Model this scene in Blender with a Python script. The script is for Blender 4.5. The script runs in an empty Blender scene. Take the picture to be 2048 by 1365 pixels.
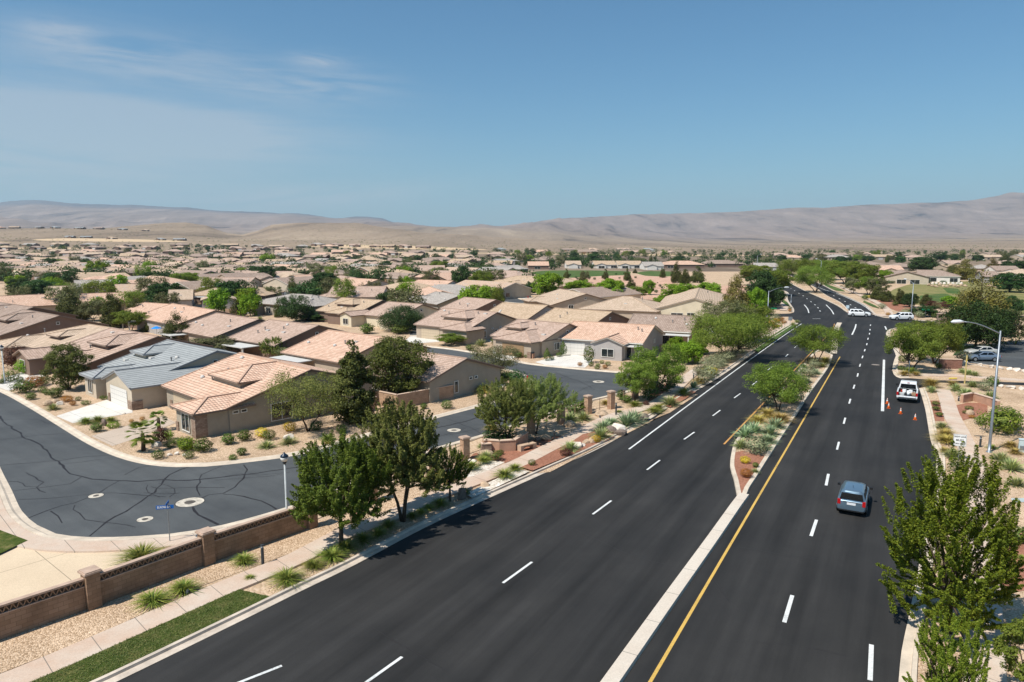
import bpy, bmesh, math, random
import numpy as np
from mathutils import Vector, Matrix
R = math.radians
S = bpy.context.scene
C = S.collection
# ---------------------------------------------------------------- camera, sky, sun, exposure
F, YH, CAMH = 1420.0, 485.0, 17.5          # focal length in photo pixels, horizon row, drone height
TH = math.atan((682.5 - YH) / F)
cam = bpy.data.cameras.new('camera'); camo = bpy.data.objects.new('camera', cam); C.objects.link(camo)
camo.location = (0, 0, CAMH); camo.rotation_euler = (R(90) - TH, 0, 0)
cam.sensor_width = 36; cam.lens = 36 * F / 2048; cam.clip_start = .5; cam.clip_end = 60000
S.camera = camo
SUN_EL, SUN_AZ = R(56), R(232)             # azimuth clockwise from +Y: behind the drone, on its left
sund = Vector((math.sin(SUN_AZ) * math.cos(SUN_EL), math.cos(SUN_AZ) * math.cos(SUN_EL), math.sin(SUN_EL)))
sl = bpy.data.lights.new('sun', 'SUN'); so = bpy.data.objects.new('sun', sl); C.objects.link(so)
sl.energy = 5.0; sl.angle = R(.53); sl.color = (1, .955, .88)
so.rotation_euler = sund.to_track_quat('Z', 'Y').to_euler(); so.location = (0, 0, 60)
W = bpy.data.worlds.new('World'); S.world = W; W.use_nodes = True
wn, wl = W.node_tree.nodes, W.node_tree.links
sky = wn.new('ShaderNodeTexSky'); sky.sky_type = 'NISHITA'; sky.sun_disc = False
sky.sun_elevation = SUN_EL; sky.sun_rotation = SUN_AZ; sky.altitude = 800; sky.air_density = 1.25; sky.dust_density = 1.3; sky.ozone_density = 3.0
bg = wn['Background']; bg.inputs[1].default_value = .080
S.view_settings.view_transform = 'Standard'; S.view_settings.look = 'None'; S.view_settings.gamma = 1
S.view_settings.exposure = 0.24
try:
    S.cycles.volume_bounces = 0; S.cycles.max_bounces = 6; S.cycles.transparent_max_bounces = 8
except Exception: pass

def nd(t, kind, **kw):
    n = t.nodes.new(kind)
    for k, v in kw.items():
        if k.startswith('i_'):
            k = k[2:]; n.inputs[int(k) if k.isdigit() else k].default_value = v
        else: setattr(n, k, v)
    return n
def math_(t, op, a, b=None, clamp=False):
    n = t.nodes.new('ShaderNodeMath'); n.operation = op; n.use_clamp = clamp
    for i, x in enumerate((a, b)):
        if x is None: continue
        if isinstance(x, (int, float)): n.inputs[i].default_value = x
        else: t.links.new(x, n.inputs[i])
    return n.outputs[0]
def ramp(t, f, stops):
    n = t.nodes.new('ShaderNodeValToRGB'); e = n.color_ramp.elements
    while len(e) < len(stops): e.new(.5)
    for s, (p, c) in zip(e, stops): s.position = p; s.color = (*c, 1) if len(c) == 3 else c
    t.links.new(f, n.inputs[0]); return n.outputs[0]
def mixc(t, f, a, b, mode='MIX'):
    n = t.nodes.new('ShaderNodeMix'); n.data_type = 'RGBA'; n.blend_type = mode; n.clamp_factor = True
    for i, x in ((0, f), (6, a), (7, b)):
        if isinstance(x, (int, float)): n.inputs[i].default_value = x
        elif isinstance(x, tuple): n.inputs[i].default_value = (*x, 1)
        else: t.links.new(x, n.inputs[i])
    return n.outputs[2]
# thin high cloud streaks in the left part of the sky, mixed into the sky by direction
t = W.node_tree
tc = nd(t, 'ShaderNodeTexCoord'); sx = nd(t, 'ShaderNodeSeparateXYZ'); wl.new(tc.outputs['Generated'], sx.inputs[0])
az = math_(t, 'ARCTAN2', sx.outputs[0], sx.outputs[1])
def cloudmask(azc, azw, elc, elw, slope, sc_a, sc_e, lo, hi, seed):
    el = math_(t, 'ADD', sx.outputs[2], math_(t, 'MULTIPLY', az, slope))
    c = nd(t, 'ShaderNodeCombineXYZ'); wl.new(math_(t, 'MULTIPLY', az, sc_a), c.inputs[0]); wl.new(math_(t, 'MULTIPLY', el, sc_e), c.inputs[1]); c.inputs[2].default_value = seed
    n = nd(t, 'ShaderNodeTexNoise', i_Scale=1.0, i_Detail=7.0, i_Roughness=.62, i_Distortion=.5); wl.new(c.outputs[0], n.inputs['Vector'])
    m = nd(t, 'ShaderNodeMapRange', interpolation_type='SMOOTHSTEP'); wl.new(n.outputs[0], m.inputs[0]); m.inputs[1].default_value = lo; m.inputs[2].default_value = hi
    da = math_(t, 'DIVIDE', math_(t, 'SUBTRACT', az, azc), azw); de = math_(t, 'DIVIDE', math_(t, 'SUBTRACT', el, elc), elw)
    r2 = math_(t, 'ADD', math_(t, 'MULTIPLY', da, da), math_(t, 'MULTIPLY', de, de))
    g = math_(t, 'POWER', 2.718, math_(t, 'MULTIPLY', r2, -1.0))
    return math_(t, 'MULTIPLY', m.outputs[0], g)
ms = [cloudmask(-.48, .14, .20, .028, .03, 6, 55, .30, .66, 3.1), cloudmask(-.60, .24, .135, .045, .02, 3.2, 30, .22, .66, 8.4), cloudmask(-.60, .28, .085, .06, 0, 4, 34, .18, .66, 2.2),
      cloudmask(-.29, .12, .20, .022, .0, 7, 60, .32, .68, 1.7), cloudmask(-.40, .18, .135, .03, 0, 5, 60, .28, .66, 4.3), cloudmask(-.27, .14, .085, .016, -.10, 5, 44, .28, .66, 5.5), cloudmask(-.66, .10, .325, .022, 0, 4, 30, .3, .7, 6.2), cloudmask(-.545, .03, .232, .012, 0, 14, 50, .3, .6, 9.2), cloudmask(-.25, .04, .228, .010, 0, 12, 60, .3, .62, 7.7)]
tot = ms[0]
for m_ in ms[1:]: tot = math_(t, 'ADD', tot, m_, True)
deep = mixc(t, 1.0, sky.outputs[0], (.535, .935, 1.10), 'MULTIPLY')
deep = mixc(t, math_(t, 'MULTIPLY', math_(t, 'POWER', 2.718, math_(t, 'MULTIPLY', math_(t, 'ABSOLUTE', sx.outputs[2]), -11.0)), .62), deep, (4.5, 5.7, 7.0))   # dusty pale air low over the horizon
cmx = mixc(t, math_(t, 'MULTIPLY', tot, .46), deep, (6.2, 6.5, 6.9))
wl.new(cmx, bg.inputs[0])

# ---------------------------------------------------------------- geometry helpers
rnd = random.Random(7)
def G(px, py, z=0.0):
    """world point at height z seen at photo pixel (px, py): used to measure the place from the photo"""
    u, v = px - 1024, py - 682.5
    d = (u, F * math.cos(TH) - v * math.sin(TH), -(v * math.cos(TH) + F * math.sin(TH)))
    k = (z - CAMH) / d[2]
    return Vector((d[0] * k, d[1] * k, z))
def PX(p):
    x, y, z = p[0], p[1], p[2] - CAMH
    dep = y * math.cos(TH) - z * math.sin(TH); up = y * math.sin(TH) + z * math.cos(TH)
    return (1024 + F * x / dep, 682.5 - F * up / dep) if dep > 1 else (-9999, -9999)
def height(px, base_y, top_y):
    """height of an upright thing whose foot is at base_y and tip at top_y"""
    b = G(px, base_y); v = top_y - 682.5
    # ray at top_y meets the vertical through b
    dy, dz = F * math.cos(TH) - v * math.sin(TH), -(v * math.cos(TH) + F * math.sin(TH))
    return CAMH + b.y / dy * dz
def pxm(py):  # metres per photo pixel across, for a thing standing at row py
    return G(1025, py).x - G(1024, py).x
def link(o, parent=None):
    C.objects.link(o)
    if parent: o.parent = parent
    return o
def mesh_obj(name, verts, faces, mat, parent=None, smooth=False, uvs=None, loc=None):
    me = bpy.data.meshes.new(name); me.from_pydata([tuple(v) for v in verts], [], faces)
    if uvs is not None:
        ul = me.uv_layers.new(name='UVMap')
        ul.data.foreach_set('uv', np.array([c for f in uvs for p in f for c in p], dtype=np.float32))
    for m in (mat if isinstance(mat, (list, tuple)) else [mat]): me.materials.append(m)
    if smooth: me.polygons.foreach_set('use_smooth', [True] * len(me.polygons))
    me.update()
    o = bpy.data.objects.new(name, me); link(o, parent)
    if loc is not None: o.location = loc
    return o
def tag(o, label, cat, group=None):
    o['label'] = label; o['category'] = cat
    if group: o['group'] = group
    return o
def thing(name, label, cat, loc=(0, 0, 0), rotz=0, group=None):
    o = bpy.data.objects.new(name, None); link(o); o.empty_display_size = .3
    o.location = loc; o.rotation_euler = (0, 0, rotz)
    return tag(o, label, cat, group)
def copy_tree(root, loc, rotz, label, group=None, scale=1.0):
    r = root.copy(); C.objects.link(r); r.location = loc; r.rotation_euler = (0, 0, rotz)
    r.scale = scale if isinstance(scale, tuple) else (scale,) * 3
    r['label'] = label
    if group: r['group'] = group
    for ch in list(root.children):
        c = ch.copy(); C.objects.link(c); c.parent = r
        for g in list(ch.children):
            d = g.copy(); C.objects.link(d); d.parent = c
    return r
def structure(o, kind='structure'):
    o['kind'] = kind; return o
class MB:
    """collects boxes, tubes and polygons into one mesh"""
    def __init__(s): s.v, s.f = [], []
    def poly(s, pts):
        n = len(s.v); s.v += [tuple(p) for p in pts]; s.f.append(tuple(range(n, n + len(pts)))); return s
    def box(s, x0, x1, y0, y1, z0, z1, M=None):
        n = len(s.v); p = [(x, y, z) for z in (z0, z1) for y in (y0, y1) for x in (x0, x1)]
        if M is not None: p = [tuple(M @ Vector(q)) for q in p]
        s.v += p; s.f += [tuple(n + i for i in q) for q in ((0, 2, 3, 1), (4, 5, 7, 6), (0, 1, 5, 4), (2, 6, 7, 3), (0, 4, 6, 2), (1, 3, 7, 5))]; return s
    def bar(s, a, b, w, h):
        a, b = Vector(a), Vector(b); d = b - a; L = d.length
        if L < 1e-5: return s
        M = Matrix.Translation(a) @ d.to_track_quat('X', 'Z').to_matrix().to_4x4()
        return s.box(0, L, -w / 2, w / 2, -h / 2, h / 2, M)
    def tube(s, pts, rads, k=6, cap=True):
        pts = [Vector(p) for p in pts]; n0 = len(s.v)
        for i, p in enumerate(pts):
            d = (pts[min(i + 1, len(pts) - 1)] - pts[max(i - 1, 0)]).normalized()
            x = d.orthogonal().normalized(); y = d.cross(x)
            for j in range(k):
                a = 2 * math.pi * j / k; s.v.append(tuple(p + (x * math.cos(a) + y * math.sin(a)) * rads[i]))
            if i:
                # align by nearest start to limit twisting
                for j in range(k):
                    a0, a1 = n0 + (i - 1) * k + j, n0 + (i - 1) * k + (j + 1) % k
                    s.f.append((a0, a1, a1 + k, a0 + k))
        if cap: s.f.append(tuple(range(n0 + (len(pts) - 1) * k, n0 + len(pts) * k))); s.f.append(tuple(range(n0 + k - 1, n0 - 1, -1)))
        return s
    def lathe(s, prof, k=12, c=(0, 0, 0)):
        n0 = len(s.v)
        for r, z in prof:
            for j in range(k):
                a = 2 * math.pi * j / k; s.v.append((c[0] + r * math.cos(a), c[1] + r * math.sin(a), c[2] + z))
        for i in range(len(prof) - 1):
            for j in range(k):
                a0, a1 = n0 + i * k + j, n0 + i * k + (j + 1) % k; s.f.append((a0, a1, a1 + k, a0 + k))
        s.f.append(tuple(range(n0 + (len(prof) - 1) * k, n0 + len(prof) * k))); s.f.append(tuple(range(n0 + k - 1, n0 - 1, -1)))
        return s
    def build(s, name, mat, parent=None, smooth=False, loc=None): return mesh_obj(name, s.v, s.f, mat, parent, smooth, loc=loc)
def smoothline(pts, step=1.2):
    P = [Vector((p[0], p[1])) for p in pts]; out = []
    for i in range(len(P) - 1):
        p0, p1, p2, p3 = P[max(i - 1, 0)], P[i], P[i + 1], P[min(i + 2, len(P) - 1)]
        n = max(1, min(24, int((p2 - p1).length / step)))
        for k in range(n):
            u = k / n
            out.append(.5 * ((2 * p1) + (p2 - p0) * u + (2 * p0 - 5 * p1 + 4 * p2 - p3) * u * u + (3 * p1 - p0 - 3 * p2 + p3) * u ** 3))
    out.append(P[-1]); return out
def gl(*px): return [G(*p) for p in px]
def normals2(pts, closed=False):
    n = len(pts); N = []
    for i in range(n):
        a, b = (pts[i - 1], pts[(i + 1) % n]) if closed else (pts[max(i - 1, 0)], pts[min(i + 1, n - 1)])
        d = Vector((b[0] - a[0], b[1] - a[1])); d = d.normalized() if d.length > 1e-6 else Vector((1, 0)); N.append(Vector((-d.y, d.x)))
    return N
def ribbon(name, pts, profile, mat, closed=False, parent=None, kind='structure'):
    """sweeps (offset-to-the-left, z) profile along a ground line"""
    N = normals2(pts, closed); v, f = [], []; k = len(profile)
    for p, n in zip(pts, N):
        for o, z in profile: v.append((p[0] + n.x * o, p[1] + n.y * o, z))
    m = len(pts)
    for i in range(m if closed else m - 1):
        j = (i + 1) % m
        for a in range(k - 1): f.append((i * k + a, j * k + a, j * k + a + 1, i * k + a + 1))
    o = mesh_obj(name, v, f, mat, parent)
    return structure(o, kind) if kind else o
def sheet(name, pts, z, mat, kind='structure', skirt=0):
    from mathutils.geometry import tessellate_polygon
    v = [(p[0], p[1], z) for p in pts]
    f = [tuple(t_) for t_ in tessellate_polygon([[Vector(q) for q in v]])]
    if skirt:
        n = len(v); v += [(p[0], p[1], z - skirt) for p in pts]; f += [(i, (i + 1) % n, (i + 1) % n + n, i + n) for i in range(n)]
    o = mesh_obj(name, v, f, mat)
    return structure(o, kind) if kind else o
def vnoise(x, y, seed=0):
    def h(i, j): 
        n = np.sin(i * 127.1 + j * 311.7 + seed * 74.7) * 43758.5453
        return n - np.floor(n)
    i, j = np.floor(x), np.floor(y); u, v = x - i, y - j; u = u * u * (3 - 2 * u); v = v * v * (3 - 2 * v)
    return (h(i, j) * (1 - u) + h(i + 1, j) * u) * (1 - v) + (h(i, j + 1) * (1 - u) + h(i + 1, j + 1) * u) * v
def fbm(x, y, oct=5, seed=0, ridged=False):
    s, a = 0, .5
    for o in range(oct):
        n = vnoise(x, y, seed + o)
        s = s + a * ((1 - np.abs(2 * n - 1)) if ridged else n); x, y, a = x * 2.03 + 5.3, y * 2.03 + 1.7, a * .5
    return s
ORD = 'first second third fourth fifth sixth seventh eighth ninth tenth eleventh twelfth thirteenth fourteenth fifteenth sixteenth seventeenth eighteenth nineteenth'.split()
def ordinal(n):
    if n <= 19: return ORD[n - 1]
    T = {2: 'twent', 3: 'thirt', 4: 'fort', 5: 'fift', 6: 'sixt', 7: 'sevent', 8: 'eight', 9: 'ninet'}
    return T[n // 10] + 'ieth' if n % 10 == 0 else T[n // 10] + 'y-' + ORD[n % 10 - 1]

# ---------------------------------------------------------------- materials
def newmat(name):
    m = bpy.data.materials.new(name); m.use_nodes = True; return m, m.node_tree, m.node_tree.nodes['Principled BSDF']
def M_(name, col, rough=.9, var=.2, scale=2.0, col2=None, bump=0.0, bscale=30, spec=.25, metal=0, fine=0.0, fscale=25):
    m, t, b = newmat(name)
    geo = nd(t, 'ShaderNodeNewGeometry')
    n = nd(t, 'ShaderNodeTexNoise', i_Scale=scale, i_Detail=6.0, i_Roughness=.6); t.links.new(geo.outputs['Position'], n.inputs['Vector'])
    c2 = col2 or tuple(min(1, x * (1 - var)) for x in col); c1 = col if col2 else tuple(min(1, x * (1 + var * .6)) for x in col)
    c = ramp(t, n.outputs[0], [(.32, c2), (.68, c1)])
    if fine:
        n2 = nd(t, 'ShaderNodeTexNoise', i_Scale=fscale, i_Detail=3.0, i_Roughness=.7); t.links.new(geo.outputs['Position'], n2.inputs['Vector'])
        g = ramp(t, n2.outputs[0], [(.3, (1 - fine,) * 3), (.7, (1 + fine * .6,) * 3)]); c = mixc(t, 1.0, c, g, 'MULTIPLY')
    t.links.new(c, b.inputs['Base Color']); b.inputs['Roughness'].default_value = rough; b.inputs['Metallic'].default_value = metal
    b.inputs['Specular IOR Level'].default_value = spec
    if bump:
        nb = nd(t, 'ShaderNodeTexNoise', i_Scale=bscale, i_Detail=4.0); t.links.new(geo.outputs['Position'], nb.inputs['Vector'])
        bp = nd(t, 'ShaderNodeBump', i_Strength=bump, i_Distance=.05); t.links.new(nb.outputs[0], bp.inputs['Height']); t.links.new(bp.outputs[0], b.inputs['Normal'])
    return m
def gravel(name, a, b_, c_, sc=9.0, patch=.25):
    """loose stone: every voronoi cell a stone with its own tint"""
    m, t, b = newmat(name); geo = nd(t, 'ShaderNodeNewGeometry')
    v = nd(t, 'ShaderNodeTexVoronoi', i_Scale=sc); t.links.new(geo.outputs['Position'], v.inputs['Vector'])
    sp = nd(t, 'ShaderNodeSeparateColor'); t.links.new(v.outputs['Color'], sp.inputs[0])
    col = ramp(t, sp.outputs[0], [(0, a), (.5, b_), (1, c_)])
    n = nd(t, 'ShaderNodeTexNoise', i_Scale=.22, i_Detail=7.0, i_Roughness=.65); t.links.new(geo.outputs['Position'], n.inputs['Vector'])
    g = ramp(t, n.outputs[0], [(.3, (1 - patch, 1 - patch * 1.1, 1 - patch * 1.2)), (.7, (1 + patch * .5,) * 3)]); col = mixc(t, 1.0, col, g, 'MULTIPLY')
    t.links.new(col, b.inputs['Base Color']); b.inputs['Roughness'].default_value = .95; b.inputs['Specular IOR Level'].default_value = .1
    bp = nd(t, 'ShaderNodeBump', i_Strength=.7, i_Distance=.06); t.links.new(v.outputs['Distance'], bp.inputs['Height']); bp.invert = True; t.links.new(bp.outputs[0], b.inputs['Normal'])
    return m
def asphalt(name, base, hd, streak=.35, tint=(1, 1, 1)):
    m, t, b = newmat(name); geo = nd(t, 'ShaderNodeNewGeometry')
    mp = nd(t, 'ShaderNodeMapping'); mp.inputs['Rotation'].default_value = (0, 0, hd); mp.inputs['Scale'].default_value = (1.0, .03, 1)
    # rotate so that y runs along the road, then stretch along it
    vr = nd(t, 'ShaderNodeVectorRotate', rotation_type='Z_AXIS'); vr.inputs['Angle'].default_value = hd; t.links.new(geo.outputs['Position'], vr.inputs['Vector'])
    sc = nd(t, 'ShaderNodeVectorMath', operation='MULTIPLY'); t.links.new(vr.outputs[0], sc.inputs[0]); sc.inputs[1].default_value = (.7, .03, 1)
    n = nd(t, 'ShaderNodeTexNoise', i_Scale=1.0, i_Detail=6.0, i_Roughness=.6); t.links.new(sc.outputs[0], n.inputs['Vector'])
    n2 = nd(t, 'ShaderNodeTexNoise', i_Scale=.12, i_Detail=6.0, i_Roughness=.65); t.links.new(geo.outputs['Position'], n2.inputs['Vector'])
    n3 = nd(t, 'ShaderNodeTexNoise', i_Scale=28.0, i_Detail=3.0, i_Roughness=.8); t.links.new(geo.outputs['Position'], n3.inputs['Vector'])
    c = ramp(t, n.outputs[0], [(.3, tuple(base * (1 - streak) * x for x in tint)), (.7, tuple(base * (1 + streak) * x for x in tint))])
    c = mixc(t, 1.0, c, ramp(t, n2.outputs[0], [(.3, (.74,) * 3), (.7, (1.3, 1.26, 1.2))]), 'MULTIPLY')
    c = mixc(t, 1.0, c, ramp(t, n3.outputs[0], [(.25, (.72,) * 3), (.75, (1.3,) * 3)]), 'MULTIPLY')
    t.links.new(c, b.inputs['Base Color']); b.inputs['Roughness'].default_value = .85; b.inputs['Specular IOR Level'].default_value = .25
    bp = nd(t, 'ShaderNodeBump', i_Strength=.3, i_Distance=.01); t.links.new(n3.outputs[0], bp.inputs['Height']); t.links.new(bp.outputs[0], b.inputs['Normal'])
    return m
def slabs(name, a, b_, hd, joint=1.6, jx=60.0):
    """poured concrete with sawn joints across, every `joint` metres"""
    m, t, b = newmat(name); geo = nd(t, 'ShaderNodeNewGeometry')
    vr = nd(t, 'ShaderNodeVectorRotate', rotation_type='Z_AXIS'); vr.inputs['Angle'].default_value = hd; t.links.new(geo.outputs['Position'], vr.inputs['Vector'])
    s = nd(t, 'ShaderNodeSeparateXYZ'); t.links.new(vr.outputs[0], s.inputs[0])
    def line(o, per, w):
        fr = math_(t, 'FRACT', math_(t, 'DIVIDE', o, per)); return math_(t, 'LESS_THAN', fr, w / per)
    j = math_(t, 'MAXIMUM', line(s.outputs[1], joint, .035), line(s.outputs[0], jx, .035))
    n = nd(t, 'ShaderNodeTexNoise', i_Scale=.35, i_Detail=8.0, i_Roughness=.65); t.links.new(geo.outputs['Position'], n.inputs['Vector'])
    n2 = nd(t, 'ShaderNodeTexNoise', i_Scale=14.0, i_Detail=4.0); t.links.new(geo.outputs['Position'], n2.inputs['Vector'])
    c = ramp(t, n.outputs[0], [(.3, b_), (.7, a)]); c = mixc(t, 1.0, c, ramp(t, n2.outputs[0], [(.3, (.9,) * 3), (.7, (1.06,) * 3)]), 'MULTIPLY')
    c = mixc(t, j, c, tuple(x * .35 for x in a))
    t.links.new(c, b.inputs['Base Color']); b.inputs['Roughness'].default_value = .9; b.inputs['Specular IOR Level'].default_value = .2
    return m
def grassmat(name, a, b_, c_):
    m, t, b = newmat(name); geo = nd(t, 'ShaderNodeNewGeometry')
    n = nd(t, 'ShaderNodeTexNoise', i_Scale=(1.4 if name == 'lawn' else .12), i_Detail=9.0, i_Roughness=.75); t.links.new(geo.outputs['Position'], n.inputs['Vector'])
    n2 = nd(t, 'ShaderNodeTexNoise', i_Scale=22.0, i_Detail=4.0, i_Roughness=.8); t.links.new(geo.outputs['Position'], n2.inputs['Vector'])
    c = ramp(t, n.outputs[0], [(.32, a), (.5, b_), (.68, c_)]); c = mixc(t, 1.0, c, ramp(t, n2.outputs[0], [(.25, (.5,) * 3), (.75, (1.45,) * 3)]), 'MULTIPLY')
    t.links.new(c, b.inputs['Base Color']); b.inputs['Roughness'].default_value = 1; b.inputs['Specular IOR Level'].default_value = .05
    bp = nd(t, 'ShaderNodeBump', i_Strength=.8, i_Distance=.08); t.links.new(n2.outputs[0], bp.inputs['Height']); t.links.new(bp.outputs[0], b.inputs['Normal'])
    return m
def rooftile(name, a, b_, c_, barrel=1.0, tu=.31, tv=.40, flat=False):
    m, t, b = newmat(name); a, b_, c_ = ([min(.8, x * (1.72 if not flat else 1.25)) for x in q] for q in (a, b_, c_)); a, b_, c_ = tuple(a), tuple(b_), tuple(c_)
    uv = nd(t, 'ShaderNodeUVMap'); s = nd(t, 'ShaderNodeSeparateXYZ'); t.links.new(uv.outputs[0], s.inputs[0])
    U = math_(t, 'DIVIDE', s.outputs[0], tu); V = math_(t, 'DIVIDE', s.outputs[1], tv)
    cb = nd(t, 'ShaderNodeCombineXYZ'); t.links.new(math_(t, 'FLOOR', U), cb.inputs[0]); t.links.new(math_(t, 'FLOOR', V), cb.inputs[1])
    wnz = nd(t, 'ShaderNodeTexWhiteNoise', noise_dimensions='2D'); t.links.new(cb.outputs[0], wnz.inputs['Vector'])
    geo = nd(t, 'ShaderNodeNewGeometry'); n = nd(t, 'ShaderNodeTexNoise', i_Scale=.5, i_Detail=5.0, i_Roughness=.7); t.links.new(geo.outputs['Position'], n.inputs['Vector'])
    f = math_(t, 'ADD', math_(t, 'MULTIPLY', wnz.outputs[0], .34), math_(t, 'MULTIPLY', n.outputs[0], .62))
    c = ramp(t, f, [(.15, a), (.5, b_), (.85, c_)])
    fv = math_(t, 'FRACT', V)
    if flat:  hu = math_(t, 'GREATER_THAN', math_(t, 'FRACT', U), .06)
    else:     hu = math_(t, 'ABSOLUTE', math_(t, 'SINE', math_(t, 'MULTIPLY', U, math.pi)))
    # butt edge of every course stands proud of the tile below
    hv = math_(t, 'SUBTRACT', 1.0, fv)
    h = math_(t, 'ADD', math_(t, 'MULTIPLY', hu, .6 * barrel), math_(t, 'MULTIPLY', hv, .55))
    bp = nd(t, 'ShaderNodeBump', i_Strength=.75, i_Distance=.08); t.links.new(h, bp.inputs['Height']); t.links.new(bp.outputs[0], b.inputs['Normal'])
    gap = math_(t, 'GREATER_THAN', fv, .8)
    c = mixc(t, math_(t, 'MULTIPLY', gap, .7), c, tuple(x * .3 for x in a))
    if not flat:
        pan = math_(t, 'LESS_THAN', hu, .3); c = mixc(t, math_(t, 'MULTIPLY', pan, .5), c, tuple(x * .5 for x in a))  # valleys between barrels darkened: shade put into the tile colour
    t.links.new(c, b.inputs['Base Color']); b.inputs['Roughness'].default_value = .85; b.inputs['Specular IOR Level'].default_value = .2
    return m
def blockwall(name, a, b_, bw=.4, bh=.2):
    m, t, b = newmat(name); uv = nd(t, 'ShaderNodeUVMap')
    br = nd(t, 'ShaderNodeTexBrick'); t.links.new(uv.outputs[0], br.inputs['Vector']); br.inputs['Scale'].default_value = 1
    br.inputs['Brick Width'].default_value = bw; br.inputs['Row Height'].default_value = bh; br.inputs['Mortar Size'].default_value = .008
    br.inputs['Color1'].default_value = (*a, 1); br.inputs['Color2'].default_value = (*b_, 1); br.inputs['Mortar'].default_value = (*[x * .7 for x in a], 1)
    geo = nd(t, 'ShaderNodeNewGeometry'); n = nd(t, 'ShaderNodeTexNoise', i_Scale=1.2, i_Detail=6.0); t.links.new(geo.outputs['Position'], n.inputs['Vector'])
    c = mixc(t, 1.0, br.outputs[0], ramp(t, n.outputs[0], [(.3, (.78,) * 3), (.7, (1.12,) * 3)]), 'MULTIPLY')
    t.links.new(c, b.inputs['Base Color']); b.inputs['Roughness'].default_value = .95; b.inputs['Specular IOR Level'].default_value = .1
    return m
def leafmat(name, a, b_, c_, trans=.3, spec=.25):
    m, t, b = newmat(name); geo = nd(t, 'ShaderNodeNewGeometry'); oi = nd(t, 'ShaderNodeObjectInfo')
    n = nd(t, 'ShaderNodeTexNoise', i_Scale=1.1, i_Detail=3.0); t.links.new(geo.outputs['Position'], n.inputs['Vector'])
    f = math_(t, 'ADD', math_(t, 'MULTIPLY', geo.outputs['Random Per Island'], .55), math_(t, 'MULTIPLY', n.outputs[0], .45))
    c = ramp(t, f, [(.2, a), (.5, b_), (.85, c_)])
    hs = nd(t, 'ShaderNodeHueSaturation'); t.links.new(c, hs.inputs['Color'])
    t.links.new(math_(t, 'ADD', math_(t, 'MULTIPLY', oi.outputs['Random'], .03), .485), hs.inputs['Hue']); t.links.new(math_(t, 'ADD', math_(t, 'MULTIPLY', oi.outputs['Random'], .35), .82), hs.inputs['Value'])
    t.links.new(hs.outputs[0], b.inputs['Base Color']); b.inputs['Roughness'].default_value = .6; b.inputs['Specular IOR Level'].default_value = spec
    tr = nd(t, 'ShaderNodeBsdfTranslucent'); t.links.new(hs.outputs[0], tr.inputs[0]); mx = nd(t, 'ShaderNodeMixShader'); mx.inputs[0].default_value = trans
    t.links.new(b.outputs[0], mx.inputs[1]); t.links.new(tr.outputs[0], mx.inputs[2]); t.links.new(mx.outputs[0], t.nodes['Material Output'].inputs[0])
    return m
HD = R(29.0)
mGround = gravel('desert_ground', (.44, .31, .20), (.52, .375, .25), (.60, .45, .32), 7.0)
mGravel = gravel('tan_gravel', (.34, .225, .135), (.54, .385, .255), (.72, .54, .38), 15.0)
mWhiteRock = gravel('white_rock', (.50, .42, .33), (.68, .60, .50), (.80, .74, .66), 6.0)
mRed = gravel('red_mulch', (.27, .12, .075), (.33, .15, .095), (.38, .18, .12), 10.0, .18)
mPink = gravel('pink_dirt', (.50, .30, .21), (.56, .35, .25), (.60, .40, .30), 2.0)
mRoad = asphalt('road_asphalt', .0245, HD, .42, (1.03, 1, .985))
mStreet = asphalt('street_asphalt', .078, R(-50), .13, (.93, 1.0, 1.05))
def roadpaint(n, c):
    m, t, b = newmat(n); geo = nd(t, 'ShaderNodeNewGeometry'); n1 = nd(t, 'ShaderNodeTexNoise', i_Scale=9.0, i_Detail=8.0, i_Roughness=.75); t.links.new(geo.outputs['Position'], n1.inputs['Vector'])
    n2 = nd(t, 'ShaderNodeTexNoise', i_Scale=.6, i_Detail=4.0); t.links.new(geo.outputs['Position'], n2.inputs['Vector'])
    f = math_(t, 'ADD', math_(t, 'MULTIPLY', n1.outputs[0], .65), math_(t, 'MULTIPLY', n2.outputs[0], .35))
    c2 = ramp(t, f, [(.36, tuple(x * .22 + .02 for x in c)), (.43, tuple(x * .75 for x in c)), (.62, c)]); t.links.new(c2, b.inputs['Base Color']); b.inputs['Roughness'].default_value = .75; return m
mWhite = roadpaint('white_paint', (.74, .74, .71))
mYellow = roadpaint('yellow_paint', (.66, .41, .09))
mOrangeP = roadpaint('ochre_paint', (.58, .29, .08))
mConc = slabs('concrete', (.60, .52, .43), (.50, .41, .33), R(29), 1.8)
mConcP = slabs('sidewalk_concrete', (.58, .49, .40), (.52, .36, .26), R(45), 1.9)
mConcL = slabs('driveway_concrete', (.70, .66, .60), (.60, .55, .48), R(-50), 3.2, 3.2)
mConcR = slabs('pink_concrete', (.52, .42, .33), (.46, .36, .28), R(-50), 3.4, 3.4)
mCurb = M_('kerb_concrete', (.56, .47, .38), .9, .25, 1.2, fine=.12)
mCurbP = M_('kerb_concrete_tan', (.60, .50, .39), .9, .2, 1.0, fine=.1)
mLawn = grassmat('lawn', (.045, .075, .014), (.085, .11, .026), (.22, .19, .075))
mFair = grassmat('fairway', (.05, .10, .028), (.08, .125, .038), (.15, .16, .06))
mFairDry = grassmat('dry_fairway', (.13, .16, .05), (.22, .20, .08), (.30, .24, .11))
mStain = M_('crack_sealant', (.022, .019, .019), .6, .2, 5)
mSteel = M_('galvanised_steel', (.26, .285, .31), .45, .12, 3, metal=.6)
mDarkMetal = M_('dark_metal', (.035, .037, .042), .5, .2, 5)
mGlassD = M_('window_glass', (.018, .024, .026), .08, .3, 1.5, spec=.8)
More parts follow.
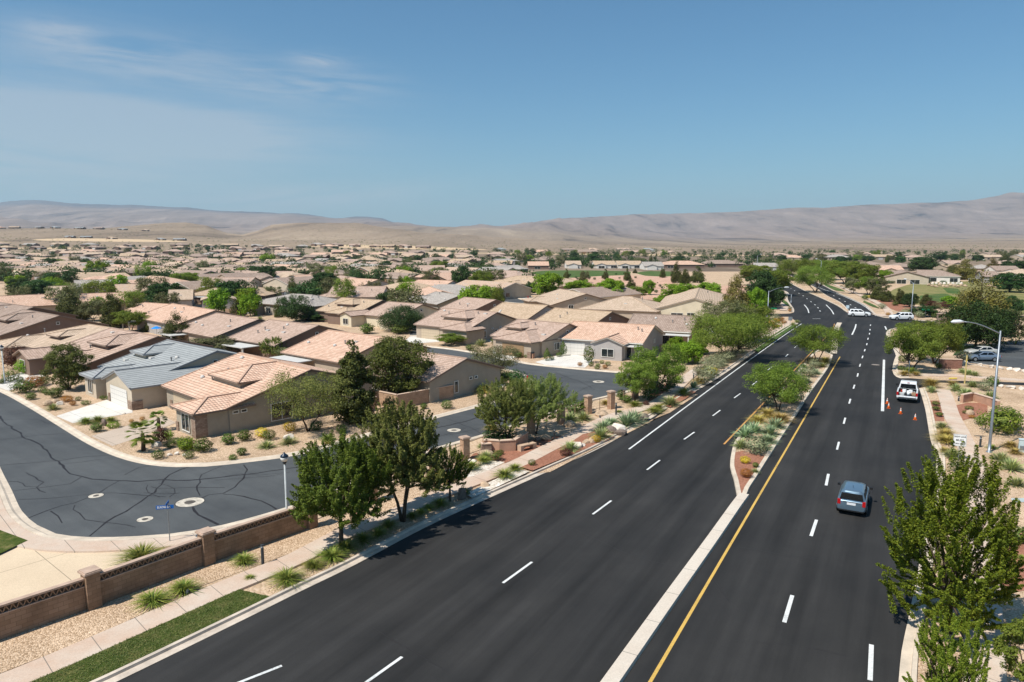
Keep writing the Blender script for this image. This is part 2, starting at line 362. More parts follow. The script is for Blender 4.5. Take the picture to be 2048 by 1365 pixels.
mFrameW = M_('white_frame', (.70, .68, .62), .6, .05, 3)
# ---------------------------------------------------------------- terrain: measured skyline and slope rows, each at its own distance
FLAT = lambda d: YH + CAMH * F / d
TAB = [(425, [(0, FLAT(425))]), (650, [(0, FLAT(650))]),
 (900, [(0, 507), (500, 508), (800, 510), (1100, 509), (1400, 511.5), (2048, 511.5)]),
 (1200, [(0, 492), (400, 494), (700, 497), (1000, 503), (1300, 504), (2048, 504)]),
 (1600, [(0, 475), (150, 475), (300, 479), (450, 483), (600, 485), (800, 487), (1000, 497), (1200, 498), (1500, 499), (2048, 498)]),
 (2100, [(0, 458), (130, 458), (250, 461), (330, 464), (450, 477), (600, 480), (800, 479), (1000, 490), (1300, 494), (1500, 495), (1700, 494), (2048, 491)]),
 (2800, [(0, 459), (200, 459), (290, 451), (340, 447), (380, 446), (420, 452), (460, 467), (490, 471), (520, 463), (550, 450), (600, 447), (720, 447), (770, 455), (850, 466), (950, 471), (1050, 479), (1200, 488), (1400, 492), (1700, 489), (2048, 484)]),
 (3600, [(0, 481), (700, 479), (950, 476), (1200, 484), (1400, 488), (1700, 486), (2048, 481)]),
 (5000, [(0, 470), (500, 468), (700, 458), (800, 454), (950, 457), (1050, 461), (1150, 470), (1300, 480), (1400, 483), (1700, 481), (2048, 476)]),
 (6500, [(0, 434), (60, 437), (120, 446), (180, 455), (300, 458), (600, 457), (700, 453), (850, 452), (1000, 452), (1080, 450), (1160, 455), (1230, 466), (1300, 474), (1400, 476), (1500, 470), (1700, 470), (2048, 462)]),
 (8000, [(0, 452), (100, 450), (250, 446), (380, 446), (480, 448), (600, 447), (760, 450), (900, 458), (1060, 450), (1120, 444), (1190, 444), (1240, 456), (1330, 463), (1420, 455), (1500, 450), (1620, 452), (1760, 446), (1900, 442), (2048, 430)]),
 (9500, [(0, 425), (300, 428), (600, 435), (740, 441), (800, 455), (1000, 458), (1080, 446), (1120, 440), (1160, 437), (1200, 434), (1260, 429), (1330, 428), (1400, 426), (1480, 423), (1560, 419), (1640, 416), (1700, 412), (1760, 411), (1820, 407), (1880, 405), (1920, 402), (1960, 394), (2000, 388), (2030, 386), (2048, 385), (2300, 380)]),
 (12000, [(0, 406), (40, 404), (75, 403), (110, 405), (150, 408), (200, 411), (300, 413), (400, 418), (480, 423), (540, 426), (600, 428), (630, 431), (660, 435), (690, 437), (715, 433), (740, 434), (770, 440), (790, 447), (810, 456), (900, 470), (1200, 462), (2048, 430)]),
 (15000, [(0, 462), (2048, 462)])]
_ld = np.log([r[0] for r in TAB])
def terr(X, Y):
    X, Y = np.asarray(X, float), np.asarray(Y, float); Yc = np.clip(Y, 425, 15000); px = 1024 + F * X / Yc
    rows = np.stack([np.interp(px, [p[0] for p in r[1]], [p[1] for p in r[1]]) for r in TAB])
    q = np.interp(np.log(Yc), _ld, np.arange(len(TAB))); i = np.clip(q.astype(int), 0, len(TAB) - 2); fr = q - i
    zz = np.stack([CAMH + (YH - rows[k]) / F * TAB[k][0] for k in range(len(TAB))]); zz[:2] = 0
    ii = np.arange(X.size).reshape(X.shape); zf = zz.reshape(len(TAB), -1)
    z = zf[i.ravel(), np.arange(X.size)] * (1 - fr.ravel()) + zf[(i + 1).ravel(), np.arange(X.size)] * fr.ravel()
    z = z.reshape(X.shape); d = Yc
    amp = np.clip((d - 900) / 3500, 0, 1); big = np.clip((d - 4200) / 3000, 0, 1)
    L = 80 + d * .042
    z = z + amp * 10 * (fbm(X / 130, Y / 130, 5, 3) - .48) * np.clip(d / 2500, .3, 1)
    mid = np.clip((d - 5200) / 1200, 0, 1) * np.clip((9300 - d) / 900, 0, 1); z = z + (big * d * .0045 + mid * d * .013) * (fbm(X / L * .62, Y / L * .30, 6, 11, True) - .66) + big * d * .003 * (fbm(X / 420, Y / 900, 5, 21) - .5)
    return z
nt, nr = 620, 230
tt = np.linspace(-1.1, 1.1, nt); dd = np.exp(np.linspace(math.log(424), math.log(15000), nr))
YY, T2 = np.meshgrid(dd, tt, indexing='ij'); XX = T2 * YY; ZZ = terr(XX, YY); ZZ[0] = -.3
tv = np.stack([XX, YY, ZZ], -1).reshape(-1, 3)
a = (np.arange(nr - 1)[:, None] * nt + np.arange(nt - 1)[None]).ravel(); tf = np.stack([a, a + 1, a + nt + 1, a + nt], 1)
m, t, b = newmat('desert_hills'); geo = nd(t, 'ShaderNodeNewGeometry')
vv = nd(t, 'ShaderNodeVectorMath', operation='MULTIPLY'); t.links.new(geo.outputs['Position'], vv.inputs[0]); vv.inputs[1].default_value = (1, .13, 2.6)
n1 = nd(t, 'ShaderNodeTexNoise', i_Scale=.0030, i_Detail=14.0, i_Roughness=.70, i_Distortion=.6); t.links.new(vv.outputs[0], n1.inputs['Vector'])
n2 = nd(t, 'ShaderNodeTexNoise', i_Scale=.09, i_Detail=5.0, i_Roughness=.75); t.links.new(geo.outputs['Position'], n2.inputs['Vector'])
c = ramp(t, n1.outputs[0], [(.30, (.06, .055, .055)), (.385, (.17, .14, .12)), (.44, (.245, .20, .163)), (.58, (.315, .255, .205)), (.72, (.42, .35, .28))])
c = mixc(t, 1.0, c, ramp(t, n2.outputs[0], [(.30, (.42, .44, .38)), (.45, (.92, .92, .9)), (.7, (1.1,) * 3)]), 'MULTIPLY')
sp_ = nd(t, 'ShaderNodeSeparateXYZ'); t.links.new(geo.outputs['Position'], sp_.inputs[0])
for cx, cy, rx, ry in ((-828, 1480, 150, 90), (-215, 1330, 170, 110), (-700, 1090, 60, 30), (-90, 1010, 120, 30), (160, 930, 180, 40), (-1050, 1330, 120, 25)):   # graded pale dirt pads
    e_ = math_(t, 'ADD', math_(t, 'POWER', math_(t, 'DIVIDE', math_(t, 'SUBTRACT', sp_.outputs[0], cx), rx), 2.0), math_(t, 'POWER', math_(t, 'DIVIDE', math_(t, 'SUBTRACT', sp_.outputs[1], cy), ry), 2.0))
    e_ = math_(t, 'ADD', e_, math_(t, 'MULTIPLY', math_(t, 'SUBTRACT', n2.outputs[0], .5), .8)); c = mixc(t, math_(t, 'LESS_THAN', e_, 1.0), c, (.56, .44, .31))
sn = nd(t, 'ShaderNodeSeparateXYZ'); t.links.new(geo.outputs['Normal'], sn.inputs[0])
rock = nd(t, 'ShaderNodeMapRange'); t.links.new(sn.outputs[2], rock.inputs[0]); rock.inputs[1].default_value = .955; rock.inputs[2].default_value = .84
c = mixc(t, math_(t, 'MULTIPLY', rock.outputs[0], .8), c, (.085, .072, .066))
n4 = nd(t, 'ShaderNodeTexNoise', i_Scale=.0075, i_Detail=14.0, i_Roughness=.74); t.links.new(vv.outputs[0], n4.inputs['Vector'])
bp = nd(t, 'ShaderNodeBump', i_Strength=.35, i_Distance=35.0); t.links.new(n4.outputs[0], bp.inputs['Height']); t.links.new(bp.outputs[0], b.inputs['Normal'])
def band(y0, y1):
    q = nd(t, 'ShaderNodeMapRange', interpolation_type='SMOOTHSTEP'); t.links.new(sp_.outputs[1], q.inputs[0]); q.inputs[1].default_value = y0; q.inputs[2].default_value = y1; return q.outputs[0]
c = mixc(t, band(4200, 6200), mixc(t, 1.0, c, (1.04, .97, .88), 'MULTIPLY'), mixc(t, 1.0, c, (.92, .86, .90), 'MULTIPLY'))      # tan foothills, then greyer farther off
c = mixc(t, band(10300, 11300), c, mixc(t, .65, c, (.075, .095, .12)))                                                            # far plateau tinted darker and bluer
t.links.new(c, b.inputs['Base Color']); b.inputs['Roughness'].default_value = 1; b.inputs['Specular IOR Level'].default_value = 0
structure(mesh_obj('hills', tv, [tuple(q) for q in tf.tolist()], m, smooth=True))
structure(mesh_obj('ground', [(-760, -120, 0), (760, -120, 0), (760, 430, 0), (-760, 430, 0)], [(0, 1, 2, 3)], mGround))

# ---------------------------------------------------------------- roads
far_l = gl((1557, 549), (1566, 559), (1580, 567), (1617, 586))
left_edge = smoothline(gl((60, 1444), (232, 1365), (500, 1234), (600, 1184), (711, 1130), (852, 1055), (980, 996), (1100, 942), (1205, 894), (1293, 843), (1355, 804), (1440, 754), (1513, 703), (1586, 654), (1597, 647)))
left_far = smoothline(gl((1588, 625), (1588, 619), (1583, 611), (1577, 602), (1575, 594), (1578, 589), (1574, 584), (1564, 580), (1556, 574), (1546, 566), (1540, 558), (1538, 552), (1539, 546), (1541, 541.5)))
right_near = smoothline(gl((1775, 1560), (1797, 1365), (1803, 1303), (1820, 1221), (1845, 1095), (1866, 990), (1872, 915), (1861, 880), (1849, 812), (1838, 777)))
right_mid = smoothline(gl((1822, 757), (1800, 757), (1788, 750), (1785, 737), (1788, 722), (1792, 712)))
right_mid2 = smoothline(gl((1792, 712), (1786, 697), (1777, 680), (1772, 668), (1778, 660), (1800, 656), (1880, 657), (2010, 662)))
right_far = smoothline(gl((2040, 649), (1878, 643.5), (1785, 637), (1766, 634), (1753, 629), (1734, 612), (1705, 598), (1675, 585), (1648, 571), (1622, 560), (1600, 552), (1580, 545.5), (1566, 541)))
main = left_edge + gl((1580, 634), (1520, 634), (1470, 634), (1430, 635), (1430, 629), (1480, 629), (1540, 628.5), (1580, 627.5)) + left_far + gl((1541, 538.5), (1535, 536.2), (1500, 535), (1500, 534), (1560, 536)) + right_far[::-1] + right_mid2[::-1] + right_mid[::-1] + gl((1878, 761), (2100, 767), (2100, 773), (1880, 766), (1838, 777)) + right_near[::-1]
sheet('road', main, .006, mRoad)
KP = [(0, .018), (.42, .024), (.44, .15), (.62, .155), (.64, .0)]     # gutter pan, kerb face, kerb top
KR = [(-o, z) for o, z in KP]
ribbon('kerb', left_edge, KP, mCurb)
ribbon('kerb', left_far, KP, mCurb); ribbon('kerb', right_near, KR, mCurbP); ribbon('kerb', right_mid, KR, mCurbP); ribbon('kerb', right_mid2, KR, mCurbP); ribbon('kerb', right_far, KP, mCurb)
# medians
def median(edge_l, edge_r, mat, edge_w=.32, z=.15):
    loop = edge_l + edge_r[::-1]
    N = normals2(loop, True)
    area = sum(p[0] * q[1] - q[0] * p[1] for p, q in zip(loop, loop[1:] + loop[:1]))
    s = 1 if area > 0 else -1
    ribbon('median_kerb', loop, [(0, .006), (.02 * s, z), (edge_w * s, z)], mCurbP, True)
    sheet('median_bed', [(p[0] + n.x * .2 * s, p[1] + n.y * .2 * s) for p, n in zip(loop, N)], z - .025, mat)
eL = smoothline(gl((1484, 1004), (1476, 1003), (1467, 960), (1460, 935), (1463, 906), (1472, 882), (1499, 852), (1544, 804), (1589, 752), (1623, 711), (1640, 700)))
eR = smoothline(gl((1490, 1003), (1498, 980), (1511, 960), (1549, 899), (1591, 834), (1621, 787), (1656, 738), (1666, 712)))
median(eL, eR, mGravel)
redm = smoothline(gl((1485, 1000), (1480, 1001), (1472, 960), (1466, 935), (1470, 908), (1485, 905), (1510, 912), (1531, 915), (1512, 945), (1500, 972)), 3)
sheet('median_mulch', redm, .13, mRed)
strip = smoothline(gl((1130, 1500), (1224, 1365), (1340, 1200), (1420, 1088), (1473, 1012), (1488, 992)))
ribbon('median_strip', strip, [(.34, .0), (.33, .17), (-.33, .17), (-.36, .0)], slabs('median_concrete', (.62, .55, .46), (.56, .47, .38), HD, 3.0))
ribbon('median_strip', smoothline(gl((1667, 709), (1673, 661), (1679, 647))), [(.5, .0), (.48, .15), (-.48, .15), (-.5, .0)], mCurbP)
fL = smoothline(gl((1700, 629.5), (1690, 623), (1672, 611), (1640, 596), (1617, 586), (1595, 575), (1578, 566), (1566, 559.5), (1558, 550), (1557, 543)))
fR = smoothline(gl((1703, 628), (1697, 621), (1681, 606), (1652, 591), (1634, 578), (1612, 566), (1590, 556), (1574, 549), (1562, 543)))
median(fL, fR, mGravel)
# painted lines
def stroke(name, pts, w, mat, z=.011): ribbon(name, pts, [(w / 2, z), (-w / 2, z)], mat)
stroke('yellow_line', smoothline(gl((1200, 1536), (1300, 1365), (1436, 1132), (1572, 900), (1626, 807), (1680, 714))), .15, mYellow)
stroke('yellow_line', smoothline(gl((1448, 889), (1499, 836), (1544, 789), (1585, 745), (1622, 706), (1645, 682), (1664, 661), (1669, 648))), .16, mOrangeP)
stroke('yellow_line', smoothline(gl((1652, 592), (1681, 607), (1697, 621.5), (1703, 630))), .22, mOrangeP)
stroke('edge_line', smoothline(gl((1258, 899), (1390, 801), (1500, 720), (1570, 670), (1603, 648))), .16, mWhite)
stroke('edge_line', smoothline(gl((1600, 559), (1644, 578), (1677, 589), (1724, 610), (1751.5, 632))), .2, mWhite)
stroke('turn_lane_line', gl((1768, 720), (1765, 823)), .30, mWhite)
stroke('turn_lane_line', smoothline(gl((1712, 649), (1710, 657), (1704, 670))), .26, mWhite)
stroke('turn_lane_line', gl((1770, 653), (1773, 660)), .26, mWhite)
stroke('turn_lane_line', smoothline(gl((1608.5, 610), (1615, 618), (1617.7, 626.4))), .26, mWhite)
stroke('turn_lane_line', smoothline(gl((1652, 610), (1662, 620), (1667.5, 629))), .26, mWhite)
stroke('stop_line', gl((1625, 638), (1641, 638)), .3, mWhite)
def dash(px, py, px2, py2, w=.15, L=2.9):
    a, b_ = G(px, py), G(px2, py2); d = (b_ - a).normalized() * L / 2; mdl = (a + b_) / 2
    stroke('lane_marking', [mdl - d, mdl + d], w, mWhite)
for q in [(733, 1365, 778, 1333), (1008, 1165, 1062, 1126), (1187, 1028, 1221, 1003), (1297, 938, 1317, 923), (1370, 878, 1387, 866), (1427, 831, 1439, 822), (1469, 796, 1480, 788), (1504, 771, 1513, 764), (1535, 741, 1544, 734), (1570, 715, 1577, 708), (1588, 697, 1595, 691)]: dash(*q)
dash(480, 1365, 508, 1354)
rd = [(1657, 948, 1652, 972), (1633, 1040, 1622, 1073), (1585, 1190, 1568, 1247), (1743, 1287, 1740, 1365)]
for q in rd: dash(*q, w=.19)
rp = [(1676, 892), (1689, 842), (1699.6, 803), (1708, 774), (1715.4, 750.5), (1720, 731), (1725, 714.5), (1729.5, 701), (1733.6, 689), (1736, 678), (1739, 668), (1740, 660), (1741, 651)]
for i, p in enumerate(rp):
    q = rp[i + 1] if i < len(rp) - 1 else (1742, 645); d = (G(*q) - G(*p)).normalized(); c0 = G(*p)
    stroke('lane_marking', [c0 - d * 1.35, c0 + d * 1.35], .17, mWhite)
for row in ([(1640, 622.5), (1636, 616), (1630, 610), (1622, 604), (1614, 598), (1606, 592), (1598, 587), (1589, 582), (1582, 577), (1575, 574)], [(1722, 624), (1711, 616), (1701, 610), (1690, 603.5), (1679, 598), (1667.5, 592), (1655, 586), (1642, 580)]):
    for i in range(len(row) - 1):
        a_, b_ = G(*row[i]), G(*row[i + 1]); d = (b_ - a_).normalized(); stroke('lane_marking', [a_ - d * 1.3, a_ + d * 1.3], .24, mWhite)
def disc(name, px, py, r, mat, z): structure(mesh_obj(name, [(G(px, py).x + r * math.cos(k * .35), G(px, py).y + r * math.sin(k * .35), z) for k in range(18)], [tuple(range(18))], mat))
mIron = M_('cast_iron', (.10, .085, .07), .7, .3, 5)
mCollar = M_('concrete_collar', (.55, .49, .40), .9, .4, 3, fine=.2)
disc('manhole_cover', 1751, 730, .55, M_('worn_cover', (.26, .22, .19), .8, .2, 4), .011)
# ---------------------------------------------------------------- residential streets
st = gl((-60, 765), (0, 785), (59, 817), (117, 853), (176, 889), (234, 915), (293, 930), (352, 935), (410, 934), (498, 925), (600, 910), (720, 878), (851, 843), (969, 812), (1030, 795), (1066, 781))
north = smoothline(st)
hyd = smoothline(gl((1066, 781), (1071, 770), (1062, 758), (1045, 747), (1010, 738), (960, 728), (900, 716), (840, 706)))
up = smoothline(gl((820, 692), (900, 700), (1000, 717), (1053, 729), (1146, 739), (1214, 745), (1250, 748), (1272, 754), (1280, 765), (1268, 776), (1240, 786)))
south = smoothline(gl((1240, 786), (1190, 797), (1129, 815), (1050, 842), (969, 868), (863, 898), (740, 942), (640, 990), (566, 1017), (443, 1051), (341, 1068), (273, 1073), (181, 1075), (112, 1068), (75, 1051), (44, 1023), (24, 982), (10, 955), (-20, 900), (-70, 850)))
sheet('residential_street', north + hyd + up + south, .004, mStreet)
KS = [(0, .012), (.35, .03), (.5, .11), (.75, .115), (.8, 0)]          # rolled kerb
ribbon('street_kerb', north, KS, mCurbP); ribbon('street_kerb', hyd, KS, mCurbP); ribbon('street_kerb', up, KS, mCurbP); ribbon('street_kerb', south, KS, mCurbP)
for i, (pp, w) in enumerate([([(905, 556), (960, 569), (987, 580), (1003, 593), (1030, 603), (1072, 606), (1120, 608)], 7), ([(400, 637), (460, 628), (518, 619), (560, 606), (575, 590), (566, 576), (556, 566)], 7), ([(1120, 696), (1060, 690), (985, 676), (900, 668), (820, 668)], 5)]):
    L = smoothline(gl(*pp), 3); sheet('back_street', [(p[0] + n.x * w / 2, p[1] + n.y * w / 2) for p, n in zip(L, normals2(L))] + [(p[0] - n.x * w / 2, p[1] - n.y * w / 2) for p, n in list(zip(L, normals2(L)))[::-1]], .004 + i * .0005, mStreet)
    ribbon('street_kerb', L, [(w / 2, .01), (w / 2 + .3, .1), (w / 2 + 1.3, .1), (w / 2 + 1.3, 0)], mCurbP); ribbon('street_kerb', L, [(-w / 2, .01), (-w / 2 - .3, .1), (-w / 2 - 1.3, .1), (-w / 2 - 1.3, 0)], mCurbP)
# sealed cracks: wandering strips of tar
def crack(px, w=.09, wob=.25, seed=0):
    P = smoothline(gl(*px), .8); r = random.Random(seed + len(px) * 13 + int(px[0][0])); o = 0; Q = []
    for p, n in zip(P, normals2(P)):
        o = o * .6 + r.uniform(-wob, wob) * .62; Q.append((p.x + n.x * o, p.y + n.y * o))
    N = normals2(Q); v, f = [], []
    for i, (p, n) in enumerate(zip(Q, N)):
        ww = w * r.uniform(.4, 1.0) / 2; v += [(p[0] + n.x * ww, p[1] + n.y * ww, .0075), (p[0] - n.x * ww, p[1] - n.y * ww, .0075)]
        if i: f.append((2 * i - 2, 2 * i - 1, 2 * i + 1, 2 * i))
    return v, f
cr = [([(-20, 820), (30, 860), (90, 905), (128, 936), (165, 955), (230, 963), (300, 962), (380, 960), (470, 953), (560, 941), (650, 925), (760, 890), (860, 862), (980, 830)], .2),
 ([(0, 842), (60, 838), (115, 852)], .1), ([(0, 880), (60, 872), (130, 868)], .09), ([(0, 932), (60, 928), (120, 922), (170, 914), (230, 910)], .1), ([(25, 982), (90, 975), (140, 968), (165, 955)], .1), ([(35, 1000), (90, 996), (150, 992), (200, 986), (260, 990), (330, 995)], .09),
 ([(181, 1073), (220, 1045), (255, 1024), (285, 1003), (310, 985), (322, 970), (345, 950), (380, 934)], .17), ([(60, 1037), (100, 1022), (150, 1006), (180, 992), (215, 975), (240, 962)], .12), ([(385, 1015), (400, 1030), (415, 1042), (430, 1052)], .22), ([(400, 1000), (420, 992), (450, 988), (470, 975), (488, 957), (495, 940), (488, 930)], .16), ([(450, 987), (490, 992), (520, 1003), (556, 1018)], .16),
 ([(400, 992), (395, 980), (405, 965), (410, 950), (450, 933)], .12), ([(300, 975), (340, 978), (385, 977), (450, 975)], .08), ([(290, 985), (330, 988), (360, 985)], .08), ([(300, 970), (296, 985), (320, 995)], .07), ([(315, 968), (340, 980), (335, 995)], .07), ([(100, 1023), (115, 1033), (118, 1048)], .1), ([(145, 1012), (155, 1028), (170, 1040), (200, 1045), (230, 1048), (272, 1055)], .09), ([(55, 945), (70, 955), (85, 965), (75, 975), (95, 985)], .1), ([(20, 962), (40, 962), (55, 972), (75, 975)], .08),
 ([(120, 930), (160, 925), (200, 920)], .07), ([(250, 950), (275, 935), (300, 931)], .07), ([(440, 955), (480, 948), (520, 950), (580, 945)], .06), ([(430, 962), (500, 958), (560, 950)], .06), ([(890, 835), (930, 850), (962, 868)], .08), ([(900, 870), (935, 862), (985, 850), (1060, 828)], .08), ([(860, 880), (930, 858)], .07), ([(1110, 745), (1150, 760), (1190, 780)], .1), ([(1080, 770), (1140, 752), (1200, 752)], .08), ([(1130, 805), (1160, 780), (1210, 765)], .08)]
for i, q in enumerate([[(985, 1218), (1040, 1232), (1075, 1240)], [(1420, 1150), (1470, 1215), (1490, 1225)], [(1480, 1095), (1580, 1112), (1640, 1118)], [(1395, 1190), (1470, 1205)], [(1460, 1280), (1580, 1290), (1700, 1315)], [(700, 1225), (820, 1300), (900, 1345)], [(1150, 1060), (1260, 1110), (1330, 1130)]]):
    v, f = crack(q, .035, .12, 40 + i); structure(mesh_obj('road_crack', [(x, y, .0085) for x, y, z in v], f, mStain))
CV, CF = [], []
for i, (p, w) in enumerate(cr):
    v, f = crack(p, w, .3, i); n = len(CV); CV += [(x, y, z + i * .00006) for x, y, z in v]; CF += [tuple(k + n for k in q) for q in f]
structure(mesh_obj('crack_sealant', CV, CF, mStain))
for px, py, r in ((380, 1005, .9), (192, 992, .48), (290, 1039, .48), (908, 861, .65), (1197, 764, .75)):
    disc('concrete_collar', px, py, r * 1.06, mStain, .009); disc('concrete_collar', px, py, r, mCollar, .0105); disc('manhole_cover', px, py, r * .4, mIron, .0125)
# ---------------------------------------------------------------- pavements, drives, beds, lawns
walk = smoothline(gl((-120, 1418), (38, 1359), (206, 1287), (460, 1175), (596, 1119), (682, 1073), (783, 1034), (866, 996), (956, 962), (1035, 930), (1100, 897), (1160, 868), (1223, 836), (1293, 816), (1328, 798), (1352, 778), (1378, 754), (1410, 733), (1450, 716), (1480, 704)))
ribbon('sidewalk', walk, [(.78, 0), (.78, .12), (-.78, .12), (-.78, 0)], mConcP)
rw = smoothline(gl((1975, 1500), (1969, 1365), (1967, 1217), (1963, 1080), (1957, 987), (1948, 941), (1935, 900), (1920, 865), (1903, 832), (1893, 800), (1885, 780)))
ribbon('sidewalk', rw, [(.75, 0), (.75, .1), (-.75, .1), (-.75, 0)], mConcP)
ribbon('sidewalk', smoothline(gl((1795, 742), (1830, 750), (1900, 752), (1960, 756), (2060, 763))), [(.8, 0), (.8, .1), (-.8, .1), (-.8, 0)], mConcP)
ribbon('sidewalk', smoothline(gl((1762, 629), (1782, 634)), 2), [(2.5, .1), (-2.5, .1)], mConcP)
ribbon('sidewalk', smoothline(gl((1780, 632), (1772, 618), (1752, 605), (1722, 592), (1690, 578), (1660, 566), (1640, 558))), [(.9, .12), (-.9, .12)], mConcP)
ribbon('sidewalk', smoothline(gl((1566, 622), (1570, 612), (1560, 603), (1566, 596), (1572, 590), (1566, 585))), [(.9, .12), (-.9, .12)], mConcP)
ribbon('sidewalk', smoothline(gl((1500, 691), (1545, 668), (1575, 652), (1572, 643)), 2), [(.8, .12), (-.8, .12)], mConcP)
sw = smoothline(gl((-70, 850), (-20, 900), (10, 955), (24, 982), (44, 1023), (75, 1051), (112, 1068), (181, 1075), (273, 1073), (341, 1068), (420, 1056), (520, 1032)), 1)
ribbon('sidewalk', sw, [(-.78, .11), (-2.2, .115), (-2.22, 0)], mConcP)
sheet('driveway', gl((-80, 1300), (-80, 1140), (55, 1085), (140, 1096), (230, 1100), (330, 1094), (300, 1108), (240, 1140), (0, 1228), (-40, 1250)), .02, slabs('warm_driveway', (.66, .52, .36), (.58, .45, .31), R(40), 4, 4))
sheet('lawn', smoothline(gl((-60, 1050), (0, 1064), (56, 1085), (0, 1112), (-60, 1135)), 2), .125, mLawn)
kb = [(p.x + n.x * .66, p.y + n.y * .66) for p, n in zip(left_edge, normals2(left_edge)) if p.x - .55 < G(552, 1190).x]
wb = [(p.x - n.x * .80, p.y - n.y * .80) for p, n in zip(walk, normals2(walk)) if p.x + .65 < G(518, 1171).x and p.x > kb[0][0] - 2]
sheet('grass_strip', kb + wb[::-1], .13, mLawn, skirt=.13)
sheet('gravel_bed', gl((-100, 1400), (0, 1348), (190, 1274), (390, 1178), (590, 1104), (690, 1060), (860, 990), (1000, 930), (1000, 900), (930, 905), (850, 945), (640, 1040), (620, 1050), (0, 1273), (-140, 1325)), .02, mGravel)
sheet('gravel_bed', gl((530, 1180), (600, 1146), (700, 1098), (850, 1032), (955, 985), (1000, 965), (1035, 945), (985, 985), (850, 1048), (700, 1128), (560, 1195)), .02, mGravel)
sheet('rock_bed', gl((930, 992), (985, 965), (1035, 942), (1060, 946), (985, 982), (945, 1000)), .135, mWhiteRock)
sheet('rock_bed', gl((930, 935), (955, 925), (985, 922), (1010, 925), (960, 950), (935, 960)), .03, mWhiteRock)
sheet('mulch_bed', gl((1042, 938), (1070, 925), (1098, 910), (1138, 890), (1165, 872), (1190, 866), (1190, 870), (1230, 876), (1217, 883), (1150, 910), (1065, 945)), .14, mRed)
sheet('mulch_bed', gl((935, 920), (948, 908), (985, 900), (1050, 885), (1110, 872), (1135, 873), (1120, 881), (1080, 900), (1010, 927), (975, 926)), .028, mRed)
sheet('mulch_bed', gl((1325, 812), (1345, 798), (1380, 783), (1392, 786), (1372, 800), (1340, 818)), .14, mRed)
sheet('mulch_bed', gl((1296, 806), (1320, 795), (1335, 784), (1345, 778), (1355, 772), (1330, 768), (1300, 790)), .028, mRed)
sheet('gravel_bed', gl((1050, 950), (1217, 886), (1300, 845), (1330, 822), (1375, 786), (1395, 790), (1340, 826), (1290, 846), (1100, 945)), .025, mGravel)
sheet('grass_strip', smoothline(gl((1505, 702), (1552, 668), (1580, 652), (1592, 650), (1586, 657), (1516, 706)), 3), .15, mFair)
sheet('mulch_bed', gl((1855, 802), (1880, 802), (1889, 843), (1870, 843)), .03, mRed)
sheet('mulch_bed', gl((1910, 812), (1935, 806), (1975, 808), (1975, 828), (1926, 842)), .03, mRed)
sheet('mulch_bed', gl((1965, 1085), (2060, 1060), (2060, 1180), (1990, 1195), (1985, 1130)), .03, mRed)
sheet('gravel_bed', gl((1840, 780), (2100, 790), (2400, 1000), (2100, 1500), (1800, 1560), (1806, 1303), (1824, 1221), (1876, 915)), .015, mGravel)
sheet('gravel_bed', gl((-60, 742), (60, 800), (240, 905), (360, 925), (420, 925), (620, 898), (860, 832), (1000, 795), (1058, 770), (1040, 755), (980, 770), (900, 785), (640, 835), (340, 870), (200, 830), (0, 730)), .012, mGravel)
sheet('utility_lid', gl((2022, 998), (2052, 998), (2052, 1006), (2024, 1006)), .05, M_('grey_green_lid', (.40, .45, .44), .7, .1))
# parking lot and its approach
sheet('parking_lot', gl((1958, 702), (1972, 690), (2000, 684), (2100, 676), (2300, 690), (2300, 752), (2100, 748), (2000, 732), (1940, 727), (1925, 716), (1968, 706)), .007, mStreet)
for q in ((1930, 727, 1975, 735), (1940, 724, 1975, 730), (2004, 700, 2012, 700)): stroke('parking_line', gl(q[:2], q[2:]), .14, mWhite)
sheet('grass_strip', gl((1905, 712), (1920, 694), (1955, 690), (1970, 699), (1950, 704)), .03, mFair)
ribbon('kerb', gl((1962, 690), (1972, 702)), [(.1, .0), (.1, .12), (-.1, .12), (-.1, 0)], mYellow)
sheet('tactile_paving', gl((1898, 757.5), (1914, 757.5), (1914, 759.5), (1897, 759.5)), .115, M_('yellow_tactile', (.70, .50, .08), .8))
# drives of the houses
for q in ([(112, 833), (214, 800), (265, 812), (265, 826), (145, 847)], [(-40, 772), (60, 740), (92, 752), (10, 786)], [(822, 672), (868, 672), (880, 684), (800, 690)], [(985, 700), (1052, 700), (1066, 706), (1010, 722), (985, 716)], [(1070, 725), (1130, 707), (1192, 716), (1170, 736), (1100, 733)], [(1395, 660), (1425, 655), (1432, 668), (1400, 672)], [(1020, 590), (1050, 585), (1075, 600), (1055, 604)]): sheet('driveway', gl(*q), .022, mConcL)
sheet('driveway', gl((182, 873), (262, 850), (325, 832), (352, 846), (300, 868), (225, 893)), .022, mConcR)
# golf course
sheet('fairway', smoothline(gl((1040, 549), (1100, 541.5), (1240, 542.5), (1262, 546), (1245, 552), (1200, 556), (1130, 556), (1060, 559)), 10), .01, mFair)
sheet('fairway', smoothline(gl((1268, 546), (1300, 542.5), (1345, 543.5), (1352, 549), (1330, 554), (1290, 552)), 10), .014, mFair)
sheet('bare_dirt', smoothline(gl((1090, 566), (1150, 556), (1250, 551), (1330, 553), (1345, 558), (1360, 572), (1400, 576), (1480, 570), (1500, 578), (1440, 600), (1360, 612), (1300, 615), (1200, 612), (1130, 590)), 8), .012, mPink)
sheet('fairway', smoothline(gl((1770, 590), (1800, 575), (1860, 566), (2100, 560), (2300, 580), (2300, 630), (2060, 628), (2000, 632), (1900, 620), (1850, 612), (1800, 606)), 8), .01, mFairDry)
sheet('fairway', smoothline(gl((1840, 592), (1890, 588), (1910, 600), (1880, 606), (1840, 602)), 5), .014, mFair)
sheet('fairway', smoothline(gl((1885, 576), (1915, 578), (1920, 590), (1895, 586)), 5), .016, mFair)
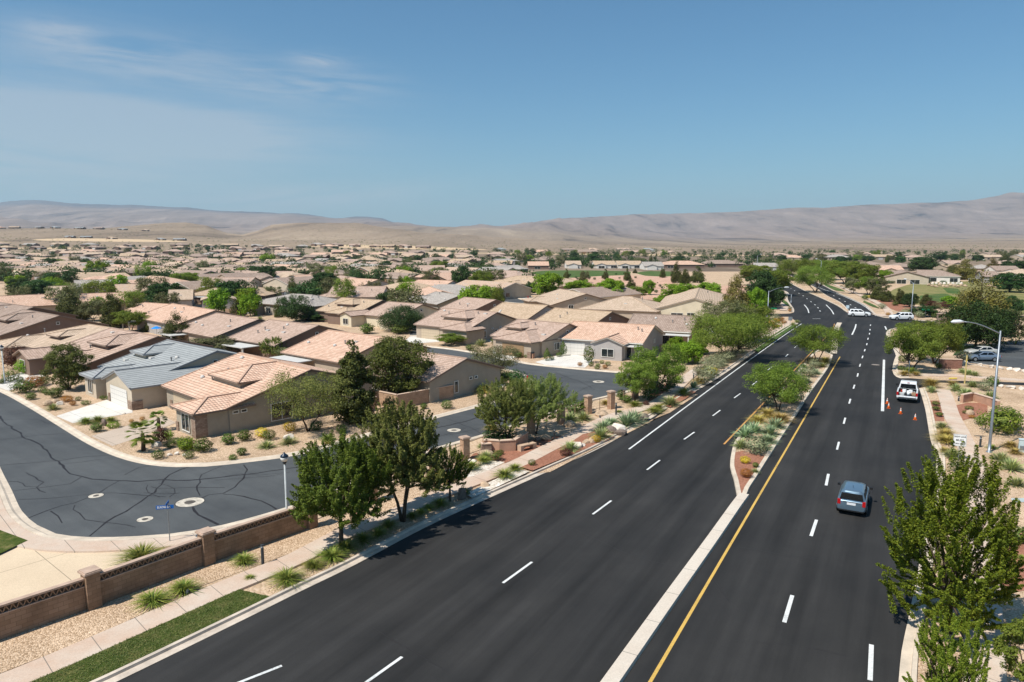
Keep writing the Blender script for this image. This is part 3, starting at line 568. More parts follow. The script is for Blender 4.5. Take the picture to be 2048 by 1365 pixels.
sheet('fairway', smoothline(gl((2000, 610), (2060, 606), (2080, 620), (2010, 622)), 5), .018, mFair)
sheet('mulch_bed', smoothline(gl((1740, 604), (1780, 600), (1825, 616), (1800, 624), (1775, 615)), 4), .03, mRed)
sheet('grass_strip', smoothline(gl((1648, 567), (1680, 578), (1690, 584), (1672, 582), (1650, 572)), 4), .03, mFair)
sheet('grass_strip', smoothline(gl((1728, 602), (1750, 612), (1758, 618), (1744, 614), (1726, 605)), 4), .13, mFair)
sheet('grass_strip', smoothline(gl((1562, 598), (1572, 604), (1582, 614), (1576, 614), (1565, 606)), 4), .13, mFair)
# ---------------------------------------------------------------- houses
ROOF = {'salmon': rooftile('salmon_tile', (.295, .185, .128), (.40, .26, .187), (.50, .345, .26)),
        'pinkish': rooftile('pinkish_tile', (.22, .15, .113), (.305, .217, .167), (.39, .29, .235)),
        'brown': rooftile('brown_tile', (.16, .115, .088), (.23, .168, .132), (.30, .23, .185)),
        'tan': rooftile('tan_tile', (.245, .173, .113), (.33, .24, .162), (.41, .31, .22)),
        'sand': rooftile('sand_tile', (.255, .187, .13), (.335, .25, .18), (.42, .32, .24)),
        'grey': rooftile('grey_slate', (.225, .232, .228), (.262, .27, .265), (.305, .312, .305), .3, .9, .42, True),
        'taupe': rooftile('taupe_tile', (.19, .165, .145), (.26, .23, .20), (.34, .30, .265)),
        'mixed': rooftile('mottled_tile', (.29, .19, .125), (.35, .25, .175), (.26, .24, .235))}
def stucco(n, c): return M_(n + '_stucco', c, .95, .1, .7, bump=.25, bscale=40, spec=.1, fine=.06)
WALLM = {'tan': stucco('tan', (.42, .34, .26)), 'beige': stucco('beige', (.52, .44, .34)), 'grey': stucco('grey', (.40, .37, .35)), 'brown': stucco('brown', (.22, .15, .115)), 'cream': stucco('cream', (.62, .54, .40)), 'white': stucco('white', (.68, .64, .58)), 'olive': stucco('olive', (.36, .315, .25))}
TRIM = {'brown': M_('brown_fascia', (.19, .14, .11), .8, .1, 4), 'tan': M_('tan_fascia', (.42, .33, .26), .8, .1, 4), 'grey': M_('grey_fascia', (.30, .30, .30), .8, .1, 4), 'white': M_('white_fascia', (.66, .62, .55), .8, .05, 4)}
def garagemat(n, c):
    m, t, b = newmat(n); tc_ = nd(t, 'ShaderNodeUVMap'); s = nd(t, 'ShaderNodeSeparateXYZ'); t.links.new(tc_.outputs[0], s.inputs[0])
    l1 = math_(t, 'LESS_THAN', math_(t, 'FRACT', math_(t, 'DIVIDE', s.outputs[1], .52)), .07)
    l2 = math_(t, 'LESS_THAN', math_(t, 'FRACT', math_(t, 'DIVIDE', s.outputs[0], .6)), .05)
    cc = mixc(t, math_(t, 'MAXIMUM', l1, math_(t, 'MULTIPLY', l2, .6)), c, tuple(x * .55 for x in c)); t.links.new(cc, b.inputs['Base Color']); b.inputs['Roughness'].default_value = .6; return m
GAR = {'white': garagemat('white_garage', (.66, .63, .58)), 'tan': garagemat('tan_garage', (.50, .40, .28)), 'brown': garagemat('brown_garage', (.30, .19, .10))}
mStone = blockwall('stone_veneer', (.25, .17, .125), (.36, .27, .21), .32, .14)
mVent = M_('grey_vent', (.22, .21, .20), .6, .1, 5); mVentW = M_('pale_vent', (.55, .52, .48), .6, .1, 5)
mPatio = M_('white_patio_roof', (.56, .54, .50), .7, .06, 2)
def uvbox(p, q):  # vertical rectangle helper: uv along the wall in metres
    return q
class House:
    def __init__(s): s.roof, s.wall, s.fas, s.cap, s.win, s.gar, s.stone, s.vent = [], [], MB(), MB(), [], [], MB(), []
    def rp(s, pts):
        pts = [Vector(p) for p in pts]; n = (pts[1] - pts[0]).cross(pts[2] - pts[0]).normalized()
        if n.z < 0: pts = pts[::-1]; n = -n
        u = Vector((0, 0, 1)).cross(n).normalized(); v = n.cross(u)
        s.roof.append((pts, [(p.dot(u), p.dot(v)) for p in pts])); return pts
    def mass(s, a0, a1, b0, b1, br, zr, k, ends='gg', T=None, oh=.42, zb=0.0, walls=True):
        """one roofed block: ridge along a at b=br, slope k; ends g(able) h(ip) n(one)"""
        T = T or (lambda a, b: (a, b)); P = lambda a, b, z: Vector((*T(a, b), z))
        e0, e1 = b0 - oh, b1 + oh; z0, z1 = zr - k * (br - e0), zr - k * (e1 - br)
        A0 = a0 - (0 if ends[0] == 'n' else (.3 if ends[0] == 'g' else oh)); A1 = a1 + (0 if ends[1] == 'n' else (.3 if ends[1] == 'g' else oh))
        hip = max(br - e0, e1 - br)
        r0 = A0 + (hip * .92 if ends[0] == 'h' else 0); r1 = A1 - (hip * .92 if ends[1] == 'h' else 0)
        if r0 > r1: r0 = r1 = (r0 + r1) / 2
        zl = z0 if ends[0] == 'h' or ends[1] == 'h' else None
        if 'h' in ends: z1 = z0 = max(z0, z1) if abs(z0 - z1) < .01 else z0
        R0, R1 = P(r0, br, zr), P(r1, br, zr)
        c00, c10, c01, c11 = P(A0, e0, z0), P(A1, e0, z0), P(A0, e1, z1), P(A1, e1, z1)
        s.rp([c00, c10, R1, R0]); s.rp([c11, c01, R0, R1])
        if ends[0] == 'h': s.rp([c01, c00, R0])
        if ends[1] == 'h': s.rp([c10, c11, R1])
        d = Vector((0, 0, -.17)); up = Vector((0, 0, .015))
        def f(p, q): s.fas.poly([p - up, q - up, q + d, p + d])
        f(c00, c10); f(c11, c01)
        if ends[0] == 'h': f(c01, c00)
        if ends[0] == 'g': f(c00, R0); f(R0, c01)
        if ends[1] == 'h': f(c10, c11)
        if ends[1] == 'g': f(c10, R1); f(R1, c11)
        for p in ([c00, c10, R1, R0], [c11, c01, R0, R1]) + (([c01, c00, R0],) if ends[0] == 'h' else ()) + (([c10, c11, R1],) if ends[1] == 'h' else ()): s.fas.poly([q + d for q in p])
        e = Vector((0, 0, .03))
        s.cap.bar(R0 + e, R1 + e, .2, .12)
        for q, (x, y) in ((ends[0], (c00, c01)), (ends[1], (c10, c11))):
            RR = R0 if x in (c00,) else R1
            if q == 'h': s.cap.bar(x + e, RR + e, .2, .12); s.cap.bar(y + e, RR + e, .2, .12)
            if q == 'g': s.cap.bar(x + e, RR + e, .14, .08); s.cap.bar(y + e, RR + e, .14, .08)
        if walls:
            w0, w1 = zr - k * (br - b0) - .05, zr - k * (b1 - br) - .05
            if 'h' in ends: w1 = w0 = min(w0, w1)
            W = lambda pts: s.wall.append([Vector(p) for p in pts])
            W([P(a0, b0, zb), P(a1, b0, zb), P(a1, b0, w0), P(a0, b0, w0)]); W([P(a1, b1, zb), P(a0, b1, zb), P(a0, b1, w1), P(a1, b1, w1)])
            for q, aa in ((ends[0], a0), (ends[1], a1)):
                if q == 'g': W([P(aa, b0, zb), P(aa, b1, zb), P(aa, b1, w1), P(aa, br, zr - .06), P(aa, b0, w0)])
                if q == 'h': W([P(aa, b0, zb), P(aa, b1, zb), P(aa, b1, w1), P(aa, b0, w0)])
                if q == 'n': W([P(aa, b0, zb), P(aa, b1, zb), P(aa, b1, w1), P(aa, b0, w0)])
        return z0
    def window(s, x, y, z, w, h, face):
        s.win.append((x, y, z, w, h, face))
    def rect(s, x, y, z, w, h, face, off):
        nx, ny = {'f': (0, -1), 'b': (0, 1), 'r': (1, 0), 'l': (-1, 0)}[face]; tx, ty = -ny, nx
        cx, cy = x + nx * off, y + ny * off
        return [(cx - tx * w / 2, cy - ty * w / 2, z), (cx + tx * w / 2, cy + ty * w / 2, z), (cx + tx * w / 2, cy + ty * w / 2, z + h), (cx - tx * w / 2, cy - ty * w / 2, z + h)]
    def build(s, root, roof, wall, trim, gar='tan', detail=2):
        v, f, uv = [], [], []
        for pts, u in s.roof:
            n = len(v); v += pts; f.append(tuple(range(n, n + len(pts)))); uv.append(u)
        ro = mesh_obj('roof', v, f, ROOF[roof], root, uvs=uv)
        if detail > 1: s.cap.build('ridge_cap', ROOF[roof] if roof != 'grey' else TRIM['grey'], ro)
        v, f = [], []
        for pts in s.wall: n = len(v); v += pts; f.append(tuple(range(n, n + len(pts))))
        mesh_obj('wall', v, f, WALLM[wall], root)
        s.fas.build('fascia', TRIM[trim], ro)
        for i in range(0, len(s.stone.v), 8):
            vv_ = s.stone.v[i:i + 8]; ff_ = [tuple(j - i for j in q) for q in s.stone.f if i <= q[0] < i + 8]
            mesh_obj('stone_pier', vv_, ff_, mStone, root, uvs=[[(vv_[j][0] + vv_[j][1], vv_[j][2]) for j in q] for q in ff_])
        for (x, y, z, w, face) in s.gar:
            q = s.rect(x, y, z, w, 1.95, face, .05); mesh_obj('garage_door', q, [(0, 1, 2, 3)], GAR[gar], root, uvs=[[(0, 0), (w, 0), (w, 1.95), (0, 1.95)]])
        if detail > 1:
            for (x, y, z, w, h, face) in s.win:
                g = mesh_obj('window', s.rect(x, y, z, w, h, face, .03), [(0, 1, 2, 3)], mGlassD, root)
                fr = MB(); t_ = .07
                nx, ny = {'f': (0, -1), 'b': (0, 1), 'r': (1, 0), 'l': (-1, 0)}[face]; tx, ty = -ny, nx
                def bb(c, l, z0, z1):
                    Mx = Matrix(((tx, nx, 0, x + nx * .03 + tx * c), (ty, ny, 0, y + ny * .03 + ty * c), (0, 0, 1, 0), (0, 0, 0, 1)))
                    fr.box(-l / 2, l / 2, 0, .05, z0, z1, Mx)
                bb(-w / 2, t_, z - t_ / 2, z + h + t_ / 2); bb(w / 2, t_, z - t_ / 2, z + h + t_ / 2); bb(0, w - t_, z - t_ / 2, z + t_ / 2); bb(0, w - t_, z + h - t_ / 2, z + h + t_ / 2)
                if w > 1.1: bb(0, .05, z + t_ / 2, z + h - t_ / 2)
                fr.build('frame', mFrameW, g)
            for (x, y, z, kind) in s.vent:
                if kind == 'pipe': MB().lathe([(.08, -.3), (.08, .35), (.13, .36), (.13, .46), (.02, .5)], 8, (x, y, z)).build('vent_pipe', mVent, root)
                elif kind == 'dome': MB().lathe([(.24, -.1), (.24, .1), (.2, .2), (.1, .28), (.01, .3)], 10, (x, y, z)).build('roof_vent', mVentW, root, True)
                else: MB().box(x - .35, x + .35, y - .22, y + .22, z - .08, z + .14).build('skylight', mVentW, root)
        else:
            mm = MB()
            for (x, y, z, w, h, face) in s.win: mm.poly(s.rect(x, y, z, w, h, face, .03))
            if mm.v: mm.build('window', mGlassD, root)
        return root
mainhouses = []   # (x, y) of everything built by hand, so that the filled-in rows keep clear
def house(label, A, B, zr=4.8, k=.30, yf=8, yb=7.2, ends='gg', wings=(), roof='pinkish', wall='tan', trim='brown', gar='tan', garage=None, wins=(), stone=(), patio=None, vents=3, group=None, dormer=None, detail=2, ext=(0, 0), ang=None, name='house', at=None):
    a, b_ = G(*A, zr), G(*B, zr); d = b_ - a; L = d.length; an = math.atan2(d.y, d.x) if ang is None else R(ang)
    if ang is not None: L = max(L, 3)
    c = (a + b_) / 2; x0, x1 = -L / 2 - ext[0], L / 2 + ext[1]
    root = thing(name, label, 'house', (c.x, c.y, 0), an, group or 'tile-roofed houses of the suburb'); mainhouses.append((c.x, c.y))
    H = House(); H.mass(x0, x1, -yf, yb, 0, zr, k, ends)
    ze = zr - k * yf
    for w in wings:   # (x from left end, width, forward depth, end kind, extra height of eave, how far back)
        wx, ww, dep, ek = w[:4]; dz = w[4] if len(w) > 4 else 0; back = w[5] if len(w) > 5 else None
        xc0 = x0 + wx; kk = k * (1.0 if ek == 'h' else 1.15); zw = ze + dz + kk * ww / 2
        ym = (zr - zw) / k    # where the wing ridge meets the main roof
        yb_ = -max(ym - .3, .4) if back is None else -back
        side = w[6] if len(w) > 6 else 'f'
        T = (lambda p, q, xm=xc0 + ww / 2: (xm + q, -p))
        H.mass(-yb_, yf + dep, -ww / 2, ww / 2, 0, zw, kk, ('g' if back is not None and len(w) > 7 else 'n') + ek, T, walls=True, zb=0 if dz == 0 else 2)
    if dormer:   # small raised wing dying into the slope: (x, width, front row, -, lift)
        dx, dw, dy0, dy1, dzz = dormer; zw = zr - k * dy1 + dzz + k * dw / 2; T = (lambda p, q, xm=x0 + dx + dw / 2: (xm + q, -p))
        H.mass((zr - zw) / k - .3, dy1, -dw / 2, dw / 2, 0, zw, k, 'nh', T, oh=.4, zb=zr - k * dy1 - .2)
    if garage: gx, gw, gy = garage; H.gar.append((x0 + gx, -yf - gy, .02, gw, 'f'))
    if detail > 1 and ends[1] == 'g' and not any(q[5] == 'r' for q in wins): wins = list(wins) + [(0, -yf * .45, .75, 1.3, 1.1, 'r'), (0, yb * .35, .75, 1.3, 1.1, 'r'), (0, -.2, zr - 1.5, .5, .45, 'r')]
    for (x, y, z, w, h, f) in wins: H.window(x0 + x if f in 'fb' else (x1 + x if f == 'r' else x0 + x), y, z, w, h, f)
    for (sx0, sx1, sy0, sy1, h) in stone: H.stone.box(x0 + sx0, x0 + sx1, sy0, sy1, 0, h)
    r_ = random.Random(int(A[0] * 7 + A[1]))
    for i in range(vents):
        x = r_.uniform(x0 + 1, x1 - 1); y = -r_.uniform(.8, yf * .75); H.vent.append((x, y, zr + k * y, r_.choice(['pipe', 'pipe', 'dome', 'skylight'])))
    H.build(root, roof, wall, trim, gar, detail)
    if patio:   # (x, width, depth, side) flat patio cover on posts
        px_, pw, pd, sd = patio; y0 = -yf if sd == 'f' else yb; sg = -1 if sd == 'f' else 1
        m_ = MB(); m_.box(x0 + px_, x0 + px_ + pw, min(y0, y0 + sg * pd), max(y0, y0 + sg * pd), 2.02, 2.14); pc = m_.build('patio_cover', mPatio, root)
        for q in (.15, pw - .15): MB().box(x0 + px_ + q - .1, x0 + px_ + q + .1, y0 + sg * (pd - .3), y0 + sg * (pd - .1), 0, 2.0).build('post', mPatio, root)
    return root
gw = lambda y, n=2: [(-0.01, y, .7, 1.5, 1.1, 'r'), (-0.01, y + 3.4, 1.5, .5, .4, 'r'), (-.01, y + 4.4, 1.5, .5, .4, 'r')][:n + 1]
# row along the foreground street
H1 = house('salmon-tiled house at the street bend, nearest house to the camera', (482, 707), (619, 739), zr=4.9, k=.285, yf=8.4, yb=7.4, roof='salmon', wall='olive', wings=[(10.4, 4.4, 3.0, 'h')], dormer=(5.4, 6.0, 3.0, 5.6, .75), garage=(4.2, 4.6, 0), gar='tan',
    wins=[(.0, -3.2, .35, 2.2, 1.7, 'r'), (.0, -7.8, 1.75, .55, .28, 'r'), (.0, -7.0, 1.75, .55, .28, 'r'), (12.6, -11.42, .35, 1.7, 1.6, 'f')], stone=[(13.95, 14.85, -11.5, -10.4, 2.2), (10.35, 10.9, -11.5, -11.0, .9), (1.0, 1.5, -8.5, -8.0, 1.0)], vents=5)
house('house with grey slate roof and white garage door', (336, 681), (432, 702), zr=4.9, k=.29, yf=8.0, yb=7.4, roof='grey', wall='beige', trim='grey', gar='white', wings=[(8.5, 7.4, 2.4, 'g', 0, -1.2, 'f', 1), (3.4, 3.6, 3.0, 'h')], garage=(12.2, 4.8, 2.4), wins=[(5.3, -11.02, .5, 1.3, 1.5, 'f')], stone=[(9.1, 9.6, -10.5, -10.0, .95), (14.8, 16.0, -10.5, -9.4, .95)], dormer=(1.2, 3.4, 2.4, 4.6, .7), vents=5)
house('brown-walled house with pinkish tile roof behind an olive-green yard tree', (232, 658), (314, 673), zr=4.9, k=.29, yf=8.6, yb=7.2, roof='pinkish', wall='brown', wings=[(-.5, 5.0, 3.6, 'g'), (6.0, 5.0, 1.2, 'h')], wins=[(2.0, -12.22, .4, 1.8, 1.5, 'f'), (0, -6.5, 1.7, 1.2, .35, 'r')], dormer=(6.4, 5.4, 2.6, 5.2, .7), vents=3, ext=(1.5, 0))
house('tan hip-roofed house with brown walls at the left frame edge', (150, 645), (232, 658), zr=4.8, k=.26, yf=8.6, yb=7.0, ends='hg', roof='sand', wall='brown', wings=[(1.0, 7.0, 2.6, 'h')], garage=(4.5, 4.4, 2.6), dormer=(8.4, 3.6, 3.4, 5.6, .6), vents=2, ext=(3, 0))
house('brown-tiled gable house behind the tan hip roof at left', (52, 620.5), (117, 632), zr=5.0, k=.29, yf=8.6, yb=7.4, roof='brown', wall='brown', wings=[(2.0, 6.0, 2.2, 'h')], dormer=(4.0, 5.0, 2.4, 5.2, .7), vents=4, ext=(1, 0))
house('brown-tiled gable house cut by the left frame edge', (-30, 601), (66, 615), zr=5.0, k=.29, yf=8.2, yb=7.4, roof='brown', wall='brown', wings=[(12.0, 6.0, 2.0, 'h')], dormer=(14.0, 5.0, 2.4, 5.2, .7), vents=4)
# row backing onto it
house('salmon-roofed house behind the dense pine at left', (345, 608), (430, 621), zr=4.8, k=.29, yf=7.2, yb=7.2, roof='salmon', wall='grey', vents=4, patio=(.5, 4, 3, 'f'))
house('gable house with pinkish roof next to the blue parasol', (434, 627), (516, 639), zr=4.8, k=.29, yf=7.4, yb=7.2, roof='pinkish', wall='tan', vents=4, wings=[(-1.0, 4.0, .8, 'h')], patio=(1, 4, 3, 'f'))
house('house with plain brown-pink roof and pale patio cover above the grey roof', (541, 640), (635, 651), zr=4.8, k=.29, yf=7.4, yb=7.2, roof='pinkish', wall='brown', vents=6, patio=(3.2, 5.6, 3.2, 'f'))
house('long salmon-roofed house between the two back yards behind the corner house', (659, 661), (775, 676), zr=4.8, k=.29, yf=7.6, yb=7.2, roof='salmon', wall='tan', vents=4, patio=(.5, 6.5, 3.4, 'f'))
house('olive-stucco gable house beside the walled yard and hydrant corner', (853, 702), (915, 719), zr=4.3, k=.30, yf=5.6, yb=6.2, ends='gg', roof='pinkish', wall='olive', vents=1, wins=[(0, -1.5, .5, .6, 1.35, 'r'), (0, .9, 1.7, .5, .3, 'r'), (0, 1.8, 1.7, .5, .3, 'r')], ext=(3, 0), wings=[(2, 5, 1.4, 'h')], ang=-40)
# rows across the second street
house('house with wide tan garage door across the second street', (889, 617), (992, 625), zr=4.9, k=.30, yf=7.6, yb=7.0, roof='pinkish', wall='tan', trim='brown', gar='tan', wings=[(8.2, 5.6, 1.6, 'h')], dormer=(4.4, 5.6, 2.2, 4.8, .7), garage=(3.6, 4.6, 0), wins=[(0, -3.6, .6, 1.5, 1.2, 'r'), (0, .0, .6, .7, 1.2, 'r'), (0, -1.0, 1.95, .5, .2, 'r'), (0, 1.2, 1.95, .5, .2, 'r'), (10.5, -9.22, .5, 1.6, 1.2, 'f')], vents=6)
house('house with brown garage door and stone piers across the second street', (1039, 639), (1136, 648), zr=4.6, k=.30, yf=6.6, yb=7.0, roof='pinkish', wall='tan', gar='brown', ends='gg', wings=[(2.6, 7.2, 2.2, 'h')], garage=(6.2, 4.4, 2.2), stone=[(2.7, 3.3, -8.9, -8.3, 1.0), (9.1, 9.8, -8.9, -8.2, 1.0)], vents=5, dormer=(1.0, 3, 2.0, 4.2, .6))
house('grey house with bay window and white garage on the second street corner', (1192, 645), (1306, 651), zr=4.6, k=.32, yf=6.0, yb=6.2, roof='salmon', wall='grey', trim='white', gar='white', wings=[(6.4, 4.4, 2.6, 'g')], garage=(1.9, 4.2, 0), wins=[(8.6, -8.62, .5, 1.9, 1.2, 'f'), (11.0, -6.02, .1, 1.0, 1.8, 'f'), (0, .6, 1.7, .35, .6, 'r'), (0, 1.2, 1.7, .35, .6, 'r')], vents=2, ext=(3.6, 0), patio=(10.6, 2.6, 1.6, 'f'))
house('house with open veranda posts beside the road trees', (1271, 628), (1394, 633), zr=4.6, k=.30, yf=6.4, yb=6.0, roof='brown', wall='tan', trim='white', vents=4, patio=(4.6, 6.6, 2.2, 'f'), wins=[(7.5, -6.42, .2, 4.5, 1.7, 'f')])
house('tan-roofed house with grey gable wall two behind the brown garage', (1007, 606), (1093, 611), zr=4.8, k=.29, yf=7.2, yb=7.0, roof='tan', wall='grey', vents=2)
house('long tan-roofed house right behind the bay-window house', (1121, 617), (1221, 624), zr=4.8, k=.29, yf=7.2, yb=7.2, roof='tan', wall='brown', vents=2, ext=(1, 0), wings=[(7, 4, .6, 'h')])
house('brown-walled tan-roofed house beside the broad round yard tree', (685, 596), (763, 601), zr=4.8, k=.30, yf=7.4, yb=7.0, roof='tan', wall='brown', wings=[(5.4, 6.0, 1.8, 'h')], dormer=(3.4, 5.0, 2.2, 4.6, .7), vents=3)
house('cream house with small gabled porch behind the broad yard tree', (778, 604), (844, 609), zr=4.6, k=.30, yf=7.0, yb=7.0, roof='pinkish', wall='cream', wings=[(-3.5, 3.6, 3.6, 'g'), (7.6, 5.0, 2.4, 'g')], wins=[(-1.7, -10.62, .5, 1.6, 1.2, 'f')], vents=2)
house('grey-shingled house with open gable truss', (872, 584), (922, 590), zr=4.6, k=.30, yf=6.5, yb=7.0, roof='taupe', wall='olive', wings=[(-2.0, 7.0, 3.0, 'g')], vents=3)
house('pinkish-roofed house behind two light green street trees', (930, 595), (990, 600), zr=4.7, k=.29, yf=7, yb=7, roof='pinkish', wall='brown', vents=3)
house('wide sandy gable house left of the lime trees', (1128, 580), (1172, 588), zr=4.6, k=.28, yf=9, yb=8, roof='sand', wall='tan', wings=[(1, 6, 2, 'h')], vents=2, ext=(3, 0))
house('sandy hip-roofed house below the lime trees', (1238, 593), (1270, 594), zr=4.7, k=.28, yf=8.5, yb=8, ends='hh', roof='sand', wall='tan', vents=2, ext=(7, 7))
house('tan house with cream pediment and round vent facing the camera', (1386, 594), (1402, 577), zr=5.2, k=.30, yf=8.6, yb=8.6, ends='gh', roof='sand', wall='cream', trim='white', gar='brown', vents=1, ang=74, ext=(4, 9), wins=[(-.02, 3.8, .6, 2.6, 1.2, 'l'), (-.02, .8, .2, 1.6, 1.7, 'l')], name='house')
house('grey hip-roofed house with stone piers behind the round tree', (585, 588), (618, 590), zr=4.7, k=.26, yf=7.4, yb=7, ends='hh', roof='taupe', wall='olive', ext=(7, 8), wings=[(.5, 4.4, 2.4, 'h')], wins=[(2.6, -9.82, .4, 1.4, 1.4, 'f'), (7, -7.42, .4, 1.6, 1.5, 'f')], vents=5, stone=[(4.5, 5.2, -9.9, -9.2, 1)])
house('big tan gable house with eave windows in the middle distance', (668, 573), (771, 573), zr=5.0, k=.28, yf=8.2, yb=7.5, roof='pinkish', wall='grey', wins=[(6, -8.22, .8, 2, .9, 'f')], vents=3, ext=(0, 0), wings=[(-3, 6, -1.2, 'h')])
house('brown-walled tan hip house with white patio cover', (452, 571), (489, 571), zr=4.8, k=.27, yf=8.5, yb=8, ends='hh', roof='tan', wall='brown', ext=(8, 9), patio=(3, 7, 3, 'f'), vents=3, wins=[(13, -8.52, .3, 4, 1.6, 'f')])
house('pinkish gable house with bright white end wall', (417, 555), (509, 555), zr=4.9, k=.28, yf=8.0, yb=7.5, roof='pinkish', wall='beige', vents=2)
house('grey gable house with arched window behind the round tree', (340, 580), (384, 579), zr=4.8, k=.28, yf=7.5, yb=7.5, roof='sand', wall='grey', vents=2, wings=[(8, 8, 5, 'g')], wins=[(12, -12.52, .4, 2.2, 1.5, 'f')])
house('broad sand-coloured roof behind the tall pines', (232, 569), (307, 567), zr=5.0, k=.27, yf=11, yb=8, roof='mixed', wall='tan', vents=2)
house('long salmon roof left of the tall pines', (-10, 593), (109, 588), zr=4.8, k=.28, yf=7.5, yb=7.5, roof='salmon', wall='tan', vents=3, wings=[(20, 5, 1, 'h')])
house('salmon roof half hidden behind two tall pines', (160, 588), (250, 585), zr=4.8, k=.28, yf=7.0, yb=7.5, roof='salmon', wall='tan', vents=2)
house('grey house with three small gables behind bright shrubs', (150, 561), (232, 559), zr=4.9, k=.27, yf=8, yb=7.5, roof='taupe', wall='grey', vents=2, wings=[(4, 6, 2, 'g'), (10, 5, 4, 'g'), (16, 5, 2, 'g')])
house('tan gable house behind the dark tree clump at left', (100, 573), (146, 572), zr=4.8, k=.28, yf=8, yb=7.5, roof='sand', wall='tan', vents=1)
house('small salmon roof beside the round dark tree at left', (290, 606), (372, 611), zr=4.6, k=.28, yf=6.5, yb=6.5, roof='salmon', wall='brown', vents=2)
house('white house with stepped salmon roof before the tall dark tree', (838, 560), (905, 562), zr=4.8, k=.27, yf=8, yb=7.5, roof='salmon', wall='white', wings=[(-4, 5, 3, 'g'), (8, 5, 3, 'g')], wins=[(5, -8.02, .3, 2.5, 1.5, 'f')], vents=2)
house('low salmon gable house below the stepped white house', (868, 577), (885, 583), zr=4.6, k=.28, yf=7, yb=7, roof='salmon', wall='tan', ext=(8, 0), vents=0)
house('broad pinkish hip house at the street curve by the red car', (1000, 541), (1030, 542), zr=5.2, k=.26, yf=9, yb=8, ends='hh', roof='pinkish', wall='tan', ext=(9, 9), wins=[(9, -9.02, .8, 3, .9, 'f')], vents=2)
house('sandy stepped-roof house behind the red car', (1030, 552), (1062, 553), zr=4.8, k=.27, yf=8.5, yb=8, ends='hh', roof='tan', wall='tan', ext=(7, 9), wings=[(9, 7, 3, 'h')], vents=3)
house('sandy hip house between lime tree and pink dirt', (1118, 556), (1132, 557), zr=4.8, k=.27, yf=8, yb=8, ends='hh', roof='tan', wall='tan', ext=(7, 7), vents=0)
house('stepped tan roofline left of the tall dark tree', (770, 537), (812, 541), zr=5, k=.26, yf=9, yb=8, ends='hh', roof='tan', wall='beige', ext=(8, 6), wings=[(5, 8, 2.5, 'h'), (18, 8, 2.5, 'h')], vents=3)
house('salmon gable row house with white front left of the light green tree', (585, 551), (620, 549), zr=4.6, k=.3, yf=7, yb=7, roof='salmon', wall='white', gar='white', wings=[(1, 5, 3, 'g'), (8, 5, 3, 'g')], garage=(10.5, 3, 3), vents=1)
house('brown-grey hip house with cream garage near two dark trees', (505, 534), (545, 533), zr=5, k=.27, yf=9, yb=8, ends='hg', roof='brown', wall='cream', wings=[(12, 9, 2, 'h')], ext=(8, 4), vents=2)
house('long tan gable roof right of the dark pine clump', (398, 536), (462, 535), zr=5, k=.27, yf=8.5, yb=8, roof='sand', wall='grey', wings=[(3, 8, 4, 'g')], vents=1)
house('pinkish gable house below the long white patio', (692, 553), (712, 556), zr=4.8, k=.28, yf=8, yb=8, roof='pinkish', wall='brown', ext=(8, 0), vents=1)
house('salmon gable house with pale blue end wall', (728, 560), (745, 557), zr=4.8, k=.28, yf=9, yb=8, roof='salmon', wall='grey', ext=(8, 0), vents=1, ang=-42)
# houses across the fairway
for i, (x0, x1, y, rf, wl_, lab) in enumerate([(1056, 1096, 523.5, 'salmon', 'brown', 'salmon gable house at the left end of the fairway row'), (1131, 1160, 522, 'sand', 'white', 'white house half hidden by an olive tree on the fairway'), (1186, 1228, 522, 'tan', 'white', 'white house with square covered patio on the fairway'), (1232, 1280, 522, 'tan', 'white', 'white house with wide open patio, middle of the fairway row'),
      (1284, 1322, 524, 'taupe', 'white', 'white house with grey roof and long patio on the fairway'), (1336, 1385, 522, 'salmon', 'brown', 'salmon hip house behind the fairway pines'), (1420, 1462, 520.5, 'brown', 'brown', 'large brown hip house above the fairway bushes')]):
    house(lab, (x0, y), (x1, y), zr=4.9, k=.27, yf=8.5, yb=8, ends='hh' if i > 4 else 'gg', ext=(6, 6) if i > 4 else (0, 0), roof=rf, wall=wl_, trim='white' if wl_ == 'white' else 'brown', vents=0, wings=[] if i in (0, 5, 6) else [(1.5, 6, 3.5, 'g')], wins=[(4.5, -12.02, .1, 4, 1.7, 'f'), (13, -8.52, .3, 3.5, 1.5, 'f')] if i in (2, 3) else [(6, -8.52, .3, 4, 1.4, 'f')], group='houses along the fairway')
house('grey-roofed house with wide gable patio above the golf slope', (1803, 539.8), (1815, 544), zr=5.2, k=.27, yf=8, yb=8, roof='brown', wall='beige', vents=0, wins=[(0, -2, .1, 3.5, 1.8, 'r'), (0, 3, .1, 3.5, 1.8, 'r')])
house('white long house with bay above the boulder slope', (1835, 540), (1898, 541), zr=5.0, k=.28, yf=8, yb=8, roof='brown', wall='white', trim='white', vents=0, ends='gh', wins=[(5, -8.02, .1, 5, 1.8, 'f'), (14, -8.02, .1, 3, 1.8, 'f'), (21, -8.02, .1, 3, 1.8, 'f')], ext=(0, 4))
house('small gabled house right of the big brown pine', (1962, 543), (1988, 543), zr=4.8, k=.28, yf=7, yb=7, roof='brown', wall='grey', vents=0, ang=-20)
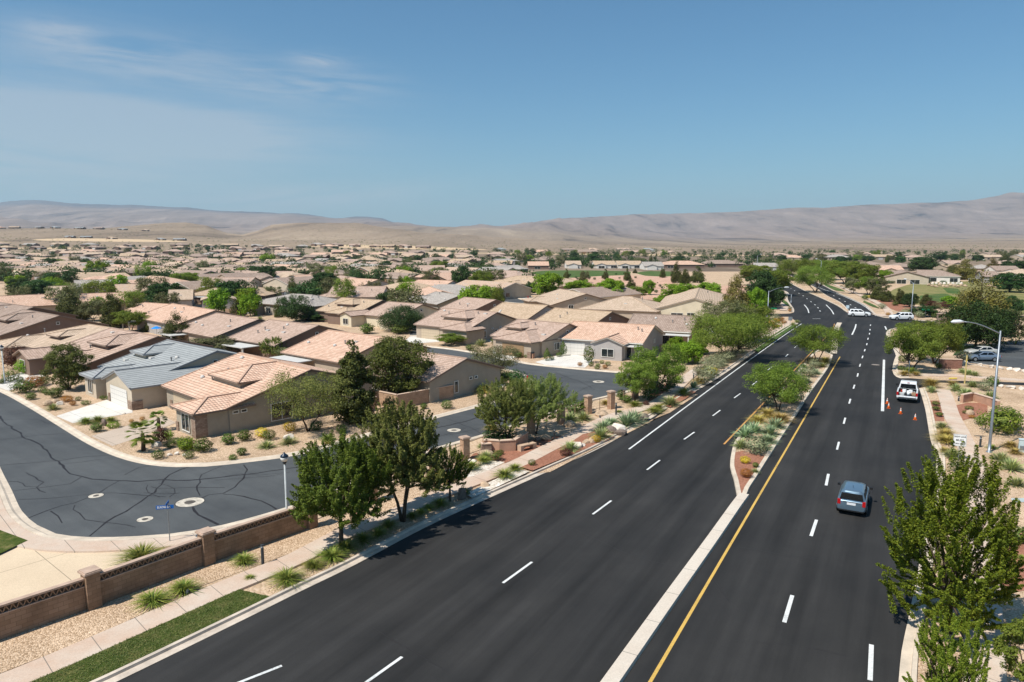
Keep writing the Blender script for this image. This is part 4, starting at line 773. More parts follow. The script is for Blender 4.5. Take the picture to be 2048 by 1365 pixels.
for i, (x, y, rf, lab) in enumerate([(1775, 531, 'salmon', 'pinkish roof left of the dark tree cluster beyond the golf slope'), (1800, 526, 'brown', 'long roof behind the golf slope house'), (1895, 529, 'tan', 'salmon roof behind the twin pines'), (1963, 529, 'taupe', 'grey gable beyond the big pine top'), (2005, 532, 'brown', 'white-gabled house near the right frame edge'), (2044, 538, 'sand', 'white house cut by the right frame edge'), (1905, 521, 'pinkish', 'long pinkish roof line on the right horizon'), (2010, 521, 'pinkish', 'low roof on the right horizon under the hills'), (1530, 526, 'taupe', 'grey house where the road bends away'), (1740, 523, 'brown', 'low brown roof behind the road trees')]):
    house(lab, (x - 22, y), (x + 22, y), zr=4.8, k=.27, yf=8, yb=8, roof=rf, wall='white' if 'white' in lab or 'road bends' in lab else 'tan', vents=0, ends='hh' if i % 2 else 'gg', detail=1, ang=(-12, 8, 20, -30)[i % 4] if i != 6 else 0, wings=[(2, 6, 3, 'g')] if i % 2 == 0 else [], group='houses right of the road')
# ---- filled-in rows: variants built once, copied with shared meshes
variants = {}
def far_house(kind, roof, wall, label, loc, rot, group, sc=1):
    key = (kind, roof, wall)
    if key not in variants:
        root = thing('house', label, 'house', loc, rot, group); H = House()
        if kind == 0: H.mass(-9, 9, -8, 7.5, 0, 5, .29, 'gg'); H.mass(2, 11, -3, 3, 0, 4.2, .3, 'ng', lambda a, b: (4 + b, -a))
        elif kind == 1: H.mass(-10, 10, -8, 8, 0, 5, .28, 'hh'); H.mass(2, 10.5, -3.5, 3.5, 0, 4.1, .3, 'nh', lambda a, b: (-4 + b, -a))
        elif kind == 2: H.mass(-8, 8, -8, 8, 0, 5, .29, 'gh'); H.mass(2, 11, -3, 3, 0, 4.1, .3, 'ng', lambda a, b: (-3 + b, -a))
        else: H.mass(-11, 11, -7, 7, 0, 4.8, .28, 'gg'); H.mass(1, 10, -3, 3, 0, 4, .3, 'nh', lambda a, b: (6 + b, -a))
        H.gar.append((-5.5 if kind in (0, 3) else 4.5, -8.0 if kind < 3 else -7.0, .02, 4.6, 'f'))
        for x in (-7, 1.0): H.window(x + (8 if kind in (0, 3) else 0) - 1, -8.0 if kind < 3 else -7, .7, 1.6, 1.1, 'f')
        for e in 'rl': H.window({'r': 1, 'l': -1}[e] * (9, 10, 8, 11)[kind], -3, .7, 1.5, 1.1, e)
        H.build(root, roof, wall, rnd.choice(['brown', 'tan', 'white']), rnd.choice(list(GAR)), 1)
        variants[key] = root; root.scale = (sc, sc, sc); return root
    return copy_tree(variants[key], loc, rot, label, group, sc)
def inpoly(p, poly):
    r = False
    for i in range(len(poly)):
        a, b_ = poly[i], poly[i - 1]
        if (a[1] > p[1]) != (b_[1] > p[1]) and p[0] < (b_[0] - a[0]) * (p[1] - a[1]) / (b_[1] - a[1]) + a[0]: r = not r
    return r
NOHOUSE = [[(1030, 545), (1300, 532), (1520, 545), (1600, 600), (1490, 700), (1300, 620), (1130, 600)], [(980, 560), (1100, 560), (1140, 612), (1000, 612)], [(1480, 400), (2200, 400), (2200, 1400), (1480, 1400)], [(1040, 530), (1540, 518), (1540, 570), (1040, 570)]]
rr = random.Random(21); u_ = Vector((math.cos(R(-40)), math.sin(R(-40)))); n_ = Vector((-u_.y, u_.x))
fill, autoh = [], []
prow = [117, 150, 172, 206, 232, 268, 300, 340, 385, 432, 482]
for ri, p in enumerate(prow):
    sp = 19 if p < 200 else (26 if p < 300 else 37)
    for k_ in range(-40, 40):
        c = n_ * p + u_ * (k_ * sp + rr.uniform(-2, 2)); 
        if c.y < 150 or c.y > 640: continue
        q = PX((c.x, c.y, 0))
        if not (-70 < q[0] < 1545) or any(inpoly(q, P) for P in NOHOUSE) or any((c.x - a_) ** 2 + (c.y - b_) ** 2 < 17 ** 2 for a_, b_ in mainhouses): continue
        fill.append((ri, q[0], c))
ROOFW = ['salmon', 'pinkish', 'pinkish', 'brown', 'brown', 'brown', 'tan', 'tan', 'sand', 'taupe', 'mixed']
TXT = {'salmon': 'salmon', 'pinkish': 'pinkish', 'brown': 'brown', 'tan': 'tan', 'sand': 'sandy', 'taupe': 'grey', 'mixed': 'mottled', 'grey': 'slate'}
KT = ['gable', 'hip-roofed', 'half-hipped', 'long gable']
for ri in range(len(prow)):
    row = sorted([f for f in fill if f[0] == ri], key=lambda f: f[1])
    for i, (_, q, c) in enumerate(row):
        kd, rf, wl_ = rr.randrange(4), rr.choice(ROOFW), rr.choice(['tan', 'tan', 'beige', 'brown', 'grey', 'cream'])
        far_house(kd, rf, wl_, f'{TXT[rf]} {KT[kd]} house, {ordinal(i + 1)} from left in the {ordinal(ri + 1)} rooftop row of the suburb', (c.x, c.y, 0), R(-40) + rr.choice([0, 0, R(90), R(-90), R(40)]) + R(rr.uniform(-6, 6)), 'rooftops of the middle suburb', rr.uniform(.92, 1.08))
        autoh.append((c.x, c.y))
# terraces on the rising ground: rows measured as (photo row, x from, x to, spacing, distance)
terr_rows = [('lowest terrace row', 700, -40, 1040, 58, 0), ('second terrace row', 790, -30, 1010, 54, 1), ('third terrace row', 900, -40, 960, 52, 2), ('fourth terrace row', 1040, -30, 760, 50, 3), ('fifth terrace row', 1200, -40, 700, 48, 4), ('slope row on the graded pad', 1560, 150, 400, 40, 5), ('ridge-top row', 2080, -20, 330, 38, 6), ('row on the bare knoll', 1300, 640, 880, 34, 7), ('right terrace row', 960, 1080, 1420, 80, 8), ('row under the far hills', 1250, 1000, 1330, 60, 9), ('right horizon row', 700, 1580, 2080, 75, 10), ('second right horizon row', 800, 1560, 2080, 80, 11)]
for nm, d, xa, xb, sp, ri in terr_rows:
    x = xa; i = 0
    while x < xb:
        Y = d + rr.uniform(-18, 18); X = (x - 1024) / F * Y
        if rr.random() < .88:
            i += 1; kd, rf = rr.randrange(4), rr.choice(ROOFW + (['grey'] * 6 if ri in (5, 6, 9) else []))
            far_house(kd, rf, 'brown' if ri < 8 else 'tan', f'{TXT[rf]} {KT[kd]} house, {ordinal(i)} from left in the {nm}', (X, Y, float(terr(np.array([X]), np.array([Y]))[0]) + .1), R(rr.uniform(-20, 20)), 'houses on the far terraces', rr.uniform(.95, 1.2))
            autoh.append((X, Y))
        x += sp * rr.uniform(.75, 1.3)
# ---------------------------------------------------------------- plants
LEAF = {'elm': leafmat('elm_leaf', (.042, .068, .013), (.082, .115, .022), (.14, .175, .040), .42),
        'elmr': leafmat('yellow_green_elm_leaf', (.060, .105, .014), (.12, .175, .022), (.20, .25, .04), .45),  # yellower and paler green than the other elm leaf
        'feather': leafmat('grey_green_leaf', (.080, .112, .040), (.138, .172, .064), (.21, .24, .105), .42),
        'mesquite': leafmat('mesquite_leaf', (.062, .100, .020), (.108, .158, .030), (.17, .215, .05), .4),
        'lime': leafmat('lime_leaf', (.075, .145, .012), (.125, .215, .020), (.19, .28, .035), .4),
        'broad': leafmat('broad_leaf', (.018, .048, .014), (.032, .075, .020), (.055, .11, .03), .25),
        'olivebroad': leafmat('olive_broad_leaf', (.055, .080, .018), (.09, .12, .028), (.14, .165, .045), .3),
        'olive': leafmat('olive_leaf', (.075, .095, .045), (.12, .14, .07), (.18, .195, .11), .25),
        'pine': leafmat('pine_needle', (.040, .055, .014), (.065, .082, .020), (.105, .115, .030), .2),
        'brownpine': leafmat('brown_green_needle', (.065, .062, .020), (.10, .09, .03), (.14, .12, .045), .15),
        'maroon': leafmat('maroon_leaf', (.035, .014, .014), (.06, .024, .022), (.09, .04, .035), .2),
        'gold': leafmat('gold_leaf', (.26, .20, .012), (.42, .33, .02), (.55, .45, .04), .3),
        'rust': leafmat('rust_leaf', (.16, .07, .02), (.25, .12, .03), (.30, .18, .05), .2),
        'shrub': leafmat('shrub_leaf', (.035, .06, .015), (.06, .095, .022), (.10, .13, .035), .2),
        'sage': leafmat('sage_leaf', (.12, .15, .10), (.19, .22, .155), (.28, .30, .22), .2),
        'yucca': leafmat('yucca_blade', (.11, .15, .09), (.19, .23, .14), (.34, .36, .20), .15),
        'agave': leafmat('agave_blade', (.10, .16, .13), (.17, .24, .195), (.26, .33, .27), .1),
        'tussock': leafmat('tussock_blade', (.07, .11, .025), (.13, .17, .045), (.26, .25, .09), .25),
        'straw': leafmat('straw_blade', (.18, .15, .06), (.27, .22, .09), (.38, .32, .15), .25)}
BARK = M_('bark', (.085, .060, .042), .95, .35, 6, bump=.4, bscale=25)
BARKL = M_('grey_bark', (.16, .13, .10), .95, .3, 6)
for _k, _m in LEAF.items():
    for _n in _m.node_tree.nodes:
        if _n.type == 'VALTORGB':
            for _e in _n.color_ramp.elements: _e.color = tuple(min(.75, x * q_) for x, q_ in zip(_e.color[:3], (1.62, 1.5, .95) if _k not in ('broad', 'pine', 'olive', 'olivebroad', 'sage') else (1.25, 1.12, .85))) + (1,)
def leaves_mesh(name, P, Nrm, size, mat, parent, r, aspect=.55, along=None):
    """one folded leaf (two triangles) per point; P (n,3), Nrm outward direction"""
    n = len(P); g = np.random.default_rng(r)
    nn = Nrm * .75 + np.array([-.15, -.1, .45]) + g.normal(size=(n, 3)) * .55; nn /= np.linalg.norm(nn, axis=1, keepdims=True) + 1e-9
    d = np.cross(nn, g.normal(size=(n, 3))); d /= np.linalg.norm(d, axis=1, keepdims=True) + 1e-9
    s = np.cross(nn, d)
    L = size * g.uniform(.65, 1.3, (n, 1)); w = L * aspect
    q = nn
    v = np.empty((n, 4, 3)); v[:, 0] = P - d * L * .5; v[:, 1] = P + s * w * .5 + q * L * .12; v[:, 2] = P + d * L * .5; v[:, 3] = P - s * w * .5 + q * L * .12
    me = bpy.data.meshes.new(name); me.vertices.add(n * 4); me.vertices.foreach_set('co', v.astype(np.float32).ravel())
    me.loops.add(n * 4); me.loops.foreach_set('vertex_index', np.arange(n * 4, dtype=np.int32)); me.polygons.add(n)
    me.polygons.foreach_set('loop_start', np.arange(0, n * 4, 4, dtype=np.int32)); me.polygons.foreach_set('loop_total', np.full(n, 4, dtype=np.int32))
    me.materials.append(mat); me.update(calc_edges=True)
    ob = bpy.data.objects.new(name, me); link(ob, parent); return ob
def tree_parts(root, seed, H, Wd, trunk, shape, n_cl, per, size, clr, leaf, bark=None, tr=.11, stems=1, lean=0, shoots=0.0, limbs=10):
    """tapered trunk, limbs reaching clump centres spread unevenly through the crown volume, leaves round them"""
    g = np.random.default_rng(seed); R_ = Wd / 2; cz0, cz1 = trunk, H
    cen = []
    while len(cen) < n_cl:
        u = g.uniform(-1, 1, 3); h = (u[2] + 1) / 2
        rad = math.hypot(u[0], u[1])
        if shape == 'round': lim = math.sqrt(max(0, 1 - (abs(h - .46) / .56) ** 2.2))
        elif shape == 'wide': lim = math.sqrt(max(0, 1 - (abs(h - .58) / .6) ** 2.4)) if h > .2 else h * 2.8
        elif shape == 'vase': lim = (.58 + h * .9 if h < .47 else 1.0) * (1 if h < .68 else max(.3, 1 - (h - .68) * 2.0))
        elif shape == 'egg': lim = math.sqrt(max(0, 1 - (abs(h - .36) / .66) ** 2.3))
        elif shape == 'cone': lim = max(.06, (1 - h) ** .75) * (1 if h > .1 else .75)
        elif shape == 'colm': lim = max(.1, 1 - h ** 3.0) * (.8 if h < .12 else 1)
        else: lim = 1
        ang = math.atan2(u[1], u[0]); lim *= 1 + .3 * math.sin(ang * 3 + seed) * math.sin(h * 7 + seed) + .16 * math.sin(ang * 5 + seed * 2.3)
        if rad > lim or rad < lim * .22 * g.uniform(0, 1): continue
        if g.uniform() > .25 + .75 * (rad / max(lim, .01)): continue
        cen.append((u[0] * R_ + lean * h, u[1] * R_, cz0 + h * (cz1 - cz0 - clr * .3)))
    cen = np.array(cen)
    bt = MB(); top = Vector((lean * .3, 0, max(trunk, H * .2))); bark = bark or BARK
    if stems == 1: bt.tube([(0, 0, -.05), (0, 0, .15), tuple(top * .55 + Vector((g.normal() * tr * .5, 0, 0))), tuple(top)], [tr * 1.35, tr * 1.05, tr * .9, tr * .78], 7)
    tips = []
    for i in range(stems if stems > 1 else 0):
        a = 2 * math.pi * i / stems + seed; tp = Vector((math.cos(a) * R_ * .28, math.sin(a) * R_ * .28, top.z)); tips.append(tp)
        bt.tube([(math.cos(a) * tr * .4, math.sin(a) * tr * .4, -.05), tuple(tp * .45 + Vector((0, 0, top.z * .08))), tuple(tp)], [tr * .85, tr * .65, tr * .5], 6)
    if shape in ('cone', 'colm'): bt.tube([tuple(top), (lean * .8, 0, H * .92)], [tr * .75, tr * .12], 6)
    order = g.permutation(len(cen))[:limbs]
    for i in order:
        c = Vector(cen[i]); st = (Vector((lean * c.z / H, 0, c.z * .86)) if shape in ('cone', 'colm') else (min(tips, key=lambda p: (p - c).length) if tips else top))
        md = st.lerp(c, .5) + Vector((g.normal() * .12, g.normal() * .12, -.06 * (c - st).length + .1)); r0 = tr * (.42 if shape not in ('cone', 'colm') else .3)
        bt.tube([tuple(st), tuple(md), tuple(c)], [r0, r0 * .6, r0 * .2], 5, False)
    bt.build('trunk', bark, root, True)
    P, Nn = [], []; axis0 = np.array([lean * .4, 0, trunk + (H - trunk) * .3])
    for c in cen:
        out = c - axis0; out /= np.linalg.norm(out) + 1e-9
        k = int(per * g.uniform(.55, 1.45)); q = g.normal(size=(k, 3)); q /= np.linalg.norm(q, axis=1, keepdims=True); q *= clr * g.uniform(.25, 1, (k, 1)) ** .6 * np.array([1, 1, .72]) * g.uniform(.7, 1.25)
        if shoots:
            dr = out * .6 + np.array([0, 0, .75]) + g.normal(size=3) * .3; dr /= np.linalg.norm(dr); s = g.uniform(-.4, 1, (k, 1)) * shoots; q = q * .42 * (1.2 - np.abs(s) / shoots * .75) + dr * s
        P.append(c + q); Nn.append(np.tile(out, (k, 1)) * .5 + q / (np.linalg.norm(q, axis=1, keepdims=True) + 1e-9) * .6)
    return leaves_mesh('crown', np.concatenate(P), np.concatenate(Nn), size, LEAF[leaf], root, seed)
#          shape, trunk frac, clumps, per, leaf size(frac of H), clump r(frac W), leaf, trunk r, stems, shoots
KIND = {'elm': ('egg', .33, 430, 170, .0185, .085, 'elm', .022, 1, .15), 'elmr': ('egg', .10, 430, 260, .013, .07, 'elmr', .02, 1, .19), 'feather': ('egg', .32, 440, 190, .0155, .08, 'feather', .02, 3, .10),
        'mesquite': ('round', .34, 150, 140, .026, .105, 'mesquite', .02, 2, 0), 'mesqd': ('wide', .24, 180, 140, .028, .11, 'mesquite', .024, 3, 0), 'lime': ('round', .12, 120, 90, .046, .14, 'lime', .02, 1, 0), 'broad': ('round', .14, 150, 110, .040, .13, 'broad', .026, 1, 0),
        'obroad': ('round', .15, 170, 95, .032, .115, 'olivebroad', .02, 3, 0), 'olive': ('wide', .15, 130, 90, .032, .115, 'olive', .018, 3, 0), 'airy': ('wide', .24, 150, 75, .028, .11, 'feather', .02, 3, 0),
        'pine': ('cone', .05, 170, 90, .032, .135, 'pine', .018, 1, .0), 'brownpine': ('cone', .03, 210, 100, .028, .125, 'brownpine', .02, 1, 0), 'colm': ('colm', .05, 150, 90, .032, .17, 'pine', .016, 1, 0), 'mulga': ('wide', .25, 80, 55, .036, .11, 'maroon', .02, 2, 0)}
CAT = {'pine': 'pine tree', 'brownpine': 'conifer', 'colm': 'pine tree'}
TP = {}
def tree(kind, label, px, by, ty, wpx, group=None, seed=None, z=0, rot=None, uniq=False, dens=1.0, lean=0):
    h = height(px, by, ty); w = wpx * pxm(by); b_ = G(px, by)
    sh, tf_, nc, per, ls, cr_, lf, tr, st_, shoot = KIND[kind]
    name = {'pine': 'pine_tree', 'brownpine': 'conifer', 'colm': 'pine_tree'}.get(kind, 'tree')
    ro = rnd.uniform(0, 6.28) if rot is None else rot
    if uniq:
        root = thing(name, label, CAT.get(kind, 'tree'), (b_.x, b_.y, z), ro, group)
        tree_parts(root, seed or rnd.randrange(9999), h, w, h * tf_, sh, int(nc * dens), per, ls * h, cr_ * w, lf, None, tr * h, st_, lean, shoot * w, 26)
        return root
    var = (kind, rnd.randrange(3))
    if var not in TP:
        root = thing(name, label, CAT.get(kind, 'tree'), (b_.x, b_.y, z), ro, group)
        tree_parts(root, hash(kind) % 97 * 0 + len(TP) * 31 + 5, 1.0, 1.0, tf_, sh, int(nc * .9), int(per * .85), ls * 1.35, cr_, lf, None, tr, st_, 0, shoot, 12)
        TP[var] = root; root.scale = (w, w, h); return root
    return copy_tree(TP[var], (b_.x, b_.y, z), ro, label, group, (w, w, h))
SL = 'street trees by the main road'; YD = 'yard trees of the suburb'
# street trees close by
tree('elm', 'dark green spreading tree beside the end pillar of the brown wall', 683, 1097, 882, 172, SL, 11, uniq=True)
tree('feather', 'grey-green tree with forked trunk between two darker street trees', 806, 1043, 812, 160, SL, 23, uniq=True, dens=1.2)
tree('elm', 'small young tree beside the upright grey boulder', 900, 1003, 893, 72, SL, 37, uniq=True, dens=.55)
tree('elmr', 'largest leafy tree, overhanging the right pavement near the blue-grey car', 1894, 1266, 916, 206, SL, 41, uniq=True)
tree('elmr', 'leafy tree cut by the bottom edge beside the right pavement', 1892, 1480, 1240, 132, SL, 53, uniq=True, dens=.6)
tree('mesquite', 'pale green tree cut by the bottom right corner', 2052, 1420, 1235, 110, SL, 59, uniq=True, dens=.6)
tree('mesquite', 'bright tree on the nearer part of the planted median', 1556, 825, 724, 116, SL, 61, uniq=True)
tree('mesquite', 'bright forked tree on the farther part of the planted median', 1634, 729, 649, 102, SL, 67, uniq=True)
tree('mesqd', 'bright round-crowned tree on the corner island right of the white truck', 1822, 743, 650, 92, SL, 71, uniq=True)
tree('mesqd', 'bright wide tree behind the low brick sign wall', 1868, 728, 643, 92, SL, 73, uniq=True)
tree('broad', 'big dark round tree behind the parked cars', 1951, 699, 603, 118, SL, 79, uniq=True)
tree('broad', 'narrow dark tree left of the big dark round tree', 1906, 700, 646, 46, SL, 83)
tree('mesquite', 'left of two bright trees by the stone-pillar fence', 1270, 804, 724, 78, SL, 89, uniq=True)
tree('mesquite', 'right and larger of two bright trees by the stone-pillar fence', 1312, 789, 686, 108, SL, 91, uniq=True)
tree('feather', 'olive-green tree over the monument wall and clipped hedge', 1012, 886, 762, 110, SL, 97, uniq=True)
tree('feather', 'olive-green leaning tree behind the dark bollard and stone pillar', 1072, 868, 757, 120, SL, 101, uniq=True, lean=.6)
tree('mesqd', 'very wide green mesquite beside the left road edge', 1460, 718, 628, 150, SL, 103, uniq=True, dens=1.3)
tree('olive', 'olive-coloured tree behind the very wide mesquite', 1448, 688, 600, 100, SL, 107, uniq=True)
tree('mesqd', 'dark green mesquite crown left of the lamp by the side street', 1496, 684, 612, 76, SL, 109)
tree('brownpine', 'tall brownish conifer left of the side street', 1470, 640, 546, 66, SL, 113)
tree('broad', 'dark round tree right of the tall brownish conifer', 1520, 618, 541, 56, SL, 127)
tree('lime', 'lime tree low in front of the dark roadside tree', 1508, 640, 577, 40, SL)
tree('mesqd', 'grey-green mesquite where the far road bends', 1548, 592, 541, 62, SL)
tree('broad', 'dark bushy tree beside the far pavement curve', 1540, 612, 567, 52, SL)
tree('mesqd', 'grey-green tree crown left of the far lamp', 1510, 572, 531, 60, SL)
tree('mesqd', 'left of two large trees on the far median', 1586, 562, 518, 62, SL, 131, uniq=True)
tree('mesqd', 'right and nearer of two large trees on the far median', 1631, 586, 533, 78, SL, 137, uniq=True)
for i, (x, b_, t_, w, k) in enumerate([(1655, 560, 521, 52, 'mesqd'), (1690, 568, 523, 66, 'mesqd'), (1722, 572, 529, 60, 'mesqd'), (1705, 588, 556, 34, 'olive'), (1737, 590, 552, 50, 'mesquite'), (1752, 592, 556, 40, 'olive'), (1660, 548, 522, 40, 'mesqd'), (1620, 547, 520, 44, 'mesqd'), (1770, 566, 540, 26, 'lime')]):
    tree(k, f'{ {"mesqd": "grey-green mesquite", "olive": "olive tree", "mesquite": "bright mesquite", "lime": "lime-green tree"}[k]}, {ordinal(i + 1)} in the clump right of the far carriageway', x, b_, t_, w, 'trees right of the far road')
for i, (x, b_, t_, w, k) in enumerate([(1754, 600, 569, 26, 'pine'), (1772, 604, 570, 28, 'pine'), (1799, 609, 572, 20, 'pine'), (1819, 615, 587, 28, 'broad'), (1852, 611, 584, 24, 'pine'), (1877, 626, 602, 44, 'mulga'), (1900, 614, 592, 30, 'lime'), (1850, 634, 610, 44, 'broad')]):
    tree(k, f'{ {"pine": "small dark pine", "broad": "low dark bushy tree", "mulga": "purplish bare-looking tree", "lime": "bright leafy tree"}[k]}, {ordinal(i + 1)} from left on the red mulch by the golf slope', x, b_, t_, w, 'small trees by the golf slope')
tree('brownpine', 'huge brownish conifer rising behind the big dark round tree', 1955, 672, 542, 118, SL, 139, uniq=True)
tree('broad', 'slim dark tree on the golf slope at the right edge', 2024, 634, 592, 34, SL)
tree('broad', 'lone round tree casting a shadow on the golf grass', 2019, 585, 546, 56, SL)
tree('olive', 'olive tree at the right edge behind the car park', 2030, 690, 622, 60, SL)
for i, (x, b_, t_, w, k) in enumerate([(1842, 546, 514, 46, 'broad'), (1905, 550, 525, 26, 'pine'), (1928, 560, 517, 46, 'brownpine'), (1890, 546, 528, 24, 'pine'), (1985, 548, 516, 34, 'brownpine'), (2012, 544, 522, 22, 'broad'), (2035, 545, 520, 30, 'broad'), (1880, 522, 505, 24, 'broad'), (1800, 522, 508, 22, 'pine'), (1905, 521, 508, 22, 'olive'), (1955, 523, 509, 20, 'broad'), (2010, 522, 507, 26, 'pine'), (1780, 523, 511, 18, 'olive'), (1735, 524, 512, 24, 'broad'), (1706, 523, 514, 22, 'broad'), (1680, 526, 513, 26, 'broad')]):
    tree(k, f'{ {"pine": "dark pine", "broad": "dark round tree", "brownpine": "brownish conifer", "olive": "pale olive tree"}[k]}, {ordinal(i + 1)} in the belt behind the golf slope houses', x, b_, t_, w, 'trees behind the golf slope')
# yards at left
tree('airy', 'airy grey-green tree at the side wall of the street-bend house', 616, 863, 748, 152, YD, 149, uniq=True)
tree('colm', 'tall dark pine between the two large yard trees', 711, 845, 674, 74, YD, 151, uniq=True)
tree('obroad', 'large olive-green tree standing in the walled yard', 795, 800, 673, 128, YD, 157, uniq=True, dens=1.2)
tree('broad', 'dark tree against the olive-stucco gable wall', 856, 790, 722, 52, YD, 163, uniq=True)
tree('olive', 'silvery olive tree in front of the olive-stucco gable house', 988, 757, 690, 92, YD, 167, uniq=True)
tree('obroad', 'yard tree in front of the brown-walled house at left', 138, 780, 688, 78, YD, 173, uniq=True)
tree('broad', 'broad dark tree shading the cream house front', 803, 664, 611, 84, YD, 179, uniq=True)
tree('broad', 'round dark tree before the grey hip-roofed house', 593, 644, 590, 58, YD, 181, uniq=True)
tree('colm', 'dense dark pine standing alone near the blue parasol', 353, 690, 623, 52, YD, 191, uniq=True)
for i, (x, b_, t_, w, k, lab) in enumerate([(140, 640, 571, 52, 'pine', 'leftmost tall brownish pine behind the foreground roofs'), (162, 642, 598, 30, 'pine', 'shorter pine right beside the leftmost tall pine'), (228, 656, 574, 46, 'pine', 'middle tall pine behind the foreground roofs'), (272, 650, 588, 36, 'pine', 'right tall pine behind the foreground roofs'), (262, 664, 620, 64, 'mesquite', 'blue-green feathery tree below the right tall pine'), (187, 642, 600, 46, 'olive', 'pale olive tree between the tall pines'), (300, 664, 640, 30, 'pine', 'small pine left of the blue parasol'), (332, 611, 566, 68, 'broad', 'round dark tree beside the grey arched-window house'), (42, 588, 557, 50, 'broad', 'left half of the dark tree clump at left'), (82, 592, 560, 58, 'broad', 'right half of the dark tree clump at left'),
    (110, 582, 560, 50, 'obroad', 'dark bushy tree right of the left tree clump'), (310, 572, 545, 54, 'broad', 'dark tree above the round dark tree at left'), (372, 575, 546, 50, 'mesqd', 'grey-green tree left of the long tan gable roof'), (395, 560, 537, 26, 'broad', 'dark tree top beside the mottled roofs'), (430, 714, 676, 92, 'olive', 'wide olive shrub-tree behind the grey slate roof'), (487, 704, 676, 18, 'pine', 'tiny dark cypress beside the pale patio cover'), (548, 722, 676, 48, 'feather', 'loose tree behind the ridge of the salmon street-bend roof'), (590, 728, 696, 70, 'olive', 'pale feathery tree by the white patio in the back yard'), (660, 740, 706, 80, 'olive', 'olive thicket behind the salmon street-bend roof'), (700, 728, 690, 30, 'olive', 'olive sapling beside the tall dark pine'),
    (645, 640, 625, 92, 'broad', 'long low dark hedge tree behind the plain roof'), (533, 570, 532, 34, 'broad', 'dark tree left of the white-fronted row house'), (569, 563, 533, 30, 'broad', 'upright dark tree beside the small lane'), (546, 602, 574, 34, 'olive', 'brownish olive tree beside the small lane'), (526, 577, 562, 26, 'olive', 'low brownish tree near the stop sign corner'), (648, 586, 545, 52, 'broad', 'large leafy tree before the big tan gable house'), (640, 592, 574, 34, 'mesquite', 'low green tree at the end of the small lane'), (600, 592, 577, 26, 'broad', 'dark shrub-tree beside the lane end'),
    (922, 584, 533, 38, 'broad', 'tall dark tree beside the stepped white house'), (964, 590, 541, 44, 'mesquite', 'light green tree next to the tall dark tree'), (975, 598, 576, 38, 'broad', 'low leafy tree before the street curve'), (1095, 594, 545, 56, 'lime', 'lime-green tree next to the red car'), (1060, 590, 563, 24, 'broad', 'small dark tree left of the lime tree by the red car'), (930, 618, 598, 30, 'mesquite', 'left of two light green trees among roofs'), (948, 620, 592, 34, 'mesquite', 'right of two light green trees among roofs'), (824, 618, 578, 24, 'gold', 'x'), (790, 595, 566, 40, 'olive', 'grey olive tree beside the yellow flowering shrub'), (812, 612, 585, 26, 'broad', 'dark bush-tree below the yellow flowering shrub'), (880, 548, 523, 32, 'mesqd', 'leafy tree behind the stepped white house'), (805, 552, 529, 26, 'olive', 'small tree before the stepped tan roofline'),
    (1160, 592, 560, 52, 'lime', 'leftmost lime tree of the row above the hip roofs'), (1222, 606, 557, 52, 'lime', 'largest lime tree of the row above the hip roofs'), (1272, 602, 572, 46, 'mesquite', 'pale green spreading tree beside the largest lime tree'), (1297, 590, 560, 24, 'lime', 'small lime tree on a thin trunk at the dirt edge'), (1356, 610, 566, 62, 'lime', 'wide lime tree above the pediment house'), (1416, 608, 566, 62, 'lime', 'bright tree right of the wide lime tree'), (1318, 612, 594, 24, 'lime', 'small bright tree left of the pediment house'), (1248, 634, 608, 36, 'broad', 'dark leafy tree before the sandy hip roof'), (1283, 636, 612, 60, 'broad', 'wide dark tree right of the sandy hip roof'), (1140, 622, 600, 46, 'mesquite', 'feathery green tree before the wide sandy gable'),
    (1376, 727, 684, 56, 'lime', 'lime tree in the gravel beside the road pavement'), (1398, 708, 668, 42, 'lime', 'second lime tree behind it by the veranda house'), (1352, 708, 674, 30, 'lime', 'small yellow-green tree before the veranda posts'), (1395, 676, 654, 30, 'broad', 'dark shrub-tree at the veranda corner'), (905, 690, 668, 62, 'mesquite', 'leafy low tree before the tan garage house'), (1170, 566, 543, 20, 'olive', 'greyish tree at the fairway edge'), (1300, 626, 612, 24, 'broad', 'dark bush-tree before the pediment house')]):
    if lab == 'x': continue
    tree(k, lab, x, b_, t_, w, YD)
for i, (x, b_, t_, w) in enumerate([(1133, 558, 537, 13), (1165, 564, 538, 14), (1211, 559, 537, 14), (1254, 562, 536, 16), (1262, 576, 556, 20), (1325, 556, 532, 12), (1270, 547, 538, 10), (1352, 566, 523, 24), (1369, 569, 533, 24), (1395, 566, 531, 30)]):
    tree('pine', f'{"large" if i > 6 else "small"} dark pine, {ordinal(i + 1)} across the bare dirt by the fairway', x, b_, t_, w, 'pines by the fairway')
# trees filled in among the rooftops
tr_ = random.Random(5); nfill = {}
def far_tree(zone, x, y, z, h, w, k):
    key = (zone, k); nfill[key] = nfill.get(key, 0) + 1
    desc = {'pine': 'dark pine', 'broad': 'dark round tree', 'lime': 'lime-green tree', 'olive': 'pale olive tree', 'mesqd': 'grey-green mesquite'}[k]
    sh, tf_, nc, per, ls, cr_, lf, trr, st_, shoot = KIND[k]; var = ('far', k, tr_.randrange(2))
    lab = f'{desc}, {ordinal(nfill[key])} of its kind {zone}'
    if var not in TP:
        root = thing('pine_tree' if k == 'pine' else 'tree', lab, CAT.get(k, 'tree'), (x, y, z), 0, 'trees among the far rooftops'); tree_parts(root, len(TP) * 17 + 3, 1, 1, tf_, sh, 80, 40, ls * 2.0, cr_ * 1.3, lf, None, trr, 1, 0, 0, 3); TP[var] = root; root.scale = (w, w, h); return
    copy_tree(TP[var], (x, y, z), tr_.uniform(0, 6.28), lab, 'trees among the far rooftops', (w, w, h))
allh = mainhouses + autoh
grid = {}
for a_, b_ in allh: grid.setdefault((int(a_ // 20), int(b_ // 20)), []).append((a_, b_))
